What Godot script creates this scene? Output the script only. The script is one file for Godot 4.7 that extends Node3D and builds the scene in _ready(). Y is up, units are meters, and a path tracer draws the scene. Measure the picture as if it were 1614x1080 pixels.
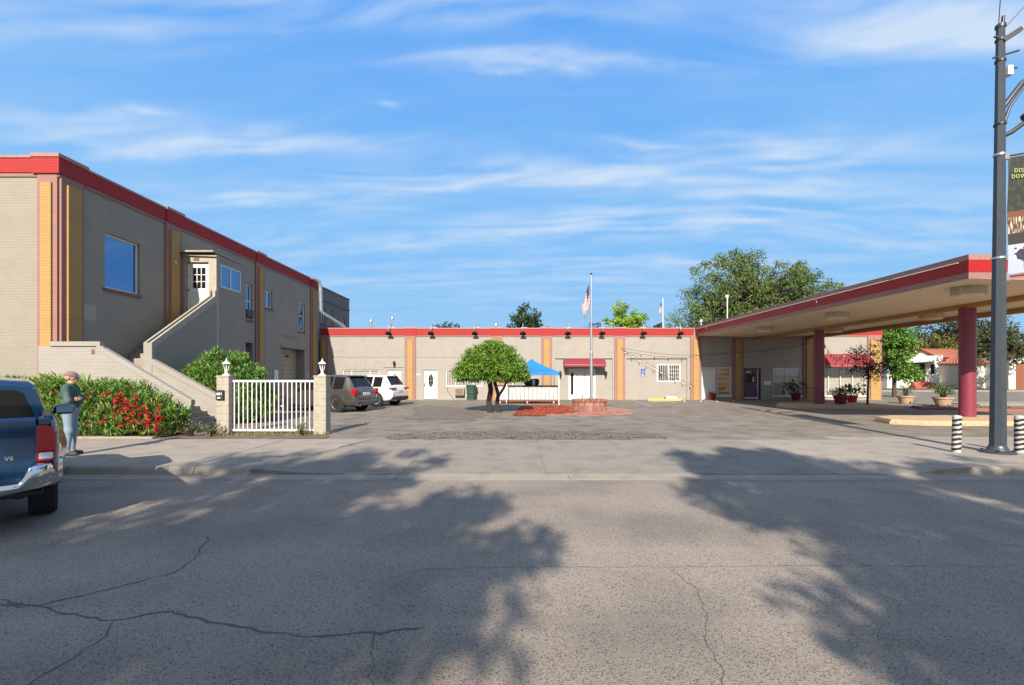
extends Node3D

# y up, metres. The camera stands in the road at x = 0, z = 0 and looks along -z.
# Road surface y = 0, forecourt and pavement y = LOT. "d" means distance in front of the camera (z = -d).
const LOT := 0.15
var M := {}
var taken := {}
var rng := RandomNumberGenerator.new()


# ------------------------------------------------------------------ mesh builder
class MB:
	var v := PackedVector3Array()
	var n := PackedVector3Array()
	var c := PackedColorArray()
	var t := PackedVector2Array()
	var col := Color(1, 1, 1)
	var colored := false
	var uvs := false

	func vert(p: Vector3, nn: Vector3, uv := Vector2.ZERO) -> void:
		v.append(p)
		n.append(nn)
		if colored: c.append(col)
		if uvs: t.append(uv)

	func tri(a: Vector3, b: Vector3, d: Vector3) -> void:
		var nn := (b - a).cross(d - a).normalized()
		vert(a, nn); vert(d, nn); vert(b, nn)

	func quad(a: Vector3, b: Vector3, d: Vector3, e: Vector3) -> void:   # counter-clockwise seen from outside
		var nn := (d - a).cross(e - b).normalized()
		if uvs:
			vert(a, nn, Vector2(0, 1)); vert(d, nn, Vector2(1, 0)); vert(b, nn, Vector2(1, 1))
			vert(a, nn, Vector2(0, 1)); vert(e, nn, Vector2(0, 0)); vert(d, nn, Vector2(1, 0))
		else:
			vert(a, nn); vert(d, nn); vert(b, nn)
			vert(a, nn); vert(e, nn); vert(d, nn)

	func face(p: Array, inside: Vector3) -> void:   # convex polygon turned away from the point inside
		var nn: Vector3 = (p[1] - p[0]).cross(p[2] - p[0])
		var flip: bool = nn.dot(p[0] - inside) < 0
		for i in range(1, p.size() - 1):
			if flip: tri(p[0], p[i + 1], p[i])
			else: tri(p[0], p[i], p[i + 1])

	func obox(m: Vector3, x: Vector3, y: Vector3, z: Vector3) -> void:   # centre and half axes
		for s in [-1.0, 1.0]:
			face([m + x * s + y + z, m + x * s + y - z, m + x * s - y - z, m + x * s - y + z], m)
			face([m + y * s + x + z, m + y * s + x - z, m + y * s - x - z, m + y * s - x + z], m)
			face([m + z * s + x + y, m + z * s + x - y, m + z * s - x - y, m + z * s - x + y], m)

	func box(x0: float, x1: float, y0: float, y1: float, z0: float, z1: float) -> void:
		obox(Vector3((x0 + x1) / 2, (y0 + y1) / 2, (z0 + z1) / 2), Vector3(abs(x1 - x0) / 2, 0, 0), Vector3(0, abs(y1 - y0) / 2, 0), Vector3(0, 0, abs(z1 - z0) / 2))

	func bar(a: Vector3, b: Vector3, w: float, h: float, up := Vector3.UP) -> void:   # rectangular bar from a to b
		var f := (b - a)
		var s := f.cross(up).normalized() * w / 2
		obox((a + b) / 2, f / 2, s, s.cross(f).normalized() * h / 2)

	func cbox(x0: float, x1: float, y0: float, y1: float, z0: float, z1: float, ch: float) -> void:   # box with chamfered edges
		var m := Vector3((x0 + x1) / 2, (y0 + y1) / 2, (z0 + z1) / 2)
		var h := Vector3(abs(x1 - x0) / 2, abs(y1 - y0) / 2, abs(z1 - z0) / 2)
		var q := h - Vector3(ch, ch, ch)
		var cx := func(a, b, d): return m + Vector3(h.x * a, q.y * b, q.z * d)
		var cy := func(a, b, d): return m + Vector3(q.x * a, h.y * b, q.z * d)
		var cz := func(a, b, d): return m + Vector3(q.x * a, q.y * b, h.z * d)
		for s in [-1, 1]:
			face([cx.call(s, 1, 1), cx.call(s, 1, -1), cx.call(s, -1, -1), cx.call(s, -1, 1)], m)
			face([cy.call(1, s, 1), cy.call(1, s, -1), cy.call(-1, s, -1), cy.call(-1, s, 1)], m)
			face([cz.call(1, 1, s), cz.call(1, -1, s), cz.call(-1, -1, s), cz.call(-1, 1, s)], m)
			for r in [-1, 1]:
				face([cx.call(s, r, 1), cx.call(s, r, -1), cy.call(s, r, -1), cy.call(s, r, 1)], m)
				face([cx.call(s, 1, r), cx.call(s, -1, r), cz.call(s, -1, r), cz.call(s, 1, r)], m)
				face([cy.call(1, s, r), cy.call(-1, s, r), cz.call(-1, s, r), cz.call(1, s, r)], m)
				for k in [-1, 1]:
					face([cx.call(s, r, k), cy.call(s, r, k), cz.call(s, r, k)], m)

	func tube(p: Array, r: Array, sides := 8, caps := true) -> void:
		var rings := []
		var nor := []
		var side := Vector3.ZERO
		for i in p.size():
			var f: Vector3 = (p[mini(i + 1, p.size() - 1)] - p[maxi(i - 1, 0)]).normalized()
			if side == Vector3.ZERO or absf(side.dot(f)) > 0.95:
				side = f.cross(Vector3(0.13, 0.21, 0.97) if absf(f.z) < 0.9 else Vector3.UP).normalized()
			side = (side - f * side.dot(f)).normalized()
			var up := f.cross(side)
			var ring := []
			var nr := []
			for k in sides:
				var o := side * cos(TAU * k / sides) + up * sin(TAU * k / sides)
				nr.append(o)
				ring.append(p[i] + o * float(r[mini(i, r.size() - 1)]))
			rings.append(ring)
			nor.append(nr)
		for i in p.size() - 1:
			for k in sides:
				var j := (k + 1) % sides
				quadn(rings[i][k], rings[i][j], rings[i + 1][j], rings[i + 1][k], nor[i][k], nor[i][j], nor[i + 1][j], nor[i + 1][k])
		if caps:
			var mid: Vector3 = (p[0] + p[1]) / 2
			for k in range(1, sides - 1):
				face([rings[0][0], rings[0][k], rings[0][k + 1]], mid)
				face([rings[-1][0], rings[-1][k], rings[-1][k + 1]], p[-2])

	func quadn(a: Vector3, b: Vector3, d: Vector3, e: Vector3, na: Vector3, nb: Vector3, nd: Vector3, ne: Vector3) -> void:
		vert(a, na); vert(d, nd); vert(b, nb)
		vert(a, na); vert(e, ne); vert(d, nd)

	func lathe(at: Vector3, prof: Array, sides := 16, axis := Basis()) -> void:   # prof: [radius, height], going up
		for i in prof.size() - 1:
			var a: Array = prof[i]
			var b: Array = prof[i + 1]
			var sl := Vector2(b[1] - a[1], -(b[0] - a[0])).normalized()
			for k in sides:
				var w0 := TAU * k / sides
				var w1 := TAU * (k + 1) / sides
				var c0 := Vector3(cos(w0), 0, -sin(w0))
				var c1 := Vector3(cos(w1), 0, -sin(w1))
				var n0 := axis * (c0 * sl.x + Vector3.UP * sl.y)
				var n1 := axis * (c1 * sl.x + Vector3.UP * sl.y)
				quadn(at + axis * (c0 * a[0] + Vector3.UP * a[1]), at + axis * (c1 * a[0] + Vector3.UP * a[1]), at + axis * (c1 * b[0] + Vector3.UP * b[1]), at + axis * (c0 * b[0] + Vector3.UP * b[1]), n0, n1, n1, n0)

	func prism(poly: Array, o: Vector3, ex: Vector3, ey: Vector3, ez: Vector3) -> void:   # polygon in (ex, ey), extruded by ez
		var pp := PackedVector2Array(poly)
		var idx := Geometry2D.triangulate_polygon(pp)
		var at := func(q: Vector2): return o + ex * q.x + ey * q.y
		var ccw := not Geometry2D.is_polygon_clockwise(pp)
		var right_hand := ex.cross(ey).dot(ez) > 0
		for i in range(0, idx.size(), 3):
			var a: Vector3 = at.call(pp[idx[i]])
			var b: Vector3 = at.call(pp[idx[i + 1]])
			var d: Vector3 = at.call(pp[idx[i + 2]])
			var up: bool = (b - a).cross(d - a).dot(ez) > 0
			if up:
				tri(a + ez, b + ez, d + ez); tri(a, d, b)
			else:
				tri(a + ez, d + ez, b + ez); tri(a, b, d)
		for i in pp.size():
			var a: Vector3 = at.call(pp[i])
			var b: Vector3 = at.call(pp[(i + 1) % pp.size()])
			if ccw == right_hand: quad(a, b, b + ez, a + ez)
			else: quad(b, a, a + ez, b + ez)

	func sheet(nu: int, nv: int, f: Callable, smooth := true, cf = null) -> void:   # f(u, v), outside where du x dv points
		var p := []
		for j in nv + 1:
			for i in nu + 1:
				p.append(f.call(float(i) / nu, float(j) / nv))
		var w := nu + 1
		var nn := []
		for j in nv + 1:
			for i in w:
				var du: Vector3 = p[j * w + mini(i + 1, nu)] - p[j * w + maxi(i - 1, 0)]
				var dv: Vector3 = p[mini(j + 1, nv) * w + i] - p[maxi(j - 1, 0) * w + i]
				nn.append(du.cross(dv).normalized())
		for j in nv:
			for i in nu:
				var a := j * w + i
				var q := [a, a + 1, a + w + 1, a + w]
				if smooth or uvs or cf != null:
					for k in [0, 2, 1, 0, 3, 2]:
						var at: int = q[k]
						var uv := Vector2(float(at % w) / nu, float(at / w) / nv)
						if cf != null: col = cf.call(p[at])
						vert(p[at], nn[at], uv)
				else:
					quad(p[q[0]], p[q[1]], p[q[2]], p[q[3]])

	func ball(m: Vector3, r: Vector3, seg := 12) -> void:
		sheet(seg, seg / 2, func(u, w): return m + Vector3(r.x * cos(TAU * u) * sin(PI * w), -r.y * cos(PI * w), -r.z * sin(TAU * u) * sin(PI * w)))

	func mesh() -> ArrayMesh:
		var a := []
		a.resize(Mesh.ARRAY_MAX)
		a[Mesh.ARRAY_VERTEX] = v
		a[Mesh.ARRAY_NORMAL] = n
		if colored: a[Mesh.ARRAY_COLOR] = c
		if uvs: a[Mesh.ARRAY_TEX_UV] = t
		var m := ArrayMesh.new()
		m.add_surface_from_arrays(Mesh.PRIMITIVE_TRIANGLES, a)
		return m


func V(x: float, y: float, d: float) -> Vector3:
	return Vector3(x, y, -d)


func numbered(called: String) -> String:
	taken[called] = taken.get(called, -1) + 1
	return called if taken[called] == 0 else "%s_%03d" % [called, taken[called]]


func tag(o: Node, label: String, category: String, group := "", kind := "") -> Node:
	if label: o.set_meta("label", label)
	if category: o.set_meta("category", category)
	if group: o.set_meta("group", group)
	if kind: o.set_meta("kind", kind)
	return o


func thing(called: String, label: String, category: String, at := Vector3.ZERO, turn := 0.0, group := "") -> Node3D:
	var o := Node3D.new()
	o.name = numbered(called)
	add_child(o)
	o.position = at
	o.rotation.y = turn
	tag(o, label, category, group)
	return o


func part(parent: Node, called: String, mb: MB, mat: Material, kind := "", label := "") -> MeshInstance3D:
	return piece(parent, called, mb.mesh(), mat, Transform3D(), kind, label)


func piece(parent: Node, called: String, mesh: Mesh, mat: Material, where := Transform3D(), kind := "", label := "") -> MeshInstance3D:
	var o := MeshInstance3D.new()
	o.name = numbered(called) if parent == self else called
	o.mesh = mesh
	o.material_override = mat
	o.transform = where
	parent.add_child(o, true)
	if kind: o.set_meta("kind", kind)
	if label: o.set_meta("label", label)
	return o


func struct(called: String, mb: MB, mat: Material) -> MeshInstance3D:
	return part(self, called, mb, mat, "structure")


func text(parent: Node, called: String, words: String, size: float, depth: float, mat: Material, where: Transform3D, serif := false) -> void:
	var tm := TextMesh.new()
	var f := SystemFont.new()
	f.font_names = PackedStringArray(["Droid Serif" if serif else "Droid Sans"])
	f.font_weight = 700
	tm.font = f
	tm.text = words
	tm.font_size = 32
	tm.pixel_size = size / 32.0
	tm.depth = depth
	piece(parent, called, tm, mat, where)


# wall sheet with real openings: local u runs along du, v up, thickness goes back along -nrm
func wall(mb: MB, o: Vector3, du: Vector3, nrm: Vector3, u0: float, u1: float, v0: float, v1: float, holes: Array, thick: float) -> void:
	var us := [u0, u1]
	var vs := [v0, v1]
	for h in holes:
		us.append_array([h[0], h[1]]); vs.append_array([h[2], h[3]])
	us.sort(); vs.sort()
	var P := func(u, w, k): return o + du * u + Vector3.UP * w - nrm * k
	for i in us.size() - 1:
		if us[i + 1] - us[i] < 0.001 or us[i] < u0 - 0.001 or us[i + 1] > u1 + 0.001: continue
		var start := -1.0
		for j in vs.size() - 1:
			if vs[j + 1] - vs[j] < 0.0001 or vs[j] < v0 - 0.001 or vs[j + 1] > v1 + 0.001: continue
			var inside := false
			for h in holes:
				if us[i] > h[0] - 0.001 and us[i + 1] < h[1] + 0.001 and vs[j] > h[2] - 0.001 and vs[j + 1] < h[3] + 0.001: inside = true
			if inside: continue
			quad_out(mb, P.call(us[i], vs[j], 0), P.call(us[i + 1], vs[j], 0), P.call(us[i + 1], vs[j + 1], 0), P.call(us[i], vs[j + 1], 0), nrm)
			quad_out(mb, P.call(us[i], vs[j], thick), P.call(us[i + 1], vs[j], thick), P.call(us[i + 1], vs[j + 1], thick), P.call(us[i], vs[j + 1], thick), -nrm)
	for h in holes:
		quad_out(mb, P.call(h[0], h[2], 0), P.call(h[1], h[2], 0), P.call(h[1], h[2], thick), P.call(h[0], h[2], thick), Vector3.UP)
		quad_out(mb, P.call(h[0], h[3], 0), P.call(h[1], h[3], 0), P.call(h[1], h[3], thick), P.call(h[0], h[3], thick), Vector3.DOWN)
		quad_out(mb, P.call(h[0], h[2], 0), P.call(h[0], h[3], 0), P.call(h[0], h[3], thick), P.call(h[0], h[2], thick), du)
		quad_out(mb, P.call(h[1], h[2], 0), P.call(h[1], h[3], 0), P.call(h[1], h[3], thick), P.call(h[1], h[2], thick), -du)
	quad_out(mb, P.call(u0, v1, 0), P.call(u1, v1, 0), P.call(u1, v1, thick), P.call(u0, v1, thick), Vector3.UP)
	quad_out(mb, P.call(u0, v0, 0), P.call(u0, v1, 0), P.call(u0, v1, thick), P.call(u0, v0, thick), -du)
	quad_out(mb, P.call(u1, v0, 0), P.call(u1, v1, 0), P.call(u1, v1, thick), P.call(u1, v0, thick), du)


func quad_out(mb: MB, a: Vector3, b: Vector3, c: Vector3, d: Vector3, nrm: Vector3) -> void:
	mb.face([a, b, c, d], a - nrm)


# ------------------------------------------------------------------ materials
func lin(r: float, g: float, b: float) -> Color:
	return Color(r, g, b).linear_to_srgb()


func mat(called: String, c: Color, rough := 0.8, metal := 0.0) -> StandardMaterial3D:
	var m := StandardMaterial3D.new()
	m.resource_name = called
	m.albedo_color = c
	m.roughness = rough
	m.metallic = metal
	M[called] = m
	return m


func noise(kind: int, freq: float, sd: int, size := 512, oct := 4) -> NoiseTexture2D:
	var f := FastNoiseLite.new()
	f.noise_type = kind
	f.frequency = freq
	f.seed = sd
	f.fractal_octaves = oct
	if kind == FastNoiseLite.TYPE_CELLULAR:
		f.fractal_type = FastNoiseLite.FRACTAL_NONE
		f.cellular_return_type = FastNoiseLite.RETURN_CELL_VALUE
	var t := NoiseTexture2D.new()
	t.width = size
	t.height = size
	t.seamless = true
	t.noise = f
	return t


func ramp(t: NoiseTexture2D, stops: Array) -> NoiseTexture2D:   # [offset, linear grey or Color]
	var g := Gradient.new()
	var off := PackedFloat32Array()
	var cs := PackedColorArray()
	for s in stops:
		off.append(s[0])
		cs.append(s[1] if s[1] is Color else Color(s[1], s[1], s[1]).linear_to_srgb())
	g.offsets = off
	g.colors = cs
	t.color_ramp = g
	return t


func tri(m: StandardMaterial3D, tile: float, tile_y := 0.0) -> StandardMaterial3D:
	m.uv1_triplanar = true
	m.uv1_world_triplanar = true
	m.uv1_scale = Vector3(1 / tile, 1 / (tile_y if tile_y else tile), 1 / tile)
	m.uv1_triplanar_sharpness = 8.0
	return m


func blotch(m: StandardMaterial3D, t: Texture2D, tile: float) -> StandardMaterial3D:
	m.detail_enabled = true
	m.detail_blend_mode = BaseMaterial3D.BLEND_MODE_MUL
	m.detail_uv_layer = BaseMaterial3D.DETAIL_UV_2
	m.detail_albedo = t
	m.uv2_triplanar = true
	m.uv2_world_triplanar = true
	m.uv2_scale = Vector3.ONE / tile
	return m


func relief(m: StandardMaterial3D, t: Texture2D, cm: float) -> StandardMaterial3D:
	m.heightmap_enabled = true
	m.heightmap_texture = t
	m.heightmap_scale = cm
	return m


func brick_images() -> Array:   # [albedo tint, height] of painted brick, 8 bricks x 16 courses on one tile
	var s := 512
	var a := Image.create_empty(s, s, false, Image.FORMAT_RGB8)
	var h := Image.create_empty(s, s, false, Image.FORMAT_L8)
	var f := FastNoiseLite.new()
	f.seed = 5
	f.frequency = 0.045
	var r := RandomNumberGenerator.new()
	r.seed = 21
	var tone := []
	var lift := []
	for i in 128:
		tone.append(r.randf_range(0.955, 1.0))
		lift.append(r.randf_range(0.55, 1.0))
	for y in s:
		var row := y / 32
		for x in s:
			var xx := (x + (32 if row % 2 else 0)) % s
			var colu := xx / 64
			var bx := float(xx % 64)
			var by := float(y % 32)
			var nz := f.get_noise_2d(x, y)
			var e := minf(minf(bx, 64 - bx), minf(by, 32 - by)) + nz * 2.0
			var k: float = clampf((e - 1.2) / 2.4, 0, 1)
			var id: int = row * 8 + colu
			var g: float = lerpf(0.945, tone[id], k) * (1.0 - 0.035 * absf(nz))
			if e < 1.0 and f.get_noise_2d(x * 0.3 + 300, y * 2.0) > 0.28: g *= 0.80
			a.set_pixel(x, y, Color(g, g, g).linear_to_srgb())
			var hh: float = lerpf(0.1, lift[id] + nz * 0.12, k)
			h.set_pixel(x, y, Color(hh, hh, hh))
	return [ImageTexture.create_from_image(a), ImageTexture.create_from_image(h)]


func make_materials() -> void:
	var N := FastNoiseLite.TYPE_SIMPLEX_SMOOTH
	var grain := ramp(noise(N, 0.02, 3, 512, 5), [[0.0, 0.72], [0.45, 0.92], [1.0, 1.0]])
	var patch := ramp(noise(N, 0.012, 8, 512, 4), [[0.0, 0.70], [0.5, 0.93], [1.0, 1.0]])
	var soft_patch := ramp(noise(N, 0.012, 18, 512, 5), [[0.0, 0.90], [0.5, 0.97], [1.0, 1.0]])
	var bump := noise(N, 0.05, 11, 512, 4)
	var fine := noise(N, 0.16, 12, 512, 3)
	var bricks := brick_images()
	# painted brick, one material for each paint
	var paints := {
		"cream_brick": [0.280, 0.262, 0.236], "grey_cream_brick": [0.245, 0.223, 0.188], "red_brick_paint": [0.300, 0.011, 0.012],
		"mauve_brick": [0.260, 0.134, 0.117], "ochre_brick": [0.335, 0.207, 0.070],
	}
	for k in paints:
		var p: Array = paints[k]
		var m := mat(k, lin(p[0], p[1], p[2]), 0.75)
		tri(m, 1.72, 1.28)
		m.albedo_texture = bricks[0]
		relief(m, bricks[1], 0.5)
		blotch(m, soft_patch, 5.3)
	var plain := {
		"cream_paint": [0.32, 0.285, 0.232, 0.6], "mauve_paint": [0.32, 0.160, 0.145, 0.55], "red_paint": [0.36, 0.011, 0.013, 0.5], "ochre_paint": [0.36, 0.185, 0.045, 0.6],
		"white_paint": [0.62, 0.62, 0.60, 0.45], "white_metal": [0.68, 0.68, 0.66, 0.35], "soffit_paint": [0.72, 0.60, 0.43, 0.6], "column_paint": [0.19, 0.028, 0.050, 0.42], "purple_door": [0.070, 0.012, 0.048, 0.4],
		"awning_cloth": [0.20, 0.020, 0.028, 0.85], "fixture_paint": [0.42, 0.36, 0.25, 0.55], "dark_shade_metal": [0.035, 0.025, 0.020, 0.5],
		"sill_paint": [0.16, 0.095, 0.075, 0.7], "dark_metal": [0.02, 0.02, 0.022, 0.45], "beige_panel": [0.33, 0.28, 0.21, 0.55], "tan_kerb": [0.50, 0.36, 0.22, 0.8], "red_kerb": [0.30, 0.10, 0.07, 0.8],
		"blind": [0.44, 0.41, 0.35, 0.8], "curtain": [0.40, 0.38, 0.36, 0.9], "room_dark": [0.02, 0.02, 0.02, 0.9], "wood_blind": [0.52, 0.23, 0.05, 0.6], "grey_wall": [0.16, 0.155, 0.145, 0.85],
		"house_white": [0.62, 0.60, 0.57, 0.8], "clay_tile": [0.31, 0.105, 0.065, 0.8], "pot_red": [0.20, 0.008, 0.012, 0.4], "pot_terracotta": [0.42, 0.29, 0.19, 0.8], "pot_bright_red": [0.50, 0.02, 0.03, 0.4], "soil": [0.03, 0.022, 0.016, 0.95],
		"wheelie_green": [0.012, 0.055, 0.035, 0.5], "steel_grey": [0.35, 0.36, 0.37, 0.4], "yellow_paint": [0.62, 0.42, 0.04, 0.65], "sign_blue": [0.03, 0.07, 0.30, 0.4], "roof_grey": [0.18, 0.165, 0.15, 0.9],
		"bar_panel": [0.40, 0.41, 0.43, 0.5], "cedar": [0.20, 0.065, 0.03, 0.75], "pole_paint": [0.035, 0.045, 0.058, 0.42], "rubber": [0.014, 0.014, 0.014, 0.85], "black_plastic": [0.015, 0.015, 0.016, 0.5],
		"line_white": [0.46, 0.46, 0.44, 0.85], "line_blue": [0.30, 0.38, 0.50, 0.85], "brass_dark": [0.05, 0.035, 0.02, 0.5], "brick_red": [0.33, 0.085, 0.055, 0.85], "mortar": [0.34, 0.27, 0.23, 0.95], "fence_wood": [0.10, 0.07, 0.05, 0.9],
		"bark": [0.105, 0.075, 0.052, 0.95], "dark_bark": [0.06, 0.045, 0.035, 0.95], "crack_dirt": [0.095, 0.083, 0.072, 0.95], "weed_dry": [0.30, 0.24, 0.13, 0.95],
	}
	for k in plain:
		var p: Array = plain[k]
		var m := mat(k, lin(p[0], p[1], p[2]), p[3])
		tri(m, 1.9)
		m.albedo_texture = grain
		if k in ["bark", "dark_bark"]:
			relief(m, fine, 3.0)
			m.uv1_scale = Vector3(3, 0.7, 3)
	for k in ["tan_kerb", "red_kerb", "yellow_paint", "line_white", "line_blue", "grey_wall", "roof_grey"]:
		M[k].albedo_texture = ramp(noise(N, 0.06, 31, 256, 5), [[0.0, 0.45], [0.42, 0.85], [1.0, 1.0]])
	# stone and asphalt
	var speck := ramp(noise(FastNoiseLite.TYPE_CELLULAR, 0.16, 4, 1024), [[0.0, 0.28], [0.08, 0.36], [0.15, 0.72], [0.5, 0.84], [0.8, 0.95], [1.0, 1.0]])
	var speck_lot := ramp(noise(FastNoiseLite.TYPE_CELLULAR, 0.21, 44, 1024), [[0.0, 0.45], [0.3, 0.75], [1.0, 1.0]])
	var stones := noise(FastNoiseLite.TYPE_CELLULAR, 0.16, 4, 1024)
	var m: StandardMaterial3D = mat("asphalt", lin(0.305, 0.258, 0.213), 0.85)
	m.vertex_color_use_as_albedo = true
	tri(m, 1.37)
	m.albedo_texture = speck
	relief(m, stones, 0.25)
	blotch(m, patch, 9.7)
	m = mat("lot_asphalt", lin(0.240, 0.205, 0.170), 0.9)
	m.vertex_color_use_as_albedo = true
	tri(m, 2.9)
	m.albedo_texture = speck_lot
	relief(m, bump, 0.3)
	blotch(m, ramp(noise(N, 0.02, 77, 512, 5), [[0.0, 0.52], [0.4, 0.82], [0.65, 1.0], [1.0, 1.0]]), 11.0)
	var conc := ramp(noise(N, 0.06, 55, 512, 5), [[0.0, 0.70], [0.4, 0.90], [1.0, 1.0]])
	for k in [["concrete", 0.295, 0.258, 0.216], ["apron_concrete", 0.235, 0.208, 0.178], ["gutter_concrete", 0.29, 0.252, 0.21], ["kerb_concrete", 0.30, 0.262, 0.218]]:
		m = mat(k[0], lin(k[1], k[2], k[3]), 0.9)
		tri(m, 1.7)
		m.albedo_texture = conc
		relief(m, fine, 0.25)
		blotch(m, patch, 4.1)
	m = mat("earth", lin(0.17, 0.125, 0.085), 0.95)
	tri(m, 0.9)
	m.albedo_texture = ramp(noise(N, 0.05, 60, 256, 5), [[0.0, 0.45], [1.0, 1.0]])
	m = mat("lawn", lin(0.06, 0.11, 0.03), 0.95)
	tri(m, 0.9)
	m.albedo_texture = ramp(noise(N, 0.08, 61, 256, 5), [[0.0, 0.5], [1.0, 1.0]])
	# broken surface with a net of cracks
	var net := FastNoiseLite.new()
	net.noise_type = FastNoiseLite.TYPE_CELLULAR
	net.fractal_type = FastNoiseLite.FRACTAL_NONE
	net.frequency = 0.042
	net.seed = 9
	net.cellular_return_type = FastNoiseLite.RETURN_DISTANCE2_SUB
	var nt := NoiseTexture2D.new()
	nt.width = 512
	nt.height = 512
	nt.seamless = true
	nt.noise = net
	ramp(nt, [[0.0, 0.22], [0.12, 0.28], [0.22, 0.88], [1.0, 1.0]])
	m = mat("cracked_asphalt", lin(0.195, 0.168, 0.140), 0.92)
	tri(m, 2.6)
	m.albedo_texture = nt
	blotch(m, patch, 3.3)
	m = mat("dark_patch_asphalt", lin(0.165, 0.143, 0.120), 0.9)
	tri(m, 2.2)
	m.albedo_texture = speck_lot
	blotch(m, patch, 3.7)
	m = mat("mulch", lin(0.42, 0.085, 0.03), 0.95)
	m.vertex_color_use_as_albedo = true
	# foliage
	for k in [["leaf", 0.7], ["leaf_far", 0.8], ["petal", 0.7]]:
		m = mat(k[0], Color.WHITE, k[1])
		m.vertex_color_use_as_albedo = true
		m.backlight_enabled = true
		m.backlight = lin(0.14, 0.24, 0.03) if k[0] != "petal" else lin(0.25, 0.02, 0.02)
	# glass, lamps, car finishes
	m = mat("sky_glass", lin(0.02, 0.035, 0.06), 0.02)
	m.metallic_specular = 1.0
	m.clearcoat_enabled = true
	m.clearcoat = 1.0
	m.clearcoat_roughness = 0.02
	m = mat("mirror_glass", lin(0.13, 0.24, 0.40), 0.02, 0.95)
	m = mat("clear_pane", Color(0.3, 0.34, 0.34, 0.05), 0.02)
	m.transparency = BaseMaterial3D.TRANSPARENCY_ALPHA
	m = mat("dark_glass", lin(0.010, 0.011, 0.012), 0.03)
	m.metallic_specular = 0.32
	m = mat("chrome", lin(0.62, 0.63, 0.65), 0.08, 1.0)
	m = mat("galvanised", lin(0.50, 0.52, 0.54), 0.35, 0.9)
	m = mat("aluminium", lin(0.55, 0.56, 0.58), 0.3, 0.85)
	for k in [["blue_car_paint", 0.008, 0.050, 0.125, 0.65], ["bronze_car_paint", 0.085, 0.075, 0.068, 0.5], ["white_car_paint", 0.60, 0.61, 0.62, 0.0]]:
		m = mat(k[0], lin(k[1], k[2], k[3]), 0.32, k[4])
		m.clearcoat_enabled = true
		m.clearcoat = 1.0
		m.clearcoat_roughness = 0.04
	m = mat("red_lens", lin(0.34, 0.006, 0.010), 0.25)
	m = mat("white_lens", lin(0.55, 0.57, 0.60), 0.12)
	m.clearcoat_enabled = true
	m = mat("tent_blue", lin(0.012, 0.17, 0.50), 0.7)
	m.backlight_enabled = true
	m.backlight = lin(0.01, 0.10, 0.25)
	m = mat("person_skin_and_clothes", Color.WHITE, 0.8)
	m.vertex_color_use_as_albedo = true
	m = mat("bulb_glass", lin(0.55, 0.50, 0.40), 0.1)


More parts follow.
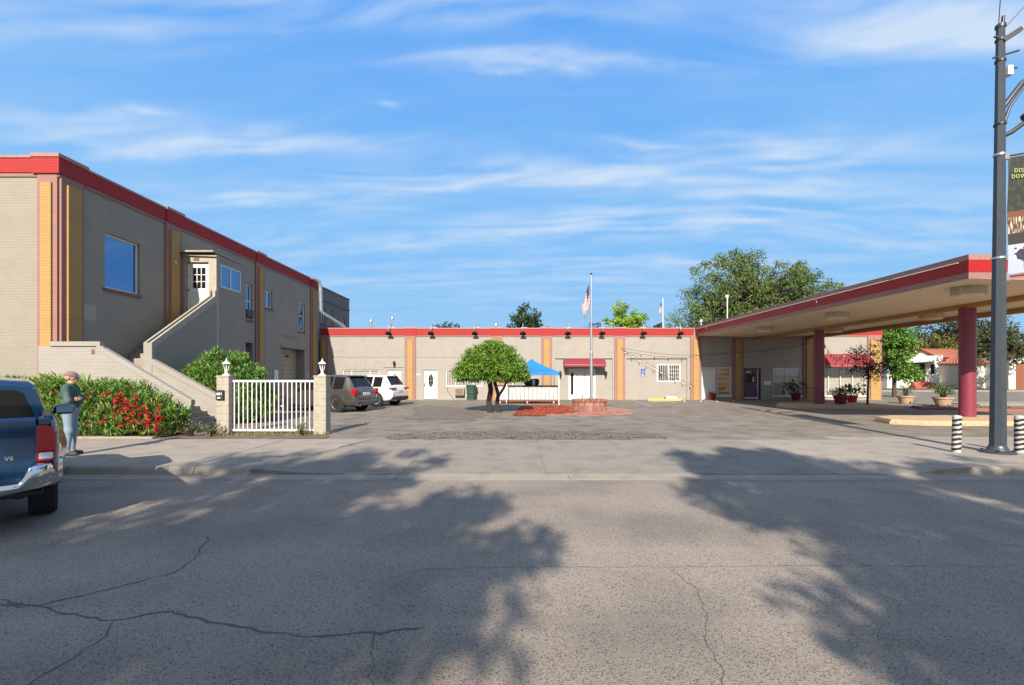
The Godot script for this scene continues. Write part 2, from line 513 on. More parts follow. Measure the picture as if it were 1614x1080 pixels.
func sky_image() -> ImageTexture:   # blue air with thin cirrus; streaks in the looked-at part lie where the cirrus hangs
	var w := 2048
	var h := 1024
	var a := FastNoiseLite.new()
	a.seed = 14
	a.frequency = 1.0
	a.fractal_octaves = 5
	var b := FastNoiseLite.new()
	b.seed = 41
	b.frequency = 1.0
	b.fractal_octaves = 3
	# streak: across (tangent of azimuth), up (tangent of height), half length, half thickness, slope, strength
	var streaks := [[-0.20, 0.800, 0.55, 0.045, 0.0, 0.55], [-0.85, 0.775, 0.45, 0.06, 0.0, 0.30], [0.12, 0.685, 0.28, 0.020, -0.02, 0.62], [0.02, 0.672, 0.12, 0.008, 0.02, 0.35], [0.95, 0.765, 0.36, 0.085, 0.02, 0.80], [0.75, 0.725, 0.22, 0.035, 0.25, 0.35],
		[-0.70, 0.505, 0.45, 0.030, -0.02, 0.60], [-0.98, 0.55, 0.3, 0.03, 0.0, 0.32], [-0.79, 0.582, 0.07, 0.014, 0.0, 0.4], [-0.28, 0.590, 0.03, 0.006, 0.0, 0.35], [0.33, 0.505, 0.10, 0.014, -0.12, 0.55], [0.58, 0.475, 0.36, 0.040, 0.03, 0.55], [0.15, 0.435, 0.75, 0.036, 0.05, 0.62], [0.62, 0.415, 0.36, 0.03, 0.03, 0.50],
		[0.35, 0.335, 0.70, 0.032, 0.06, 0.60], [-0.50, 0.385, 0.36, 0.03, 0.0, 0.42], [-0.15, 0.30, 0.5, 0.03, 0.02, 0.35], [0.30, 0.245, 0.5, 0.022, 0.04, 0.40], [0.85, 0.30, 0.3, 0.05, 0.0, 0.35], [-0.05, 0.20, 0.8, 0.05, 0.0, 0.25]]
	var data := PackedByteArray()
	data.resize(w * h * 3)
	var low := Vector3(0.35, 0.63, 0.90)
	var mid := Vector3(0.245, 0.555, 0.95)
	var top := Vector3(0.115, 0.400, 0.93)
	var cloud := Vector3(0.70, 0.81, 0.96)
	for y in h:
		var el := (0.5 - (y + 0.5) / h) * PI
		var s := sin(maxf(el, 0.0))
		var base := low.lerp(mid, smoothstep(0.0, 0.26, s)).lerp(top, smoothstep(0.24, 0.66, s))
		if el < 0: base = Vector3(0.16, 0.15, 0.13)
		for x in w:
			var c := base
			if el > 0.0:
				var az := wrapf((x + 0.5) / w * TAU, -PI, PI)
				var k := 1.0 / (s + 0.10)
				var px := sin(az) * cos(el) * k
				var pz := cos(az) * cos(el) * k
				var wx := px + 0.25 * b.get_noise_2d(px * 0.7, pz * 0.9)
				var wz := pz + 0.16 * b.get_noise_2d(px * 0.5 + 9, pz * 1.3) + 0.07 * px
				var fine := 0.6 * a.get_noise_2d(wx * 0.6, wz * 4.2) + 0.5 * a.get_noise_2d(wx * 1.9 + 5, wz * 9.5)
				var q := 0.0
				var front := 1.0 - smoothstep(0.82, 1.05, absf(az))
				if front > 0.0 and cos(az) > 0.2:
					var u := tan(az)
					var t := tan(minf(el, 1.4)) / cos(az)
					var du := u + 0.05 * b.get_noise_2d(u * 3.0, t * 9.0)
					var dt := t + 0.022 * b.get_noise_2d(u * 2.2 + 7, t * 6.0) + 0.010 * b.get_noise_2d(u * 9.0, t * 20.0 + 3)
					for st in streaks:
						var ex: float = (du - st[0]) / st[2]
						if absf(ex) > 2.0: continue
						var ey: float = (dt - st[1] - st[4] * (du - st[0])) / st[3]
						if ey > 2.4 or ey < -2.4: continue
						q = maxf(q, st[5] * exp(-ex * ex - ey * ey * (1.6 if ey < 0 else 0.7)) * maxf(0.0, 0.75 + 1.9 * fine))
					q += 0.10 * clampf(fine + 0.4, 0, 1)
					q *= front
				if front < 1.0:
					var d := a.get_noise_2d(wx * 0.28, wz * 1.75) * 0.75 + b.get_noise_2d(px * 0.28 + 3, pz * 0.55 + 1) * 0.75 + 0.22
					q += (1.0 - front) * clampf((d + 0.25 * fine) * 1.0, 0.0, 0.75)
				var to_sun := Vector3(sin(az) * cos(el), s, -cos(az) * cos(el)).angle_to(Vector3(-0.0925, 0.545, 0.834))
				c = base.lerp(Vector3(0.92, 0.90, 0.88), 0.85 * exp(-pow(to_sun / 1.0, 2)))   # whitish air round the unseen sun, added and widened to make shade less blue
				c = c.lerp(cloud, clampf(q, 0.0, 0.85) * smoothstep(0.0, 0.05, s))
			var at := (y * w + x) * 3
			data[at] = int(255 * pow(c.x, 1 / 2.2))
			data[at + 1] = int(255 * pow(c.y, 1 / 2.2))
			data[at + 2] = int(255 * pow(c.z, 1 / 2.2))
	return ImageTexture.create_from_image(Image.create_from_data(w, h, false, Image.FORMAT_RGB8, data))


func _ready() -> void:
	rng.seed = 7
	var cam := Camera3D.new()
	cam.name = "camera"
	cam.position = Vector3(0, 1.8, 0)
	cam.projection = Camera3D.PROJECTION_FRUSTUM
	cam.near = 0.1
	cam.far = 1500.0
	cam.size = 0.15                                  # 16 mm lens on full frame, shifted up so that walls stay upright
	cam.frustum_offset = Vector2(0, 0.1 * 52.0 / 720.0)
	add_child(cam)
	var env := Environment.new()
	env.background_mode = Environment.BG_SKY
	var sky := Sky.new()
	var pano := PanoramaSkyMaterial.new()
	pano.panorama = sky_image()
	sky.sky_material = pano
	env.sky = sky
	env.background_energy_multiplier = 0.52
	env.tonemap_mode = Environment.TONE_MAPPER_LINEAR
	env.tonemap_exposure = 1.92
	env.sdfgi_enabled = true
	env.ssao_enabled = true
	env.ssil_enabled = true
	var we := WorldEnvironment.new()
	we.name = "world_environment"
	we.environment = env
	add_child(we)
	var sun := DirectionalLight3D.new()
	sun.name = "sun"
	sun.light_color = Color(1.0, 0.95, 0.88)
	sun.light_energy = 1.6
	sun.light_angular_distance = 0.5
	sun.shadow_enabled = true
	sun.rotation = Vector3(deg_to_rad(-33.0), deg_to_rad(-6.3), 0)
	add_child(sun)
	make_materials()
	build_ground()
	build_left_building()
	build_staircase()
	build_rear_building()
	build_canopy()
	build_far_buildings()
	build_gate()
	build_yard()
	build_cars()
	build_truck()
	build_street_pole()
	build_person()
	build_plants()
	build_trees()


func ribbon(mb: MB, pts: Array, y: float, w0: float, w1: float) -> void:   # ragged strip lying on the ground, pts are [x, d]
	var p := []
	for i in pts.size() - 1:
		var a := Vector2(pts[i][0], pts[i][1])
		var b := Vector2(pts[i + 1][0], pts[i + 1][1])
		var steps := maxi(2, int(a.distance_to(b) / 0.07))
		for k in steps:
			var q := a.lerp(b, float(k) / steps)
			p.append(q + Vector2(rng.randf_range(-1, 1), rng.randf_range(-1, 1)) * 0.022)
	p.append(Vector2(pts[-1][0], pts[-1][1]))
	var prev := []
	for i in p.size():
		var f: Vector2 = (p[mini(i + 1, p.size() - 1)] - p[maxi(i - 1, 0)]).normalized()
		var s := Vector2(-f.y, f.x) * rng.randf_range(w0, w1) / 2
		if i == 0 or i == p.size() - 1: s *= 0.1
		var now := [V(p[i].x + s.x, y, p[i].y + s.y), V(p[i].x - s.x, y, p[i].y - s.y)]
		if prev: quad_out(mb, prev[0], prev[1], now[1], now[0], Vector3.UP)
		prev = now


func flat(mb: MB, x0: float, x1: float, d0: float, d1: float, y: float) -> void:
	mb.quad(V(x0, y, d0), V(x1, y, d0), V(x1, y, d1), V(x0, y, d1))


func blob(mb: MB, pts: Array, y: float) -> void:   # flat patch with the outline pts [x, d]
	var pp := PackedVector2Array()
	for q in pts: pp.append(Vector2(q[0], q[1]))
	var idx := Geometry2D.triangulate_polygon(pp)
	for i in range(0, idx.size(), 3):
		mb.face([V(pp[idx[i]].x, y, pp[idx[i]].y), V(pp[idx[i + 1]].x, y, pp[idx[i + 1]].y), V(pp[idx[i + 2]].x, y, pp[idx[i + 2]].y)], Vector3(0, -100, 0))


func ragged(pts: Array, amp: float) -> Array:
	var out := []
	for i in pts.size():
		var a := Vector2(pts[i][0], pts[i][1])
		var b := Vector2(pts[(i + 1) % pts.size()][0], pts[(i + 1) % pts.size()][1])
		var k := maxi(1, int(a.distance_to(b) / 0.3))
		for j in k:
			var q := a.lerp(b, float(j) / k) + Vector2(rng.randf_range(-amp, amp), rng.randf_range(-amp, amp))
			out.append([q.x, q.y])
	return out


func walk_height(x: float, d: float) -> float:   # pavement, dropped to the gutter where the driveway crosses it
	var full := maxf(1.0 - smoothstep(-5.4, -3.2, x), smoothstep(6.9, 8.3, x))
	var drive := lerpf(0.03, LOT, smoothstep(8.2, 11.2, d))
	return lerpf(drive, LOT, full)


func slab(parent: Node, called: String, x0: float, x1: float, x0b: float, x1b: float, d0: float, d1: float, m: Material) -> void:   # a concrete slab that follows the pavement's height
	var g := 0.006 if called == "slab" else 0.0025
	var mb := MB.new()
	var sink := rng.randf_range(-0.004, 0.002) if called == "slab" else 0.0
	var f := func(u, w):
		var x := lerpf(lerpf(x0 + g, x1 - g, u), lerpf(x0b + g, x1b - g, u), w)
		var d := lerpf(d0 + g, d1 - g, w)
		return V(x, walk_height(x, d) + sink, d)
	mb.sheet(maxi(1, int((x1 - x0) * 2.5)), 8, f)
	for e in 8:
		var a := e / 8.0
		var b := (e + 1) / 8.0
		for pr in [[Vector2(a, 0), Vector2(b, 0), Vector3.BACK], [Vector2(0, a), Vector2(0, b), Vector3.LEFT], [Vector2(1, a), Vector2(1, b), Vector3.RIGHT]]:
			var p: Vector3 = f.call(pr[0].x, pr[0].y)
			var q: Vector3 = f.call(pr[1].x, pr[1].y)
			quad_out(mb, p, q, q + Vector3.DOWN * 0.1, p + Vector3.DOWN * 0.1, pr[2])
	part(parent, called, mb, m)


func build_ground() -> void:
	var mb := MB.new()
	flat(mb, -700, 700, -300, 1200, -0.06)
	struct("ground", mb, M.earth)
	# carriageway
	var tone := FastNoiseLite.new()
	tone.seed = 33
	tone.frequency = 0.35
	mb = MB.new()
	mb.colored = true
	var paint := func(p: Vector3):
		var k: float = 0.93 + 0.18 * tone.get_noise_2d(p.x * 0.2, p.z * 1.7) + 0.06 * tone.get_noise_2d(p.x * 2.0, p.z * 2.0)
		return Color(k, k, k * 0.99)
	mb.sheet(96, 48, func(u, w): return V(lerpf(-24, 24, u), 0, lerpf(-10.9, 7.85, w)), true, paint)
	mb.col = Color(0.95, 0.95, 0.95)
	flat(mb, -200, -24, -10.9, 7.85, 0)
	flat(mb, 24, 200, -10.9, 7.85, 0)
	var road := struct("road", mb, M.asphalt)
	mb = MB.new()
	for c in [[[-4.16, 3.67], [-3.75, 3.57], [-3.38, 3.45], [-2.93, 3.36], [-2.61, 3.5], [-2.2, 3.32], [-1.94, 3.27], [-1.66, 3.18], [-1.44, 3.16], [-1.26, 3.16], [-0.92, 3.19], [-0.62, 3.26]]]:
		ribbon(mb, c, 0.004, 0.006, 0.026)
	for c in [[[-2.93, 3.36], [-2.8, 3.14], [-2.81, 2.86], [-2.8, 2.5]], [[-3.74, 3.55], [-3.4, 3.83], [-3.09, 4.14], [-3.11, 4.5], [-3.4, 5.12]], [[-4.9, 3.68], [-3.75, 3.55]]]:
		ribbon(mb, c, 0.004, 0.005, 0.018)
	for c in [[[1.48, 4.21], [1.56, 3.83], [1.42, 3.3], [1.31, 3.1], [1.3, 2.89], [1.2, 2.55]], [[4.96, 5.23], [5.15, 4.93], [5.47, 4.73]], [[-0.98, 3.26], [-0.9, 2.89], [-0.78, 2.6]]]:
		ribbon(mb, c, 0.004, 0.003, 0.010)
	part(road, "crack", mb, M.crack_dirt, "stuff")
	mb = MB.new()
	ribbon(mb, [[-0.9, 4.21], [-0.28, 4.28], [0.55, 4.29], [1.74, 4.29], [2.95, 4.31], [4.98, 4.31], [9, 4.33]], 0.004, 0.002, 0.007)
	part(road, "paving_joint", mb, M.crack_dirt, "stuff")
	# gutter
	mb = MB.new()
	var gx := -60.0
	var gutter := Node3D.new()
	gutter.name = "gutter"
	gutter.set_meta("kind", "structure")
	add_child(gutter)
	while gx < 60:
		var g2 := gx + 3.05
		mb = MB.new()
		mb.quad(V(gx + 0.004, 0.006, 7.86), V(g2 - 0.004, 0.006, 7.86), V(g2 - 0.004, 0.022, 8.2), V(gx + 0.004, 0.022, 8.2))
		quad_out(mb, V(gx, 0.006, 7.86), V(g2, 0.006, 7.86), V(g2, -0.1, 7.86), V(gx, -0.1, 7.86), Vector3.BACK)
		part(gutter, "gutter_slab", mb, M.gutter_concrete)
		gx = g2
	# pavement slabs, flares and driveway apron
	var walk := Node3D.new()
	walk.name = "pavement"
	walk.set_meta("kind", "structure")
	add_child(walk)
	var x := -33.6
	while x < -5.7:
		slab(walk, "slab", x, x + 1.85, x, x + 1.85, 8.46, 11.9, M.concrete)
		x += 1.85
	slab(walk, "slab", -5.85, -4.72, -5.85, -3.60, 8.46, 11.9, M.concrete)
	slab(walk, "apron_slab", -4.72, -2.0, -3.60, -2.0, 8.22, 11.75, M.apron_concrete)
	for e in [[-2.0, 0.62], [0.62, 3.3], [3.3, 5.9]]:
		slab(walk, "apron_slab", e[0], e[1], e[0], e[1], 8.22, 11.75, M.apron_concrete)
	slab(walk, "apron_slab", 5.9, 8.3, 5.9, 8.3, 8.22, 11.75, M.concrete)
	x = 8.3
	while x < 32:
		slab(walk, "slab", x, x + 1.85, x, x + 1.85, 8.46, 12.3, M.concrete)
		x += 1.85
	mb = MB.new()
	ribbon(mb, [[-4.75, 8.3], [-4.45, 9.0], [-4.2, 9.6], [-3.95, 10.4], [-3.62, 11.8]], LOT + 0.006, 0.008, 0.03)
	ribbon(mb, [[-2.6, 10.9], [-2.2, 10.75], [-1.9, 11.0], [-1.7, 11.6]], LOT + 0.004, 0.004, 0.014)
	part(walk, "crack", mb, M.crack_dirt, "stuff")
	# kerb stones with a battered face, sinking at the driveway
	var kerb := Node3D.new()
	kerb.name = "kerb"
	kerb.set_meta("kind", "structure")
	add_child(kerb)
	var kx := -34.0
	while kx < 32.0:
		var k2 := kx + (1.52 if rng.randf() < 0.5 else 2.3)
		if kx > -4.7 and k2 < 7.6:
			kx = k2
			continue
		mb = MB.new()
		var dip := rng.randf_range(-0.006, 0.004)
		var pr := func(u, w):
			var xx := lerpf(kx + 0.006, k2 - 0.006, u)
			var top := maxf(walk_height(xx, 8.4) + dip, 0.026)
			var q: Array = [[8.20, 0.0], [8.235, top * 0.55], [8.265, top - 0.022], [8.285, top - 0.006], [8.32, top], [8.455, top]]
			var i := mini(int(round(w * 5)), 5)
			return V(xx, q[i][1], q[i][0])
		mb.sheet(maxi(2, int((k2 - kx) * 3)), 5, pr)
		part(kerb, "kerb_stone", mb, M.kerb_concrete)
		kx = k2
	# forecourt
	mb = MB.new()
	mb.colored = true
	var paint2 := func(p: Vector3):
		var k: float = 0.93 + 0.16 * tone.get_noise_2d(p.x * 0.45, p.z * 1.0) + 0.07 * tone.get_noise_2d(p.x * 2.5, p.z * 2.5)
		return Color(k, k, k * 0.985)
	mb.sheet(110, 60, func(u, w): return V(lerpf(-13.3, 40, u), LOT - 0.008, lerpf(11.76, 31.6, w)), true, paint2)
	mb.col = Color(0.93, 0.93, 0.92)
	flat(mb, 25.2, 160, 31.6, 47, LOT - 0.008)
	flat(mb, 40, 160, 11.76, 31.6, LOT - 0.008)
	var lot := struct("forecourt", mb, M.lot_asphalt)
	mb = MB.new()
	blob(mb, ragged([[-3.4, 11.95], [0.5, 11.85], [4.2, 11.95], [4.0, 12.9], [2.0, 13.6], [-1.5, 13.5], [-3.0, 12.9]], 0.2), LOT + 0.001)
	part(lot, "broken_patch", mb, M.cracked_asphalt)
	mb = MB.new()
	blob(mb, ragged([[-4.0, 17.2], [-1.4, 16.9], [-0.9, 18.8], [-1.6, 21.5], [-3.6, 24.5], [-5.2, 25.5], [-4.4, 21.0]], 0.26), LOT + 0.001)
	blob(mb, ragged([[1.6, 14.0], [6.0, 13.6], [10.5, 14.4], [9.5, 15.4], [4.0, 15.2]], 0.24), LOT + 0.001)
	part(lot, "tar_patch", mb, M.dark_patch_asphalt)
	# dirt strip along the gate and the bed of the hedge
	mb = MB.new()
	blob(mb, ragged([[-9.3, 11.96], [-4.9, 11.96], [-5.0, 12.5], [-5.4, 13.4], [-8.2, 13.35], [-8.6, 12.7], [-9.2, 12.6]], 0.09), LOT + 0.004)
	struct("dirt_strip", mb, M.earth)
	mb = MB.new()
	flat(mb, -26, -9.45, 12.05, 13.25, LOT + 0.012)
	struct("flower_bed", mb, M.earth)
	mb = MB.new()
	mb.cbox(-26, -9.4, 0.0, LOT + 0.05, -12.06, -11.92, 0.02)
	struct("bed_edging", mb, M.concrete)
	# walkway along the rear building
	mb = MB.new()
	flat(mb, -13.2, 25.2, 30.2, 31.3, LOT + 0.001)
	struct("wall_footpath", mb, M.concrete)
	# bay markings
	mb = MB.new()
	for q in [[11.6, 28.2, 12.4, 30.1], [12.6, 28.2, 13.5, 30.1], [13.6, 28.2, 14.6, 30.1], [10.6, 28.2, 11.3, 30.1]]:
		mb.quad(V(q[0], LOT + 0.005, q[1]), V(q[0] + 0.12, LOT + 0.005, q[1]), V(q[2] + 0.12, LOT + 0.005, q[3]), V(q[2], LOT + 0.005, q[3]))
	flat(mb, 10.6, 14.7, 28.06, 28.18, LOT + 0.005)
	mb.quad(V(-7.2, LOT + 0.005, 19.6), V(-6.4, LOT + 0.005, 19.6), V(-6.5, LOT + 0.005, 19.75), V(-7.3, LOT + 0.005, 19.75))
	part(lot, "bay_hatching", mb, M.line_white)
	mb = MB.new()
	mb.quad(V(7.4, LOT + 0.005, 24.5), V(7.52, LOT + 0.005, 24.5), V(8.0, LOT + 0.005, 29.8), V(7.88, LOT + 0.005, 29.8))
	mb.quad(V(10.45, LOT + 0.005, 25.0), V(10.57, LOT + 0.005, 25.0), V(10.7, LOT + 0.005, 29.8), V(10.58, LOT + 0.005, 29.8))
	flat(mb, 8.6, 10.2, 28.0, 28.9, LOT + 0.005)
	part(lot, "blue_bay_line", mb, M.line_blue)
	# islands, far kerbs and lawns on the right
	island("tan_kerb_island", "low tan painted island under the small canopy column", [[14.3, 22.9], [19.3, 22.6], [19.8, 23.0], [19.4, 25.6], [15.0, 25.7], [14.0, 24.2]], M.tan_kerb, 0.13)
	island("tan_kerb_island", "pale tan island carrying the near canopy column by bollards", [[12.9, 15.6], [13.6, 15.1], [20.2, 14.8], [22.0, 15.2], [22.0, 17.3], [14.2, 17.2], [13.2, 16.6]], M.tan_kerb, 0.15)
	island("red_kerb_island", "low red edged island with grass tufts near beige pots", [[19.8, 22.2], [26.0, 19.6], [27.0, 20.2], [25.5, 21.4], [20.5, 23.5]], M.red_kerb, 0.11)
	mb = MB.new()
	mb.box(25.8, 34, 0.10, LOT + 0.05, -27.8, -25.2)
	struct("corner_footpath", mb, M.concrete)
	mb = MB.new()
	flat(mb, 25, 160, 47, 52, LOT + 0.10)
	quad_out(mb, V(25, LOT + 0.1, 47), V(160, LOT + 0.1, 47), V(160, 0, 47), V(25, 0, 47), Vector3.BACK)
	struct("far_pavement", mb, M.concrete)
	mb = MB.new()
	flat(mb, 25, 160, 49, 90, LOT + 0.12)
	struct("far_lawn", mb, M.lawn)
	# pavement behind the camera, where the shade trees stand
	mb = MB.new()
	mb.box(-200, 200, -0.02, LOT, 10.9, 40)
	struct("opposite_pavement", mb, M.concrete)


func island(called: String, label: String, pts: Array, m: Material, h: float) -> void:
	var mb := MB.new()
	var poly := []
	for p in pts: poly.append(Vector2(p[0], p[1]))
	mb.prism(poly, Vector3(0, LOT - 0.02, 0), Vector3.RIGHT, Vector3(0, 0, -1), Vector3(0, h * 0.75, 0))
	var mid := Vector2.ZERO
	for p in poly: mid += p / poly.size()
	var inner := []
	for p in poly: inner.append(p + (mid - p).normalized() * 0.05)
	mb.prism(inner, Vector3(0, LOT - 0.02, 0), Vector3.RIGHT, Vector3(0, 0, -1), Vector3(0, h + 0.02, 0))
	var o := part(self, called, mb, m)
	tag(o, label, "traffic island")


# a window set in an opening; o = lower left corner on the wall face, du along the wall, nrm outwards
func window(parent: Node, o: Vector3, du: Vector3, nrm: Vector3, w: float, h: float, panes: Array, rails: Array, glass: Material, back: Material, deep := 0.10, frame_w := 0.06, frame_mat: Material = null, sill := true) -> Node3D:
	var win := Node3D.new()
	win.name = "window"
	parent.add_child(win, true)
	var fm: Material = frame_mat if frame_mat else M.white_paint
	var P := func(u, v, k): return o + du * u + Vector3.UP * v - nrm * k
	var mb := MB.new()
	var strip := func(to: MB, u0, u1, v0, v1, k0, k1): to.obox(P.call((u0 + u1) / 2, (v0 + v1) / 2, (k0 + k1) / 2), du * (u1 - u0) / 2, Vector3.UP * (v1 - v0) / 2, nrm * (k1 - k0) / 2)
	strip.call(mb, 0, frame_w, 0, h, deep, deep + 0.06)
	strip.call(mb, w - frame_w, w, 0, h, deep, deep + 0.06)
	strip.call(mb, frame_w, w - frame_w, h - frame_w, h, deep, deep + 0.06)
	strip.call(mb, frame_w, w - frame_w, 0, frame_w, deep, deep + 0.06)
	part(win, "frame", mb, fm)
	var cuts := [frame_w]
	for q in panes: cuts.append(q * w)
	cuts.append(w - frame_w)
	for i in range(1, cuts.size() - 1):
		mb = MB.new()
		strip.call(mb, cuts[i] - 0.03, cuts[i] + 0.03, frame_w, h - frame_w, deep + 0.005, deep + 0.055)
		part(win, "mullion", mb, fm)
	for q in rails:
		mb = MB.new()
		strip.call(mb, frame_w, w - frame_w, q * h - 0.025, q * h + 0.025, deep + 0.012, deep + 0.05)
		part(win, "rail", mb, fm)
	for i in cuts.size() - 1:
		mb = MB.new()
		strip.call(mb, cuts[i], cuts[i + 1], frame_w, h - frame_w, deep + 0.025, deep + 0.031)
		part(win, "pane", mb, glass)
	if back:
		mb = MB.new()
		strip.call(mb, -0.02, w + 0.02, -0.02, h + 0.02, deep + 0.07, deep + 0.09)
		part(win, "blind", mb, back)  # a dark back is no blind but a sheet standing for the unlit room
	if sill:
		mb = MB.new()
		strip.call(mb, -0.06, w + 0.06, -0.09, 0.0, -0.06, deep)
		part(win, "sill", mb, M.sill_paint)
	return win


func pilaster(parent: Node, o: Vector3, du: Vector3, nrm: Vector3, w: float, yw: float, y0: float, y1: float, deep := 0.05, strip := 0.09) -> void:
	var p := Node3D.new()
	p.name = "pilaster"
	parent.add_child(p, true)
	var mb := MB.new()
	mb.obox(o + Vector3.UP * (y0 + y1) / 2 + nrm * deep / 2, du * w / 2, Vector3.UP * (y1 - y0) / 2, nrm * (deep / 2 + 0.02))
	part(p, "backing", mb, M.mauve_brick)
	mb = MB.new()
	mb.obox(o + Vector3.UP * (y0 + y1 - 0.28) / 2 + nrm * (deep + strip / 2), du * yw / 2, Vector3.UP * (y1 - y0 - 0.28) / 2, nrm * strip / 2)
	part(p, "face_strip", mb, M.ochre_brick)


func parapet(parent: Node, o: Vector3, du: Vector3, nrm: Vector3, len: float, top: float, bumps: Array) -> void:
	var band := func(v0, v1, out, m, called, a := 0.0, b := 0.0):
		var mb := MB.new()
		var u1: float = b if b > 0 else len
		mb.obox(o + du * (a + u1) / 2 + Vector3.UP * (v0 + v1) / 2 + nrm * (out / 2 - 0.05), du * (u1 - a) / 2, Vector3.UP * (v1 - v0) / 2, nrm * (out / 2 + 0.05))
		part(parent, called, mb, m)
	band.call(top - 0.60, top - 0.49, 0.035, M.mauve_brick, "trim_band")
	band.call(top - 0.49, top - 0.07, 0.065, M.red_brick_paint, "red_band")
	band.call(top - 0.07, top, 0.09, M.mauve_paint, "coping")
	for b in bumps:
		band.call(top - 0.52, top - 0.05, 0.10, M.red_brick_paint, "red_band", b[0], b[1])
		band.call(top - 0.055, top + 0.05, 0.125, M.mauve_paint, "coping", b[0] - 0.02, b[1] + 0.02)


func build_left_building() -> void:
	var b := thing("two_storey_building", "long two storey cream brick building with red parapet left of the forecourt", "building", V(-13.2, LOT, 13.3))
	var top := 8.03
	var o := Vector3.ZERO
	var X := Vector3.RIGHT
	var F := Vector3(0, 0, -1)          # away from the street
	var S := Vector3.BACK               # towards the street
	var mb := MB.new()
	wall(mb, o, Vector3.LEFT, S, 0, 14, -0.1, top - 0.05, [], 0.3)
	part(b, "front_wall", mb, M.grey_cream_brick)
	# side wall along the forecourt, u = metres from the street corner; openings [u0, u1, v0, v1]
	var holes := [[1.5, 2.9, 4.49, 6.30], [9.1, 9.9, 4.45, 6.25], [11.0, 11.85, 5.30, 6.25], [15.0, 15.8, 4.42, 6.25], [12.8, 15.75, -0.1, 3.25], [9.15, 9.95, 0.0, 3.3]]
	mb = MB.new()
	wall(mb, o, F, X, 0.3, 17.95, -0.1, top - 0.05, holes, 0.55)
	part(b, "side_wall", mb, M.grey_cream_brick)
	mb = MB.new()
	mb.box(-13.9, -0.4, top - 0.75, top - 0.62, -17.8, -0.25)
	part(b, "roof", mb, M.roof_grey)
	mb = MB.new()
	mb.box(-14, -13.75, -0.1, top - 0.05, -17.95, -0.3)
	mb.box(-13.75, -0.55, -0.1, top - 0.05, -17.95, -17.75)
	part(b, "back_wall", mb, M.grey_cream_brick)
	# pilasters
	pilaster(b, Vector3(-0.29, 0, 0), X, S, 0.58, 0.31, -0.1, top - 0.5, 0.03, 0.07)
	pilaster(b, Vector3(-6.5, 0, 0), X, S, 0.8, 0.40, -0.1, top - 0.5, 0.05)
	pilaster(b, Vector3(0, 0, -0.36), F, X, 0.70, 0.42, -0.1, top - 0.5)
	for d in [4.45, 10.55, 16.95]:
		pilaster(b, Vector3(0, 0, -d), F, X, 0.8, 0.42, -0.1, top - 0.5)
	parapet(b, Vector3(-14, 0, 0), X, S, 14.06, top, [[13.3, 14.1], [7.1, 7.9]])
	parapet(b, Vector3(0, 0, -0.06), F, X, 17.85, top, [[0.0, 0.75], [4.0, 4.9], [10.1, 11.0], [16.5, 17.4]])
	# windows
	window(b, Vector3(0, 4.49, -1.5), F, X, 1.4, 1.81, [], [], M.mirror_glass, null, 0.09, 0.07)
	var w := window(b, Vector3(0, 4.45, -9.1), F, X, 0.8, 1.8, [], [0.52], M.mirror_glass, null, 0.08, 0.08)
	mb = MB.new()
	mb.cbox(-0.28, 0.14, 4.56, 4.93, -9.82, -9.2, 0.02)
	part(w, "air_conditioner", mb, M.dark_shade_metal)
	window(b, Vector3(0, 5.30, -11.0), F, X, 0.85, 0.95, [0.5], [], M.mirror_glass, null, 0.08, 0.08)
	window(b, Vector3(0, 4.42, -15.0), F, X, 0.8, 1.83, [], [0.52], M.mirror_glass, null, 0.08, 0.08)
	# garage door with horizontal boards, wicket and lintels
	var g := Node3D.new()
	g.name = "garage_door"
	b.add_child(g)
	for i in 13:
		mb = MB.new()
		mb.cbox(-0.54, -0.49, 0.0 + i * 0.25, 0.244 + i * 0.25, -15.74, -12.82, 0.012)
		part(g, "board", mb, M.beige_panel)
	mb = MB.new()
	for q in [[13.9, 13.95, 0.02, 2.3], [14.95, 15.0, 0.02, 2.3], [13.95, 14.95, 2.25, 2.3]]:
		mb.box(-0.49, -0.47, q[2], q[3], -q[1], -q[0])
	part(g, "wicket_frame", mb, M.beige_panel)
	mb = MB.new()
	mb.box(-0.47, -0.38, 2.78, 2.86, -14.6, -14.3)
	part(g, "lock_box", mb, M.dark_shade_metal)
	mb = MB.new()
	mb.cbox(0.0, 0.06, 3.27, 3.42, -15.9, -12.75, 0.01)
	part(b, "lintel", mb, M.grey_cream_brick)
	mb = MB.new()
	mb.cbox(0.0, 0.05, 3.95, 4.05, -14.9, -12.9, 0.01)
	part(b, "lintel", mb, M.grey_cream_brick)
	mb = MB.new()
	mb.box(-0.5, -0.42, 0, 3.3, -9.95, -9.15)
	part(b, "dark_doorway", mb, M.room_dark)  # near-black slab stands for the shade inside the doorway recess
	for q in [[12.25, 1.35, 1.95, M.white_paint], [16.1, 1.35, 1.85, M.line_blue]]:
		mb = MB.new()
		mb.cbox(0.003, 0.02, q[1], q[2], -q[0] - 0.22, -q[0] + 0.22, 0.004)
		part(b, "notice", mb, q[3])
	mb = MB.new()
	mb.box(0.0, 0.004, 3.38, 3.86, -1.18, -0.76)
	part(b, "repainted_patch", mb, M.cream_paint)
	# upper porch that boxes in the door at the head of the stair
	var po := Node3D.new()
	po.name = "porch"
	b.add_child(po)
	mb = MB.new()
	wall(mb, Vector3(0, 0, -4.9), X, S, 0.0, 1.42, 0.0, 6.48, [[0.18, 1.1, 4.1, 6.17]], 0.16)
	part(po, "porch_front", mb, M.cream_paint)
	mb = MB.new()
	wall(mb, Vector3(1.42, 0, -4.9), F, X, 0.161, 2.0, -0.1, 6.48, [[0.26, 1.62, 5.23, 6.15]], 0.16)
	part(po, "porch_side", mb, M.grey_cream_brick)
	mb = MB.new()
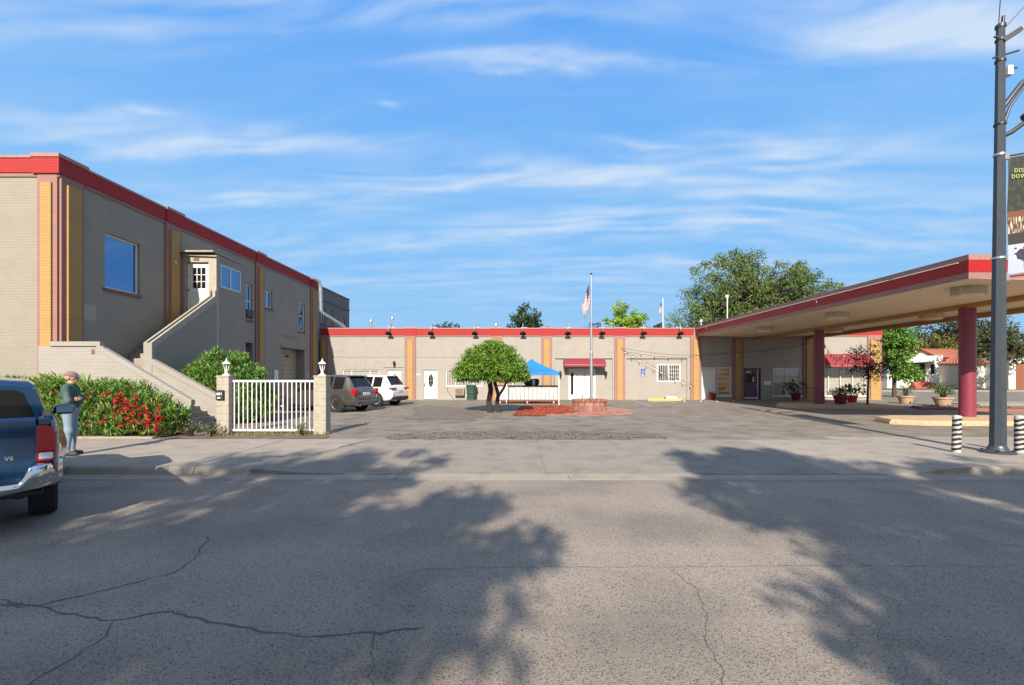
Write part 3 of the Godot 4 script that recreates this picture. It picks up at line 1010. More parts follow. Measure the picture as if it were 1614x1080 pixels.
	mb.cbox(-0.0, 1.26, -0.1, 6.48, -6.9, -6.75, 0.005)
	part(po, "porch_back", mb, M.grey_cream_brick)
	mb = MB.new()
	mb.bar(Vector3(0.68, 6.55, -4.66), Vector3(0.68, 6.52, -6.95), 1.52, 0.06)
	part(po, "porch_roof", mb, M.cream_paint)
	mb = MB.new()
	mb.bar(Vector3(0.05, 6.45, -4.86), Vector3(1.47, 6.40, -4.86), 0.09, 0.06)
	part(po, "porch_trim", mb, M.cream_paint)
	window(po, Vector3(1.42, 5.23, -5.16), F, X, 1.36, 0.92, [0.5], [], M.mirror_glass, null, 0.0, 0.05, M.white_paint, false)
	# porch door with nine lights
	var door := Node3D.new()
	door.name = "door"
	po.add_child(door)
	mb = MB.new()
	wall(mb, Vector3(0.20, 4.12, -5.0), X, S, 0.0, 0.88, 0.0, 2.03, [[0.20, 0.72, 1.02, 1.85]], 0.05)
	part(door, "door_leaf", mb, M.white_paint)
	for i in 3:
		for j in 3:
			mb = MB.new()
			mb.box(0.41 + i * 0.171, 0.57 + i * 0.171, 5.15 + j * 0.272, 5.41 + j * 0.272, -5.032, -5.026)
			part(door, "pane", mb, M.dark_glass)
	mb = MB.new()
	mb.box(0.395, 0.93, 5.12, 5.99, -5.045, -5.034)
	part(door, "pane_backing", mb, M.white_paint)
	for i in 2:
		mb = MB.new()
		mb.box(0.561 + i * 0.171, 0.590 + i * 0.171, 5.14, 5.97, -5.024, -5.002)
		part(door, "glazing_bar", mb, M.white_paint)
		mb = MB.new()
		mb.box(0.40, 0.92, 5.402 + i * 0.272, 5.430 + i * 0.272, -5.022, -5.004)
		part(door, "glazing_bar", mb, M.white_paint)
	mb = MB.new()
	mb.ball(Vector3(0.27, 5.07, -4.95), Vector3(0.035, 0.035, 0.04), 8)
	part(door, "door_knob", mb, M.brass_dark)
	text(po, "door_number", "403", 0.15, 0.02, M.sill_paint, Transform3D(Basis(), Vector3(0.62, 6.28, -4.885)))
	mb = MB.new()
	mb.lathe(Vector3(0.0, 6.0, -4.45), [[0.0, -0.02], [0.06, 0.0], [0.05, 0.16], [0.0, 0.18]], 10, Basis(Vector3.BACK, -PI / 2.6))
	part(po, "flood_lamp", mb, M.white_metal)
	# galvanised duct climbing from the low roof
	var du := thing("roof_duct", "shiny galvanised duct bending over the corner where both buildings meet", "duct", V(-13.0, LOT, 30.2))
	mb = MB.new()
	mb.tube([Vector3(-0.75, 7.92, 0.75), Vector3(-0.35, 8.02, 0.5), Vector3(0.05, 8.0, 0.25), Vector3(0.25, 7.85, 0.05), Vector3(0.30, 7.5, -0.05), Vector3(0.32, 5.95, -0.1), Vector3(0.4, 5.78, -0.2), Vector3(1.35, 5.05, -1.3), Vector3(1.42, 4.9, -1.45), Vector3(1.42, 4.4, -1.6)], [0.13], 12)
	part(du, "duct_pipe", mb, M.galvanised)
	for q in [[0.305, 7.3, -0.06], [0.31, 6.6, -0.08], [0.315, 6.1, -0.09]]:
		mb = MB.new()
		mb.lathe(Vector3(q[0], q[1], q[2]), [[0.13, -0.03], [0.145, -0.02], [0.145, 0.02], [0.13, 0.03]], 12)
		part(du, "joint_ring", mb, M.galvanised)


func build_staircase() -> void:
	var s := thing("outdoor_staircase", "cream masonry staircase with solid parapets climbing to the upper door", "staircase", V(-13.2, LOT, 13.05))
	# local x from the building's side wall, z towards the street; the low flight climbs to -x, the high flight climbs away from the street
	var mb := MB.new()
	var front := [Vector2(-1.05, -0.1), Vector2(4.02, -0.1), Vector2(4.02, 0.93), Vector2(1.50, 2.40), Vector2(1.50, 2.58), Vector2(0.0, 2.58), Vector2(-0.02, 2.50), Vector2(-0.58, 2.50), Vector2(-0.6, -0.1)]
	front = [Vector2(-0.34, -0.1), Vector2(4.0, -0.1), Vector2(4.0, 0.85), Vector2(1.52, 2.32), Vector2(1.52, 2.50), Vector2(-0.34, 2.50)]
	mb.prism(front, Vector3(0, 0, -0.11), Vector3.RIGHT, Vector3.UP, Vector3(0, 0, 0.11))
	part(s, "front_parapet", mb, M.cream_brick)
	mb = MB.new()
	mb.prism([Vector2(4.06, 0.80), Vector2(4.06, 0.95), Vector2(1.46, 2.49), Vector2(1.46, 2.62), Vector2(0.02, 2.62), Vector2(0.02, 2.49), Vector2(1.36, 2.49), Vector2(1.36, 2.38)], Vector3(0, 0, -0.12), Vector3.RIGHT, Vector3.UP, Vector3(0, 0, 0.16))
	part(s, "front_coping", mb, M.cream_brick)
	mb = MB.new()
	mb.cbox(3.90, 4.03, -0.1, 0.84, -0.115, 0.03, 0.012)
	part(s, "end_post", mb, M.cream_brick)
	mb = MB.new()
	mb.cbox(1.18, 1.28, 2.26, 2.40, -0.02, 0.015, 0.008)
	part(s, "vent", mb, M.sill_paint)
	# inner parapet between low flight and shrub
	mb = MB.new()
	mb.prism([Vector2(1.18, -0.1), Vector2(3.62, -0.1), Vector2(3.62, 0.86), Vector2(1.18, 2.20)], Vector3(0, 0, -2.0), Vector3.RIGHT, Vector3.UP, Vector3(0, 0, 0.12))
	part(s, "inner_parapet", mb, M.cream_brick)
	mb = MB.new()
	mb.prism([Vector2(3.66, 0.80), Vector2(3.66, 0.98), Vector2(1.43, 2.20), Vector2(1.43, 2.00)], Vector3(0, 0, -2.02), Vector3.RIGHT, Vector3.UP, Vector3(0, 0, 0.18))
	part(s, "inner_coping", mb, M.cream_brick)
	# steps of the low flight, each a block
	for i in 10:
		mb = MB.new()
		var x1 := 3.72 - i * 0.24
		mb.cbox(x1 - 0.262, x1, -0.1, 0.165 * (i + 1), -1.878, -0.112, 0.008)
		part(s, "step", mb, M.kerb_concrete)
	mb = MB.new()
	mb.box(0.02, 1.30, -0.1, 1.70, -1.98, -0.121)
	part(s, "landing", mb, M.kerb_concrete)
	# high flight between building and outer parapet
	for i in 13:
		mb = MB.new()
		var z := -1.98 - i * 0.235
		mb.cbox(0.02, 1.178, -0.1 if i > 11 else 1.3, 1.70 + 0.177 * (i + 1), z - 0.25, z, 0.008)
		part(s, "step", mb, M.kerb_concrete)
	# outer parapet: outline in (distance from street, height)
	mb = MB.new()
	mb.prism([Vector2(1.9, -0.1), Vector2(5.14, -0.1), Vector2(5.14, 4.62), Vector2(1.9, 2.55)], Vector3(1.18, 0, 0), Vector3(0, 0, -1), Vector3.UP, Vector3(0.24, 0, 0))
	part(s, "outer_parapet", mb, M.grey_cream_brick)
	mb = MB.new()
	for x in [1.165, 1.355]:
		mb.prism([Vector2(1.86, 2.50), Vector2(1.86, 2.72), Vector2(5.05, 4.80), Vector2(5.05, 5.02), Vector2(5.14, 5.02), Vector2(5.14, 4.58)], Vector3(x, 0, 0), Vector3(0, 0, -1), Vector3.UP, Vector3(0.08, 0, 0))
	part(s, "outer_coping", mb, M.cream_paint)
	mb = MB.new()
	mb.cbox(1.16, 1.44, -0.1, 2.72, -2.0, -1.86, 0.01)
	part(s, "newel", mb, M.cream_brick)


func oval(mb: MB, m: Vector3, rx: float, ry: float, n := 20, deep := 0.012) -> void:
	var poly := []
	for k in n: poly.append(Vector2(cos(TAU * k / n) * rx, sin(TAU * k / n) * ry))
	mb.prism(poly, m, Vector3.RIGHT, Vector3.UP, Vector3(0, 0, deep))


func oval_door(b: Node, x: float, h := 2.04) -> void:   # white door with an oval light, x = left edge
	var d := Node3D.new()
	d.name = "door"
	b.add_child(d, true)
	var mb := MB.new()
	mb.cbox(x + 0.04, x + 0.96, 0.03, h - 0.04, -0.13, -0.08, 0.008)
	part(d, "door_leaf", mb, M.white_paint)
	mb = MB.new()
	for q in [[x, x + 0.04, 0, h], [x + 0.96, x + 1.0, 0, h], [x + 0.04, x + 0.96, h - 0.04, h]]:
		mb.box(q[0], q[1], q[2], q[3], -0.15, -0.04)
	part(d, "door_frame", mb, M.cream_paint)
	mb = MB.new()
	oval(mb, Vector3(x + 0.52, 1.30, -0.079), 0.17, 0.46)
	part(d, "oval_pane", mb, M.dark_glass)
	mb = MB.new()
	for k in 24:
		var a := TAU * k / 24
		var e := TAU * (k + 1) / 24
		mb.bar(Vector3(x + 0.52 + cos(a) * 0.175, 1.30 + sin(a) * 0.465, -0.068), Vector3(x + 0.52 + cos(e) * 0.175, 1.30 + sin(e) * 0.465, -0.068), 0.03, 0.02, Vector3.BACK)
	part(d, "oval_moulding", mb, M.white_paint)
	mb = MB.new()
	mb.bar(Vector3(x + 0.52, 0.86, -0.062), Vector3(x + 0.52, 1.74, -0.062), 0.02, 0.01, Vector3.BACK)
	mb.bar(Vector3(x + 0.36, 1.30, -0.062), Vector3(x + 0.68, 1.30, -0.062), 0.02, 0.01, Vector3.BACK)
	part(d, "leading", mb, M.steel_grey)
	mb = MB.new()
	mb.cbox(x + 0.07, x + 0.12, 0.88, 1.12, -0.08, -0.05, 0.006)
	mb.ball(Vector3(x + 0.095, 0.98, -0.03), Vector3(0.03, 0.03, 0.03), 8)
	part(d, "handle", mb, M.brass_dark)


func awning(b: Node, x0: float, x1: float, y0: float, y1: float, out: float, scallop := true) -> void:
	var a := Node3D.new()
	a.name = "awning"
	b.add_child(a, true)
	var mb := MB.new()
	var drop := 0.14
	mb.sheet(12, 6, func(u, w): return Vector3(lerpf(x0, x1, u), lerpf(y0 + drop, y1, w) + 0.10 * sin(PI * w), lerpf(out, 0.02, w)))
	part(a, "cover", mb, M.awning_cloth)
	mb = MB.new()
	var n := int((x1 - x0) / 0.18)
	for k in n:
		var p0 := lerpf(x0, x1, float(k) / n)
		var p1 := lerpf(x0, x1, float(k + 1) / n)
		var pm := (p0 + p1) / 2
		mb.face([Vector3(p0, y0 + drop, out), Vector3(p1, y0 + drop, out), Vector3(p1, y0 + 0.03, out + 0.01), Vector3(pm, y0 if scallop else y0 + 0.03, out + 0.012), Vector3(p0, y0 + 0.03, out + 0.01)], Vector3(pm, y0, -5))
	part(a, "valance", mb, M.awning_cloth)
	for x in [x0, x1]:
		mb = MB.new()
		mb.prism([Vector2(0.02, y1), Vector2(0.02, y0 + drop), Vector2(out, y0 + drop), Vector2(out * 0.5, lerpf(y0 + drop, y1, 0.5) + 0.1)], Vector3(x - 0.004, 0, 0), Vector3.BACK, Vector3.UP, Vector3(0.008, 0, 0))
		part(a, "side_gusset", mb, M.awning_cloth)
	mb = MB.new()
	mb.tube([Vector3(x0, y0 + drop, 0.02), Vector3(x0, y0 + drop, out), Vector3(x1, y0 + drop, out), Vector3(x1, y0 + drop, 0.02)], [0.015], 6)
	part(a, "awning_frame", mb, M.steel_grey)


func wall_lantern(b: Node, x: float, y: float) -> void:
	var l := Node3D.new()
	l.name = "wall_lantern"
	b.add_child(l, true)
	var mb := MB.new()
	mb.box(x - 0.03, x + 0.03, y - 0.05, y + 0.22, 0.0, 0.03)
	mb.bar(Vector3(x, y + 0.20, 0.02), Vector3(x, y + 0.24, 0.16), 0.02, 0.02)
	mb.lathe(Vector3(x, y, 0.15), [[0.03, -0.16], [0.05, -0.13], [0.085, 0.10], [0.11, 0.11], [0.03, 0.22], [0.0, 0.24]], 8)
	part(l, "lantern_body", mb, M.dark_shade_metal)


func build_rear_building() -> void:
	var b := thing("single_storey_building", "long low cream building with red band and ochre pilasters behind the forecourt", "building", V(0, LOT, 31.3))
	var X := Vector3.RIGHT
	var S := Vector3.BACK
	var top := 4.91
	var holes := [[-11.6, -9.09, 0.95, 2.02], [-8.57, -7.57, 0.0, 2.04], [-6.09, -5.09, 0.0, 2.04], [-4.52, -2.04, 0.91, 2.02], [-0.4, 1.4, 0.91, 2.02], [2.96, 6.9, 0.0, 2.82], [7.84, 12.0, 0.0, 2.82],
		[13.04, 13.9, 0.0, 2.17], [14.04, 15.04, 0.26, 2.22], [15.9, 17.04, 0.0, 2.17], [17.9, 19.8, 0.25, 2.17], [21.3, 24.25, 0.25, 2.17]]
	var mb := MB.new()
	wall(mb, Vector3.ZERO, X, S, -13.15, 25.3, -0.1, top - 0.05, holes, 0.3)
	part(b, "front_wall", mb, M.cream_brick)
	mb = MB.new()
	wall(mb, Vector3(25.3, 0, -0.3), Vector3(0, 0, -1), X, 0.0, 11.0, -0.1, top - 0.05, [], 0.3)
	part(b, "end_wall", mb, M.cream_brick)
	mb = MB.new()
	mb.box(-13.1, 25.0, top - 0.7, top - 0.55, -11.2, -0.3)
	part(b, "roof", mb, M.roof_grey)
	mb = MB.new()
	mb.box(-13.15, 25.3, -0.1, top - 0.05, -11.6, -11.31)
	part(b, "back_wall", mb, M.cream_brick)
	mb = MB.new()   # closed rooms behind the openings
	mb.box(-13.1, 25.0, -0.1, top - 0.75, -2.6, -2.5)
	part(b, "inner_wall", mb, M.blind)
	for x in [-6.96, -1.05, 2.37, 7.37, 12.57, 15.46, 20.3, 24.82]:
		pilaster(b, Vector3(x, 0, 0), X, S, 0.95 if x > 24 else 0.74, 0.66 if x > 24 else 0.37, -0.1, top - 0.5, 0.06)
	pilaster(b, Vector3(-12.86, 0, 0), X, S, 0.5, 0.26, -0.1, top - 0.5, 0.06)
	var bumps := []
	for x in [-6.96, -1.05, 2.37, 7.37]: bumps.append([x - 0.4 + 13.15, x + 0.4 + 13.15])
	parapet(b, Vector3(-13.15, 0, 0), X, S, 25.6, top, bumps)
	parapet(b, Vector3(20.6, 0, 0), X, S, 4.75, top, [])
	# thin ledge course on the two left bays
	for q in [[-12.5, -7.35], [-6.55, -1.45]]:
		mb = MB.new()
		mb.cbox(q[0], q[1], 2.92, 2.97, 0.0, 0.03, 0.005)
		part(b, "ledge", mb, M.cream_paint)
	mb = MB.new()
	mb.cbox(-8.9, -7.4, 2.22, 2.27, 0.0, 0.05, 0.006)
	part(b, "ledge", mb, M.cream_paint)
	# boarded transom over the ribbon window
	for i in 4:
		mb = MB.new()
		mb.cbox(-11.35 + i * 0.66, -10.71 + i * 0.66, 2.08, 2.62, 0.0, 0.018, 0.004)
		part(b, "transom_board", mb, M.cream_brick)
	# windows and doors bay by bay
	window(b, Vector3(-11.6, 0.95, 0), X, S, 2.51, 1.07, [0.24, 0.74], [], M.clear_pane, M.curtain, 0.05, 0.06, M.white_paint, false)
	oval_door(b, -8.57)
	wall_lantern(b, -8.05, 2.42)
	oval_door(b, -6.09)
	mb = MB.new()
	mb.cbox(-6.55, -6.25, 1.68, 1.76, 0.0, 0.015, 0.003)
	part(b, "number_plate", mb, M.white_paint)
	for q in [[-4.52, 2.48], [-0.4, 1.8]]:
		var w := window(b, Vector3(q[0], 0.91, 0), X, S, q[1], 1.11, [0.26, 0.76], [], M.clear_pane, M.curtain, 0.05, 0.06, M.white_paint, false)
		var n := int(q[1] / 0.16)
		for i in n:
			mb = MB.new()
			mb.box(q[0] + 0.08 + i * 0.16, q[0] + 0.095 + i * 0.16, 0.97, 1.96, 0.0, 0.014)
			part(w, "bar", mb, M.dark_metal)
	var ac := Node3D.new()
	ac.name = "air_conditioner"
	b.add_child(ac)
	mb = MB.new()
	mb.cbox(-3.9, -3.26, 0.30, 0.82, 0.0, 0.34, 0.02)
	part(ac, "casing", mb, M.beige_panel)
	for i in 7:
		mb = MB.new()
		mb.box(-3.84, -3.32, 0.36 + i * 0.06, 0.39 + i * 0.06, 0.341, 0.352)
		part(ac, "louvre", mb, M.dark_shade_metal)
	mb = MB.new()
	mb.tube([Vector3(-4.45, 0.9, 0.02), Vector3(-4.42, 0.6, 0.02), Vector3(-4.2, 0.3, 0.02), Vector3(-4.0, 0.02, 0.02)], [0.012], 5)
	part(b, "wall_cable", mb, M.dark_metal)
	# entrance bay: recess, double door, awning, lanterns
	mb = MB.new()
	wall(mb, Vector3(0, 0, -0.10), X, S, 2.94, 6.92, -0.1, 2.84, [[3.9, 5.75, 0.0, 2.12]], 0.2)
	part(b, "recess_panel", mb, M.cream_brick)
	var en := Node3D.new()
	en.name = "entrance_door"
	b.add_child(en)
	mb = MB.new()
	for q in [[3.9, 3.98, 0, 2.12], [5.67, 5.75, 0, 2.12], [3.98, 5.67, 2.02, 2.12], [4.30, 4.36, 0, 2.02]]:
		mb.box(q[0], q[1], q[2], q[3], -0.24, -0.13)
	part(en, "door_frame", mb, M.white_paint)
	mb = MB.new()
	mb.box(4.05, 4.24, 0.32, 1.85, -0.215, -0.205)
	part(en, "sidelight_pane", mb, M.dark_glass)
	mb = MB.new()
	wall(mb, Vector3(0, 0, -0.20), X, S, 3.98, 4.30, 0, 2.02, [[4.06, 4.23, 0.33, 1.84]], 0.04)
	part(en, "sidelight", mb, M.white_paint)
	for q in [[4.36, 5.0], [5.02, 5.67]]:
		var lf := Node3D.new()
		lf.name = "door_leaf"
		en.add_child(lf, true)
		mb = MB.new()
		mb.cbox(q[0], q[1], 0.02, 2.01, -0.23, -0.19, 0.008)
		part(lf, "leaf", mb, M.white_paint)
		mb = MB.new()
		for r in [[0.22, 0.85], [1.0, 1.30], [1.42, 1.86]]:
			mb.cbox(q[0] + 0.12, q[1] - 0.12, r[0], r[1], -0.195, -0.178, 0.008)
		part(lf, "raised_panel", mb, M.white_paint, "stuff")
	mb = MB.new()
	mb.ball(Vector3(5.1, 1.0, -0.15), Vector3(0.03, 0.03, 0.03), 8)
	mb.ball(Vector3(5.1, 1.16, -0.16), Vector3(0.025, 0.025, 0.025), 8)
	part(en, "door_knob", mb, M.brass_dark)
	awning(b, 3.52, 6.32, 2.22, 2.80, 0.75)
	wall_lantern(b, 3.3, 1.72)
	wall_lantern(b, 6.42, 1.72)
	# bay with grilled window and parking sign
	mb = MB.new()
	wall(mb, Vector3(0, 0, -0.10), X, S, 7.82, 12.02, -0.1, 2.84, [[9.96, 11.57, 1.22, 2.43]], 0.2)
	part(b, "recess_panel", mb, M.cream_brick)
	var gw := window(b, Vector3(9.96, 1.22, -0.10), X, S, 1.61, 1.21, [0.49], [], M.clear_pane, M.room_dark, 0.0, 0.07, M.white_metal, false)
	for i in 12:
		mb = MB.new()
		var x := 10.06 + i * 0.128
		mb.box(x, x + 0.022, 1.29, 2.36, -0.095, -0.075)
		part(gw, "bar", mb, M.white_metal)
	for j in 3:
		mb = MB.new()
		mb.box(10.79, 11.5, 1.53 + j * 0.27, 1.55 + j * 0.27, -0.098, -0.072)
		part(gw, "cross_bar", mb, M.white_metal)
	var sg := Node3D.new()
	sg.name = "parking_sign"
	b.add_child(sg)
	mb = MB.new()
	mb.cbox(8.86, 9.15, 1.54, 2.10, -0.1, -0.085, 0.004)
	part(sg, "plate", mb, M.sign_blue)
	mb = MB.new()   # wheelchair symbol
	mb.ball(Vector3(8.985, 2.02, -0.083), Vector3(0.025, 0.025, 0.006), 8)
	mb.bar(Vector3(8.985, 1.99, -0.082), Vector3(8.99, 1.89, -0.082), 0.022, 0.006, Vector3.BACK)
	mb.bar(Vector3(8.985, 1.90, -0.082), Vector3(9.05, 1.895, -0.082), 0.020, 0.006, Vector3.BACK)
	mb.bar(Vector3(9.045, 1.895, -0.082), Vector3(9.075, 1.82, -0.082), 0.020, 0.006, Vector3.BACK)
	for k in 14:
		var a0 := TAU * k / 16 + 1.9
		var a1 := TAU * (k + 1) / 16 + 1.9
		mb.bar(Vector3(8.995 + cos(a0) * 0.075, 1.86 + sin(a0) * 0.075, -0.082), Vector3(8.995 + cos(a1) * 0.075, 1.86 + sin(a1) * 0.075, -0.082), 0.016, 0.006, Vector3.BACK)
	part(sg, "wheelchair_symbol", mb, M.white_paint)
	mb = MB.new()
	for j in 4: mb.box(8.90, 9.11 - 0.03 * (j % 2), 1.57 + j * 0.045, 1.592 + j * 0.045, -0.086, -0.082)
	part(sg, "sign_lines", mb, M.white_paint, "stuff")
	# bays under the canopy
	var pd := Node3D.new()
	pd.name = "plain_door"
	b.add_child(pd)
	mb = MB.new()
	mb.cbox(13.08, 13.86, 0.02, 2.10, -0.12, -0.07, 0.008)
	part(pd, "door_leaf", mb, M.white_paint)
	mb = MB.new()
	for q in [[13.0, 13.08, 0, 2.2], [13.86, 13.94, 0, 2.2], [13.08, 13.86, 2.12, 2.2]]: mb.box(q[0], q[1], q[2], q[3], -0.1, 0.02)
	part(pd, "door_frame", mb, M.white_paint)
	window(b, Vector3(14.04, 0.26, 0), X, S, 1.0, 1.96, [], [0.17, 0.33, 0.5, 0.66, 0.83], M.clear_pane, M.wood_blind, 0.03, 0.07, M.white_paint, false)
	mb = MB.new()
	mb.cbox(14.0, 15.08, 0.18, 0.26, 0.0, 0.06, 0.01)
	part(b, "window_ledge", mb, M.white_paint)
	var dd := Node3D.new()
	dd.name = "purple_door"
	b.add_child(dd)
	mb = MB.new()
	wall(mb, Vector3(0, 0, -0.08), X, S, 15.94, 16.86, 0.02, 2.12, [[16.1, 16.68, 1.12, 1.75]], 0.05)
	part(dd, "door_leaf", mb, M.purple_door)
	mb = MB.new()
	mb.box(16.08, 16.70, 1.10, 1.77, -0.115, -0.105)
	part(dd, "pane", mb, M.dark_glass)
	mb = MB.new()
	for q in [[15.88, 15.94, 0, 2.17], [16.98, 17.06, 0, 2.17], [15.94, 16.98, 2.12, 2.17]]: mb.box(q[0], q[1], q[2], q[3], -0.12, 0.0)
	part(dd, "door_frame", mb, M.purple_door)
	mb = MB.new()
	mb.box(16.06, 16.4, 1.86, 1.93, -0.08, -0.07)
	mb.box(16.55, 16.63, 1.22, 1.56, -0.104, -0.098)
	part(dd, "paper_notice", mb, M.white_paint, "stuff")
	mb = MB.new()
	mb.box(16.87, 16.90, 0.02, 2.1, -0.10, -0.06)
	mb.box(15.97, 16.86, 0.08, 0.14, -0.08, -0.068)
	part(dd, "metal_strip", mb, M.aluminium, "stuff")
	mb = MB.new()
	mb.ball(Vector3(16.8, 0.98, -0.04), Vector3(0.04, 0.04, 0.04), 8)
	part(dd, "door_knob", mb, M.aluminium)
	mb = MB.new()
	mb.cbox(17.28, 17.76, 1.0, 1.26, 0.0, 0.02, 0.005)
	part(b, "wall_notice", mb, M.white_paint)
	for q in [[17.9, 1.9, [0.5]], [21.3, 2.95, [0.14, 0.42, 0.70]]]:
		window(b, Vector3(q[0], 0.25, 0), X, S, q[1], 1.92, q[2], [], M.clear_pane, null, 0.03, 0.05, M.white_paint, false)
		mb = MB.new()
		mb.cbox(q[0] - 0.1, q[0] + q[1] + 0.1, 0.17, 0.25, 0.0, 0.08, 0.01)
		part(b, "window_ledge", mb, M.white_paint)
		for j in 8:
			mb = MB.new()
			mb.bar(Vector3(q[0] + 0.03, 0.42 + j * 0.235, -0.16), Vector3(q[0] + q[1] - 0.03, 0.42 + j * 0.235, -0.16), 0.03, 0.226, Vector3(0, 1, 0.15))
			part(b, "blind_slat", mb, M.blind)
	awning(b, 21.25, 24.3, 2.16, 3.12, 0.9, false)
	# gooseneck lamps over the parapet
	for x in [-8.35, -5.48, -2.52, 0.74, 3.78, 6.1, 8.9, 11.4]:
		var l := Node3D.new()
		l.name = "gooseneck_lamp"
		b.add_child(l, true)
		mb = MB.new()
		mb.tube([Vector3(x, top - 0.02, -0.25), Vector3(x, top + 0.22, -0.2), Vector3(x, top + 0.30, 0.05), Vector3(x, top + 0.22, 0.35), Vector3(x, top - 0.05, 0.42), Vector3(x, top - 0.2, 0.42)], [0.02], 6)
		mb.cbox(x - 0.12, x + 0.30, top - 0.02, top + 0.07, -0.35, -0.15, 0.01)
		part(l, "lamp_arm", mb, M.steel_grey)
		mb = MB.new()
		var tilt := Basis(Vector3.RIGHT, -0.45)
		mb.lathe(Vector3(x, top - 0.44, 0.45), [[0.22, 0.0], [0.21, 0.03], [0.16, 0.10], [0.08, 0.15], [0.04, 0.18], [0.035, 0.26], [0.0, 0.27]], 18, tilt)
		mb.lathe(Vector3(x, top - 0.44, 0.45), [[0.0, 0.15], [0.07, 0.13], [0.15, 0.08], [0.20, 0.03], [0.22, 0.0]], 18, tilt)
		part(l, "lamp_shade", mb, M.dark_shade_metal)
	# roof clutter
	for q in [[9.0, 2.4, 0.35], [13.9, 1.2, 0.4], [11.6, 1.0, 0.3]]:
		mb = MB.new()
		mb.cbox(q[0], q[0] + q[1], top - 0.5, top + q[2], -4.5, -3.4, 0.03)
		part(b, "roof_unit", mb, M.beige_panel)
	for q in [[-10.6, 0.9], [-9.0, 1.1], [-1.2, 0.6], [14.2, 0.9]]:
		mb = MB.new()
		mb.tube([Vector3(q[0], top - 0.5, -3.0), Vector3(q[0], top + q[1] - 0.12, -3.0)], [0.07], 8)
		mb.lathe(Vector3(q[0], top + q[1] - 0.14, -3.0), [[0.07, 0.0], [0.16, 0.02], [0.14, 0.14], [0.0, 0.18]], 10)
		part(b, "vent_pipe", mb, M.galvanised)


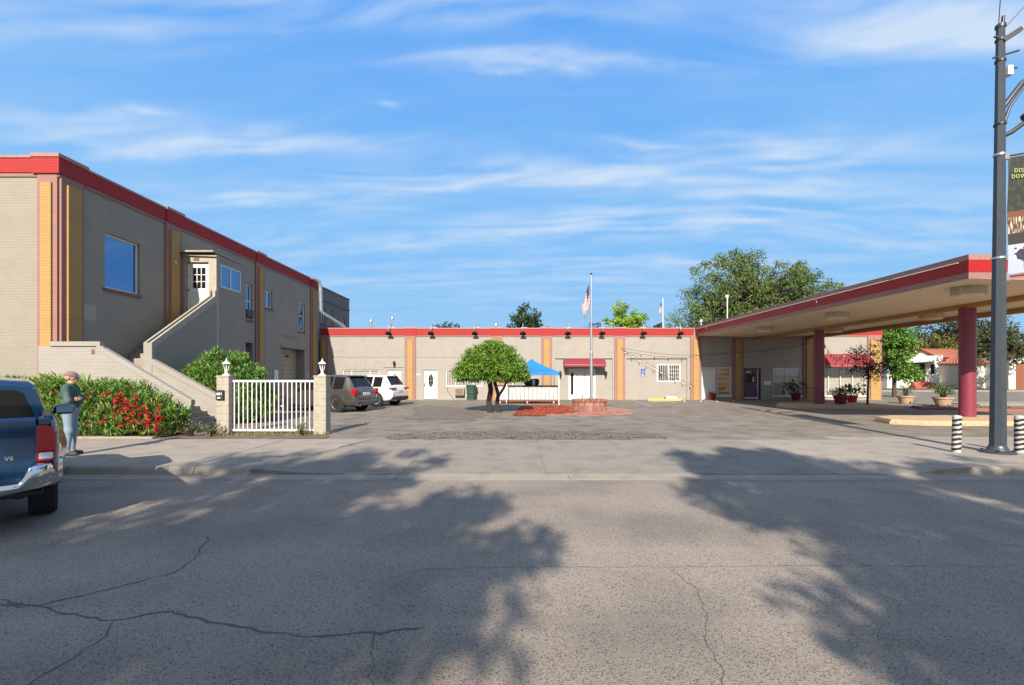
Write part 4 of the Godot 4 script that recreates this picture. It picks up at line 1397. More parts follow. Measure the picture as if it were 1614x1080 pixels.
func build_canopy() -> void:
	var c := thing("forecourt_canopy", "flat red edged canopy roof on round maroon columns reaching from the low building", "canopy", V(12.5, LOT, 12.5))
	# local: x to the right, y up from the forecourt, z = -distance from the front edge; profile across the canopy
	var W := 8.15
	var D := 18.72
	var top := 4.97
	var bot := 4.34
	var mb := MB.new()
	mb.box(0.12, W - 0.12, top - 0.02, top, -D, -0.12)
	part(c, "roof_deck", mb, M.roof_grey)
	# fascias lean inwards: three painted strips, left edge and front edge
	var strips := [["coping", top, top - 0.15, 0.0, 0.02, "mauve_paint"], ["red_band", top - 0.15, top - 0.46, 0.03, 0.11, "red_paint"], ["lower_band", top - 0.46, bot, 0.12, 0.165, "mauve_paint"]]
	for s in strips:
		mb = MB.new()
		mb.quad(Vector3(s[4], s[2], -D), Vector3(s[4], s[2], -s[4]), Vector3(s[3], s[1], -s[3]), Vector3(s[3], s[1], -D))
		mb.quad(Vector3(s[4] + 0.04, s[1], -D), Vector3(s[3], s[1], -D), Vector3(s[3], s[1], -s[3]), Vector3(s[4] + 0.04, s[1], -s[4] - 0.04))
		part(c, s[0], mb, M[s[5]])
		mb = MB.new()
		var dy := 0.10 if s[0] == "lower_band" else 0.0
		if dy > 0:
			mb.face([Vector3(s[4], s[2], -s[4]), Vector3(4.15, s[2] - dy, -s[4]), Vector3(W - s[4], s[2], -s[4]), Vector3(W - s[3], s[1], -s[3]), Vector3(s[3], s[1], -s[3])], Vector3(4, 4.6, -9))
		else:
			mb.quad(Vector3(s[4], s[2], -s[4]), Vector3(W - s[4], s[2], -s[4]), Vector3(W - s[3], s[1], -s[3]), Vector3(s[3], s[1], -s[3]))
		mb.quad(Vector3(s[3], s[1], -s[3]), Vector3(W - s[3], s[1], -s[3]), Vector3(W - s[3], s[1], -s[4] - 0.04), Vector3(s[3], s[1], -s[4] - 0.04))
		part(c, s[0], mb, M[s[5]])
		mb = MB.new()
		mb.quad(Vector3(W - s[4], s[2], -s[4]), Vector3(W - s[4], s[2], -D), Vector3(W - s[3], s[1], -D), Vector3(W - s[3], s[1], -s[3]))
		part(c, s[0], mb, M[s[5]])
	# soffit falling a little to the beam
	for q in [[0.165, 3.98], [W - 0.165, 4.32]]:
		mb = MB.new()
		mb.face([Vector3(q[0], bot + 0.012, -0.165), Vector3(q[1], bot - 0.085, -0.165), Vector3(q[1], bot - 0.085, -D), Vector3(q[0], bot + 0.012, -D)], Vector3(q[1], 20, -9))
		part(c, "soffit", mb, M.soffit_paint)
	mb = MB.new()
	mb.cbox(3.98, 4.32, bot - 0.24, bot - 0.04, -D, -0.17, 0.012)
	part(c, "beam", mb, M.ochre_paint)
	mb = MB.new()
	mb.cbox(W - 0.52, W - 0.20, bot - 0.20, bot + 0.06, -D, -0.2, 0.012)
	part(c, "beam", mb, M.ochre_paint)
	for x in [12.0]:
		mb = MB.new()
		mb.box(0.15, W - 0.15, bot - 0.13, bot - 0.02, -D, -D + 0.09)
		part(c, "wall_trim", mb, M.mauve_paint)
	# conduit under the coping
	mb = MB.new()
	mb.tube([Vector3(0.0, top - 0.165, -0.3), Vector3(0.0, top - 0.165, -D + 0.3)], [0.014], 6)
	part(c, "conduit", mb, M.white_metal)
	for z in [6.3, 17.0]:
		mb = MB.new()
		mb.tube([Vector3(0.0, top - 0.16, -z), Vector3(0.05, top - 0.33, -z)], [0.012], 6)
		part(c, "conduit_drop", mb, M.white_metal)
	# columns
	for z in [4.2, 12.25]:
		mb = MB.new()
		mb.lathe(Vector3(4.15, 0, -z), [[0.24, 0.0], [0.24, 4.13]], 24)
		part(c, "column", mb, M.column_paint)
	# shallow box lights
	for q in [[1.35, 1.35], [1.35, 6.95], [1.35, 12.55], [5.6, 7.2], [5.6, 13.1]]:
		var l := Node3D.new()
		l.name = "ceiling_light"
		c.add_child(l, true)
		mb = MB.new()
		var oct := []
		for k in 8:
			var a := TAU * (k + 0.5) / 8
			oct.append(Vector2(cos(a) * 0.46, sin(a) * 0.40))
		var y := bot - 0.04 if q[0] < 3 else bot - 0.02
		mb.prism(oct, Vector3(q[0], y - 0.20, -q[1]), Vector3.RIGHT, Vector3(0, 0, -1), Vector3(0, 0.22, 0))
		part(l, "housing", mb, M.fixture_paint)
		mb = MB.new()
		var small := []
		for p in oct: small.append(p * 0.86)
		mb.prism(small, Vector3(q[0], y - 0.26, -q[1]), Vector3.RIGHT, Vector3(0, 0, -1), Vector3(0, 0.06, 0))
		part(l, "lens", mb, M.soffit_paint)
	# bulbs on a wire between the pilaster, the canopy and the column
	string_of_bulbs("string_lights", "string of small bulbs sagging from ochre pilaster across to the canopy wall", V(7.4, 3.70, 31.0), V(14.9, 3.35, 31.1), 0.32, 8)
	string_of_bulbs("string_lights", "string of small bulbs slanting down past the grilled window", V(7.45, 3.65, 31.05), V(12.4, 1.1, 31.1), 0.12, 10)
	string_of_bulbs("string_lights", "string of small bulbs rising past purple door under the canopy", V(14.9, 3.35, 31.1), V(20.3, 4.0, 30.9), 0.12, 7)
	string_of_bulbs("string_lights", "string of small bulbs drooping across the maroon awning beside column", V(16.9, 3.65, 24.8), V(22.4, 3.6, 30.5), 0.75, 9)


func string_of_bulbs(called: String, label: String, a: Vector3, b: Vector3, sag: float, n: int) -> void:
	var s := thing(called, label, "string lights", Vector3.ZERO, 0.0, "strings of bulbs")
	var at := func(t): return a.lerp(b, t) + Vector3.DOWN * sag * 4 * t * (1 - t)
	var p := []
	for i in 17: p.append(at.call(i / 16.0))
	var mb := MB.new()
	mb.tube(p, [0.009], 4)
	part(s, "wire", mb, M.dark_metal)
	for i in n:
		var q: Vector3 = at.call((i + 0.5) / n)
		mb = MB.new()
		mb.tube([q, q + Vector3(0, -0.10, 0)], [0.018], 6)
		part(s, "socket", mb, M.dark_metal)
		mb = MB.new()
		mb.ball(q + Vector3(0, -0.15, 0), Vector3(0.04, 0.06, 0.04), 8)
		part(s, "bulb", mb, M.bulb_glass)


func tile_roof(parent: Node, a: Vector3, b: Vector3, c: Vector3, d: Vector3, rows: int) -> void:   # a-b eaves, d-c ridge; barrel tile ribs run up the slope
	var mb := MB.new()
	var n := ((b - a).cross(d - a)).normalized()
	if n.y < 0: n = -n
	mb.face([a, b, c, d], (a + b + c + d) / 4 - n)
	mb.face([a - n * 0.1, b - n * 0.1, c - n * 0.1, d - n * 0.1], (a + b + c + d) / 4)
	part(parent, "roof_slope", mb, M.clay_tile)
	for i in rows + 1:
		var t := float(i) / rows
		mb = MB.new()
		mb.tube([a.lerp(b, t) + n * 0.01, d.lerp(c, t) + n * 0.01], [0.09], 6)
		part(parent, "tile_row", mb, M.clay_tile)


func build_far_buildings() -> void:
	# grey block behind the left corner
	var g := thing("grey_building", "taller grey concrete building rising behind the left corner of the low roof", "building", V(-13.4, LOT, 31.7))
	var F := Vector3(0, 0, -1)
	var mb := MB.new()
	wall(mb, Vector3.ZERO, F, Vector3.RIGHT, 0, 5.9, -0.1, 7.85, [[0.35, 1.05, 5.35, 6.55], [1.75, 2.45, 5.35, 6.55], [4.3, 4.9, 5.35, 6.2]], 0.3)
	part(g, "side_wall", mb, M.grey_wall)
	mb = MB.new()
	mb.box(-12, -0.3, -0.1, 7.85, -0.3, 0)
	mb.box(-12, -0.3, -0.1, 7.85, -5.9, -5.6)
	mb.box(-12, -0.3, 7.3, 7.5, -5.6, -0.3)
	part(g, "rear_walls", mb, M.grey_wall)
	mb = MB.new()
	mb.cbox(-0.05, 0.06, 6.95, 7.05, -5.9, 0.0, 0.01)
	part(g, "string_course", mb, M.grey_wall)
	mb = MB.new()
	mb.cbox(-0.3, 0.05, 7.85, 7.93, -5.95, 0.05, 0.01)
	part(g, "coping", mb, M.grey_wall)
	for q in [[0.35, 0.7, 1.2], [1.75, 0.7, 1.2], [4.3, 0.6, 0.85]]:
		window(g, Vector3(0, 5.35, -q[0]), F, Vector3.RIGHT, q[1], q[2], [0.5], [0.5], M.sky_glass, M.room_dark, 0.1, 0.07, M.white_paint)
	# white house with clay tile roof across the side street
	var h := thing("tile_roofed_house", "white bungalow with red clay tile roof across the side street", "house", V(48.5, LOT + 0.12, 55.0))
	var S := Vector3.BACK
	mb = MB.new()
	wall(mb, Vector3(0, 0, 0), Vector3.RIGHT, S, -3.3, 3.0, 0, 3.4, [[-0.1, 1.3, 0.8, 3.0], [1.9, 2.45, 1.7, 2.9]], 0.25)
	part(h, "gable_wall", mb, M.house_white)
	mb = MB.new()
	mb.prism([Vector2(-3.3, 3.4), Vector2(3.0, 3.4), Vector2(0.0, 4.75)], Vector3(0, 0, -0.25), Vector3.RIGHT, Vector3.UP, Vector3(0, 0, 0.25))
	part(h, "gable", mb, M.house_white)
	mb = MB.new()
	mb.box(-3.3, -3.05, 0, 3.4, -9, -0.25)
	mb.box(3.05, 9.0, 0, 3.4, -9, -2.0)
	part(h, "house_body", mb, M.house_white)
	tile_roof(h, Vector3(-3.7, 3.3, 0.4), Vector3(-3.7, 3.3, -5.0), Vector3(0, 4.95, -5.0), Vector3(0, 4.95, 0.4), 12)
	tile_roof(h, Vector3(3.4, 3.3, 0.4), Vector3(3.4, 3.3, -5.0), Vector3(0, 4.95, -5.0), Vector3(0, 4.95, 0.4), 12)
	tile_roof(h, Vector3(2.6, 3.75, -1.6), Vector3(9.4, 3.75, -1.6), Vector3(9.4, 5.0, -5.2), Vector3(0.0, 5.0, -5.2), 26)
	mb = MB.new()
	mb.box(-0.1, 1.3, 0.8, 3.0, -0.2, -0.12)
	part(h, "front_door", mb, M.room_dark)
	mb = MB.new()
	mb.box(1.9, 2.45, 1.7, 2.9, -0.2, -0.12)
	part(h, "window", mb, M.dark_glass)
	mb = MB.new()
	mb.prism([Vector2(-2.6, 3.0), Vector2(2.2, 3.25), Vector2(2.2, 3.95), Vector2(-2.6, 3.6)], Vector3(0, 0, 0.05), Vector3.RIGHT, Vector3.UP, Vector3(0, 0, 1.2))
	part(h, "door_canopy", mb, M.house_white)
	for i in 4:
		mb = MB.new()
		mb.box(-0.5 - i * 0.2, 1.7 + i * 0.2, 0.0, 0.8 - i * 0.2, 0.0 + i * 0.35, 0.35 + i * 0.35)
		part(h, "step", mb, M.brick_red)
	# lower wing
	mb = MB.new()
	wall(mb, Vector3(0, 0, 2.0), Vector3.RIGHT, S, 4.8, 13.5, 0, 3.0, [[7.4, 9.0, 1.5, 2.2]], 0.25)
	part(h, "wing_wall", mb, M.house_white)
	mb = MB.new()
	mb.box(4.8, 5.05, 0, 3.0, -2.0, 1.75)
	part(h, "wing_end", mb, M.house_white)
	mb = MB.new()
	mb.box(13.25, 13.5, 0, 3.0, -2.0, 1.75)
	part(h, "wing_end", mb, M.house_white)
	tile_roof(h, Vector3(4.5, 2.95, 2.4), Vector3(13.9, 2.95, 2.4), Vector3(11.5, 4.45, -1.9), Vector3(7.2, 4.45, -1.9), 30)
	tile_roof(h, Vector3(4.5, 2.95, 2.4), Vector3(4.5, 2.95, -3.0), Vector3(7.2, 4.45, -1.9), Vector3(7.2, 4.45, -1.9), 12)
	mb = MB.new()
	mb.box(7.4, 9.0, 1.5, 2.2, 1.8, 1.86)
	part(h, "window", mb, M.dark_glass)
	mb = MB.new()
	mb.prism([Vector2(0.0, 2.75), Vector2(0.9, 2.1), Vector2(0.9, 2.0), Vector2(0.0, 2.65)], Vector3(6.8, 0, 2.0), Vector3.BACK, Vector3.UP, Vector3(2.6, 0, 0))
	part(h, "window_awning", mb, M.line_blue)
	# garage of the neighbour at the right edge
	var n := thing("white_garage", "small white outbuilding with brown door at the right edge across the street", "outbuilding", V(56.0, LOT + 0.12, 50.5))
	mb = MB.new()
	wall(mb, Vector3.ZERO, Vector3.RIGHT, S, -1.1, 8, 0, 3.6, [[-0.3, 0.7, 0, 2.9]], 0.3)
	part(n, "front_wall", mb, M.house_white)
	mb = MB.new()
	mb.box(-1.1, 8, 3.6, 3.75, -6, 0.2)
	part(n, "roof", mb, M.roof_grey)
	mb = MB.new()
	mb.box(-0.3, 0.7, 0, 2.9, -0.2, -0.1)
	part(n, "door", mb, M.cedar)
	mb = MB.new()
	mb.box(-1.1, -0.8, 0, 3.6, -6, -0.3)
	mb.box(7.7, 8, 0, 3.6, -6, -0.3)
	part(n, "side_wall", mb, M.house_white)


func flag_image() -> ImageTexture:
	var im := Image.create_empty(380, 200, false, Image.FORMAT_RGB8)
	for i in 13:
		im.fill_rect(Rect2i(0, int(round(i * 200.0 / 13)), 380, 16), Color(0.60, 0.05, 0.09) if i % 2 == 0 else Color(0.86, 0.86, 0.85))
	im.fill_rect(Rect2i(0, 0, 152, 108), Color(0.09, 0.12, 0.30))
	for r in 9:
		for k in (6 if r % 2 == 0 else 5):
			var x := 13 + k * 25 + (0 if r % 2 == 0 else 12)
			var y := 10 + r * 11
			im.fill_rect(Rect2i(x - 3, y - 1, 7, 2), Color(0.9, 0.9, 0.9))
			im.fill_rect(Rect2i(x - 1, y - 3, 2, 7), Color(0.9, 0.9, 0.9))
	return ImageTexture.create_from_image(im)


func hanging_flag(top: Vector3, hoist: float, fly: float, m: Material) -> Node3D:
	var mb := MB.new()
	mb.uvs = true
	mb.sheet(40, 24, func(u, w):
		var v: float = 1.0 - w
		var fold: float = sin(u * 8.5 + v * 1.7) * 0.09 * smoothstep(0.0, 0.25, u) + sin(u * 15.0 - v * 4.0) * 0.03
		var out: float = fly * u * (0.28 - 0.10 * v) + 0.05 * sin(u * 7.0 + v * 3.0) * u
		return top + Vector3(-out - 0.03, -v * hoist * (1.0 - 0.25 * u) - fly * 0.86 * pow(u, 1.15), fold * (1.0 - 0.3 * v)))
	for i in mb.t.size(): mb.t[i].y = 1.0 - mb.t[i].y
	var o := MeshInstance3D.new()
	o.mesh = mb.mesh()
	o.material_override = m
	return o


func build_gate() -> void:
	# two rendered piers, each with a white post lamp
	var where := [-8.10, -5.38]
	var words := ["cream block pier with black number box at the left end of white gate", "cream block pier at the right end of the white gate"]
	for i in 2:
		var p := thing("gate_pier", words[i], "gate pier", V(where[i], LOT - 0.02, 12.95), 0.0, "gate piers")
		for j in 8:
			var mb := MB.new()
			mb.cbox(-0.17, 0.17, j * 0.203, j * 0.203 + 0.201, -0.17, 0.17, 0.005)
			part(p, "block", mb, M.cream_paint)
		var mb := MB.new()
		mb.cbox(-0.185, 0.185, 1.624, 1.67, -0.185, 0.185, 0.01)
		part(p, "cap", mb, M.cream_paint)
		if i == 0:
			var bx := Node3D.new()
			bx.name = "number_box"
			p.add_child(bx)
			mb = MB.new()
			mb.cbox(-0.16, 0.06, 0.99, 1.26, 0.17, 0.23, 0.01)
			part(bx, "box_body", mb, M.black_plastic)
			text(bx, "house_number", "401", 0.105, 0.012, M.white_paint, Transform3D(Basis(), Vector3(-0.055, 1.155, 0.236)))
			mb = MB.new()
			mb.box(-0.11, -0.02, 1.03, 1.065, 0.231, 0.236)
			part(bx, "nameplate", mb, M.white_paint)
		var l := thing("pier_lantern", ["white post lantern standing on the left gate pier", "white post lantern standing on the right gate pier"][i], "lantern", V(where[i], LOT + 1.65, 12.95), 0.0, "pier lanterns")
		mb = MB.new()
		mb.lathe(Vector3.ZERO, [[0.11, 0.0], [0.11, 0.02], [0.07, 0.035], [0.04, 0.06], [0.035, 0.13], [0.05, 0.15], [0.05, 0.165], [0.0, 0.17]], 12)
		part(l, "lantern_base", mb, M.white_metal)
		for k in 6:
			mb = MB.new()
			var a := TAU * k / 6
			mb.bar(Vector3(cos(a) * 0.048, 0.165, sin(a) * 0.048), Vector3(cos(a) * 0.083, 0.33, sin(a) * 0.083), 0.012, 0.012, Vector3(cos(a), 0, sin(a)))
			part(l, "lantern_rib", mb, M.white_metal)
		mb = MB.new()
		mb.lathe(Vector3(0, 0.168, 0), [[0.042, 0.0], [0.074, 0.155]], 6)
		part(l, "lantern_glass", mb, M.clear_pane)
		mb = MB.new()
		mb.tube([Vector3(0, 0.17, 0), Vector3(0, 0.28, 0)], [0.018], 8)
		part(l, "lantern_bulb", mb, M.white_lens)
		mb = MB.new()
		mb.lathe(Vector3(0, 0.325, 0), [[0.0, 0.0], [0.115, 0.0], [0.115, 0.012], [0.075, 0.05], [0.03, 0.08], [0.018, 0.10], [0.022, 0.12], [0.006, 0.135], [0.004, 0.17], [0.0, 0.175]], 12)
		part(l, "lantern_roof", mb, M.white_metal)
	var g := thing("white_gate", "white metal bar gate between the two cream piers", "gate", V(-6.74, LOT, 12.95))
	var mb := MB.new()
	mb.cbox(-1.17, 1.17, 1.46, 1.52, -0.025, 0.025, 0.006)
	part(g, "top_rail", mb, M.white_metal)
	mb = MB.new()
	mb.cbox(-1.17, 1.17, 0.07, 0.13, -0.025, 0.025, 0.006)
	part(g, "bottom_rail", mb, M.white_metal)
	for i in 19:
		mb = MB.new()
		var x := -1.13 + i * 0.1256
		mb.cbox(x - 0.013, x + 0.013, 0.13, 1.46, -0.013, 0.013, 0.003)
		part(g, "bar", mb, M.white_metal)
	for s in [-1, 1]:
		mb = MB.new()
		mb.tube([Vector3(s * 1.1, 0.0, -0.01), Vector3(s * 1.1, 0.07, -0.01)], [0.03], 8)
		part(g, "roller", mb, M.dark_metal)


func wheelie(label: String, at: Vector3) -> void:
	var c := thing("wheeled_bin", label, "bin", at)
	var mb := MB.new()
	mb.sheet(24, 8, func(u, w):
		var a: float = TAU * u
		var r := lerpf(0.24, 0.31, w)
		var k := pow(pow(absf(cos(a)), 6) + pow(absf(sin(a)), 6), -1.0 / 6)
		return Vector3(cos(a) * r * k, 0.10 + 0.85 * w, -sin(a) * r * k * 1.1))
	part(c, "bin_body", mb, M.wheelie_green)
	mb = MB.new()
	mb.cbox(-0.35, 0.35, 0.95, 1.02, -0.40, 0.38, 0.025)
	part(c, "lid", mb, M.wheelie_green)
	mb = MB.new()
	mb.cbox(-0.2, 0.2, 0.45, 0.55, 0.28, 0.33, 0.015)
	part(c, "lift_bar", mb, M.wheelie_green)
	for s in [-1, 1]:
		mb = MB.new()
		mb.tube([Vector3(s * 0.26, 0.1, -0.27), Vector3(s * 0.31, 0.1, -0.27)], [0.1], 14)
		part(c, "wheel", mb, M.rubber)
	mb = MB.new()
	mb.cbox(-0.22, 0.22, 0.0, 0.11, -0.1, 0.26, 0.01)
	part(c, "foot", mb, M.wheelie_green)


func build_yard() -> void:
	# blue pop-up tent
	var t := thing("pop_up_tent", "bright blue pop-up tent canopy on white legs beside the round tree", "tent", V(1.17, LOT, 27.3))
	var eave := 1.86
	var mb := MB.new()
	var apex := Vector3(0, 2.62, 0)
	for k in 4:
		var a := Basis(Vector3.UP, k * PI / 2)
		mb.sheet(10, 10, func(u, w): return a * (Vector3(lerpf(-1.5, 1.5, u), eave, 1.5).lerp(apex, w) + Vector3(0, -0.10 * sin(PI * w) * (1 - absf(u - 0.5)), 0)))
	part(t, "cover", mb, M.tent_blue)
	mb = MB.new()
	for k in 4:
		var a := Basis(Vector3.UP, k * PI / 2)
		mb.sheet(16, 2, func(u, w): return a * Vector3(lerpf(-1.5, 1.5, u), eave - 0.2 + 0.2 * w, 1.505 + 0.012 * sin(u * 22) * (1 - w)))
	part(t, "valance", mb, M.tent_blue)
	for x in [-1.48, 1.48]:
		for z in [-1.48, 1.48]:
			mb = MB.new()
			mb.bar(Vector3(x, 0, z), Vector3(x, eave, z), 0.04, 0.04, Vector3.RIGHT)
			mb.cbox(x - 0.06, x + 0.06, 0, 0.015, z - 0.06, z + 0.06, 0.004)
			part(t, "leg", mb, M.white_metal)
	# serving bar under the tent
	var c := thing("portable_bar", "long low bar clad in pale vertical panels under the blue tent", "bar counter", V(0.9, LOT, 26.9))
	for i in 15:
		mb = MB.new()
		mb.cbox(-1.85 + i * 0.243, -1.62 + i * 0.243, 0.22, 1.02, 0.0, 0.03, 0.008)
		part(c, "panel", mb, M.bar_panel)
	mb = MB.new()
	mb.cbox(-1.9, 1.82, 1.02, 1.06, -0.6, 0.06, 0.008)
	part(c, "counter_top", mb, M.dark_shade_metal)
	mb = MB.new()
	mb.cbox(-1.85, 1.80, 0.12, 0.215, -0.55, 0.02, 0.008)
	part(c, "base_rail", mb, M.cedar)
	mb = MB.new()
	mb.box(-1.85, -1.80, 0.22, 1.02, -0.55, -0.002)
	mb.box(1.75, 1.80, 0.22, 1.02, -0.55, -0.002)
	part(c, "end_panel", mb, M.cedar)
	for x in [-1.6, 0.0, 1.55]:
		mb = MB.new()
		mb.tube([Vector3(x - 0.03, 0.06, 0.0), Vector3(x + 0.03, 0.06, 0.0)], [0.06], 12)
		part(c, "castor", mb, M.white_paint)
	# covered grill behind the bar
	var gr := thing("drinks_cooler", "dark and steel drinks cooler standing behind the pale bar", "cooler", V(1.25, LOT, 28.2))
	mb = MB.new()
	mb.cbox(-0.55, 0.45, 0.0, 1.05, -0.3, 0.3, 0.03)
	part(gr, "cabinet", mb, M.blind)
	mb = MB.new()
	mb.cbox(-0.5, 0.42, 1.05, 1.45, -0.28, 0.28, 0.08)
	part(gr, "hood", mb, M.dark_metal)
	mb = MB.new()
	mb.tube([Vector3(0.05, 1.06, 0.32), Vector3(0.05, 1.4, 0.32)], [0.11], 12)
	part(gr, "canister", mb, M.galvanised)
	wheelie("dark green wheeled bin against the wall below barred window", V(-2.75, LOT, 30.75))
	# brick ring planter with flagpole
	var pl := thing("brick_planter", "round red brick planter at the foot of the flagpole", "planter", V(3.72, LOT, 21.9))
	var brick := MB.new()
	brick.cbox(-0.042, 0.042, 0.0, 0.20, -0.05, 0.05, 0.006)
	var bm := brick.mesh()
	var ringmats := []
	for k in 4:
		var m2: StandardMaterial3D = M.brick_red.duplicate()
		m2.albedo_color = lin(0.23 + 0.03 * k, 0.075 + 0.028 * k, 0.055 + 0.02 * k)
		ringmats.append(m2)
	mb = MB.new()
	mb.lathe(Vector3.ZERO, [[0.79, 0.0], [0.79, 0.415], [0.69, 0.415], [0.69, 0.0]], 40)
	part(pl, "mortar_core", mb, M.mortar)
	for row in 2:
		for k in 48:
			var a := TAU * (k + row * 0.5) / 48
			piece(pl, "brick", bm, ringmats[rng.randi() % 4], Transform3D(Basis(Vector3.UP, a) , Vector3(sin(a) * 0.76, row * 0.213 + 0.003, cos(a) * 0.76)))
	for k in 48:
		var a := TAU * k / 48
		piece(pl, "brick", bm, ringmats[rng.randi() % 4], Transform3D(Basis(Vector3.UP, a) * Basis(Vector3.RIGHT, PI / 2), Vector3(sin(a) * 0.645, 0.465, cos(a) * 0.645)))
	mb = MB.new()
	mb.lathe(Vector3(0, 0.36, 0), [[0.70, 0.0], [0.0, 0.02]], 24)
	part(pl, "soil", mb, M.soil)
	var fp := thing("flagpole", "tall grey metal flagpole rising from the brick planter", "flagpole", V(3.80, LOT + 0.36, 21.9))
	mb = MB.new()
	mb.lathe(Vector3.ZERO, [[0.075, 0.0], [0.075, 2.4], [0.055, 2.45], [0.04, 6.1], [0.0, 6.12]], 14)
	part(fp, "pole", mb, M.aluminium)
	mb = MB.new()
	mb.ball(Vector3(0, 6.17, 0), Vector3(0.055, 0.055, 0.055), 10)
	part(fp, "finial", mb, M.dark_metal)
	var fm := mat("flag_cloth", Color.WHITE, 0.85)
	fm.albedo_texture = flag_image()
	fm.backlight_enabled = true
	fm.backlight = lin(0.12, 0.1, 0.1)
	var fl := hanging_flag(V(3.74, LOT + 6.05, 21.9), 1.0, 1.15, fm)
	fl.name = numbered("striped_flag")
	add_child(fl)
	tag(fl, "limp red and white striped flag hanging from the tall flagpole", "flag")
	# second flag on a far pole
	var p2 := thing("far_flagpole", "thin white pole seen above the low roof right of flagpole", "flagpole", V(15.2, 0.0, 46.0))
	mb = MB.new()
	mb.lathe(Vector3.ZERO, [[0.06, 0.0], [0.035, 9.6], [0.0, 9.62]], 8)
	part(p2, "pole", mb, M.white_metal)
	var f2 := hanging_flag(V(15.1, 9.3, 46.0), 1.0, 0.95, fm)
	f2.name = numbered("striped_flag")
	add_child(f2)
	tag(f2, "small distant striped flag on thin pole above the low roof", "flag")
	mb = MB.new()
	mb.sheet(12, 8, func(u, w): return V(15.15, 7.2, 46.0) + Vector3(-1.0 * u * (0.6 + 0.4 * w), -0.7 * (1 - w) - 0.45 * u, 0.12 * sin(u * 7)))
	var f3 := part(self, "dark_flag", mb, M.dark_metal)
	tag(f3, "small dark flag hanging under the distant striped flag", "flag")
	# light mast above the canopy edge
	var ms := thing("thin_mast", "thin white mast standing in front of the big tree above the canopy", "mast", V(19.8, 0, 42.0))
	mb = MB.new()
	mb.lathe(Vector3.ZERO, [[0.06, 0.0], [0.05, 9.0], [0.0, 9.02]], 8)
	mb.cbox(-0.16, 0.08, 8.95, 9.2, -0.08, 0.08, 0.02)
	part(ms, "mast_pole", mb, M.white_metal)
	# mulch and brick paving round the planter
	mb = MB.new()
	mb.colored = true
	var out := [[0.05, 18.8], [1.1, 18.65], [2.0, 19.6], [2.9, 20.6], [3.0, 22.0], [3.6, 24.0], [2.6, 25.3], [0.6, 25.0], [0.25, 22.0]]
	var poly := PackedVector2Array()
	for q in out: poly.append(Vector2(q[0], q[1]))
	mb.col = Color(0.5, 0.45, 0.45)
	blob(mb, ragged(out, 0.06), LOT + 0.006)
	for i in 5200:
		var q := Vector2(rng.randf_range(0, 3.7), rng.randf_range(18.6, 25.4))
		if not Geometry2D.is_point_in_polygon(q, poly): continue
		var a := rng.randf() * TAU
		var s := rng.randf_range(0.02, 0.055)
		var f := Vector3(cos(a), rng.randf_range(-0.2, 0.3), sin(a)) * s
		var g := Vector3(-sin(a), rng.randf_range(-0.3, 0.3), cos(a)) * s * 0.45
		var m := V(q.x, LOT + rng.randf_range(0.012, 0.035), q.y)
		var k := rng.randf_range(0.55, 1.25)
		mb.col = Color(k, k * rng.randf_range(0.85, 1.1), k)
		mb.face([m - f - g, m + f - g, m + f + g, m - f + g], m + Vector3.DOWN)
	var mu := part(self, "mulch", mb, M.mulch, "stuff")
	tag(mu, "orange red bark mulch spread in front of the bar", "mulch")
	var pv := Node3D.new()
	pv.name = "brick_paving"
	pv.set_meta("kind", "structure")
	add_child(pv)
	var paver := MB.new()
	paver.cbox(-0.097, 0.097, 0.0, 0.03, -0.047, 0.047, 0.006)
	var pm := paver.mesh()
	var area := PackedVector2Array([Vector2(1.35, 19.0), Vector2(3.2, 18.6), Vector2(4.7, 19.2), Vector2(5.5, 20.6), Vector2(5.5, 22.5), Vector2(4.8, 24.0), Vector2(3.9, 24.0), Vector2(3.2, 22.2), Vector2(3.1, 20.5), Vector2(2.2, 19.6)])
	var many := []
	for j in 60:
		for i in 27:
			var q := Vector2(1.2 + (i + 0.5 * (j % 2)) * 0.203, 18.5 + j * 0.103)
			if Geometry2D.is_point_in_polygon(q, area) and Vector2(q.x - 3.72, q.y - 21.9).length() > 0.86: many.append(q)
	var rest := MultiMesh.new()
	rest.transform_format = MultiMesh.TRANSFORM_3D
	rest.use_colors = true
	rest.mesh = pm
	rest.instance_count = maxi(0, many.size() - 290)
	for i in many.size():
		var where := Transform3D(Basis(Vector3.UP, rng.randf_range(-0.03, 0.03)), V(many[i].x, LOT - 0.014 + rng.randf_range(0, 0.006), many[i].y))
		if i < 290: piece(pv, "paver", pm, ringmats[rng.randi() % 4], where)
		else:
			rest.set_instance_transform(i - 290, where)
			var k := rng.randf_range(0.8, 1.15)
			rest.set_instance_color(i - 290, Color(k, k, k))
	var rm: StandardMaterial3D = M.brick_red.duplicate()
	rm.vertex_color_use_as_albedo = true
	rm.albedo_color = lin(0.27, 0.155, 0.12)
	var rn := MultiMeshInstance3D.new()
	rn.name = "far_pavers"
	rn.multimesh = rest
	rn.material_override = rm
	rn.set_meta("kind", "stuff")
	pv.add_child(rn)
	# wheel stop and white box in the marked bay
	mb = MB.new()
	mb.prism([Vector2(-0.1, 0), Vector2(0.1, 0), Vector2(0.07, 0.12), Vector2(-0.07, 0.12)], V(8.9, LOT, 30.0), Vector3.BACK, Vector3.UP, Vector3(2.2, 0, 0))
	tag(part(self, "wheel_stop", mb, M.yellow_paint), "yellow concrete wheel stop on the ground below parking sign", "wheel stop")
	var wb := thing("white_box", "small white box on the ground behind the yellow wheel stop", "box", V(10.75, LOT, 30.9))
	mb = MB.new()
	mb.cbox(-0.34, 0.36, 0.02, 0.25, -0.15, 0.15, 0.012)
	part(wb, "casing", mb, M.white_paint)
	mb = MB.new()
	mb.tube([Vector3(-0.34, 0.16, 0), Vector3(-0.46, 0.10, 0.03), Vector3(-0.5, 0.0, 0.05)], [0.03], 8)
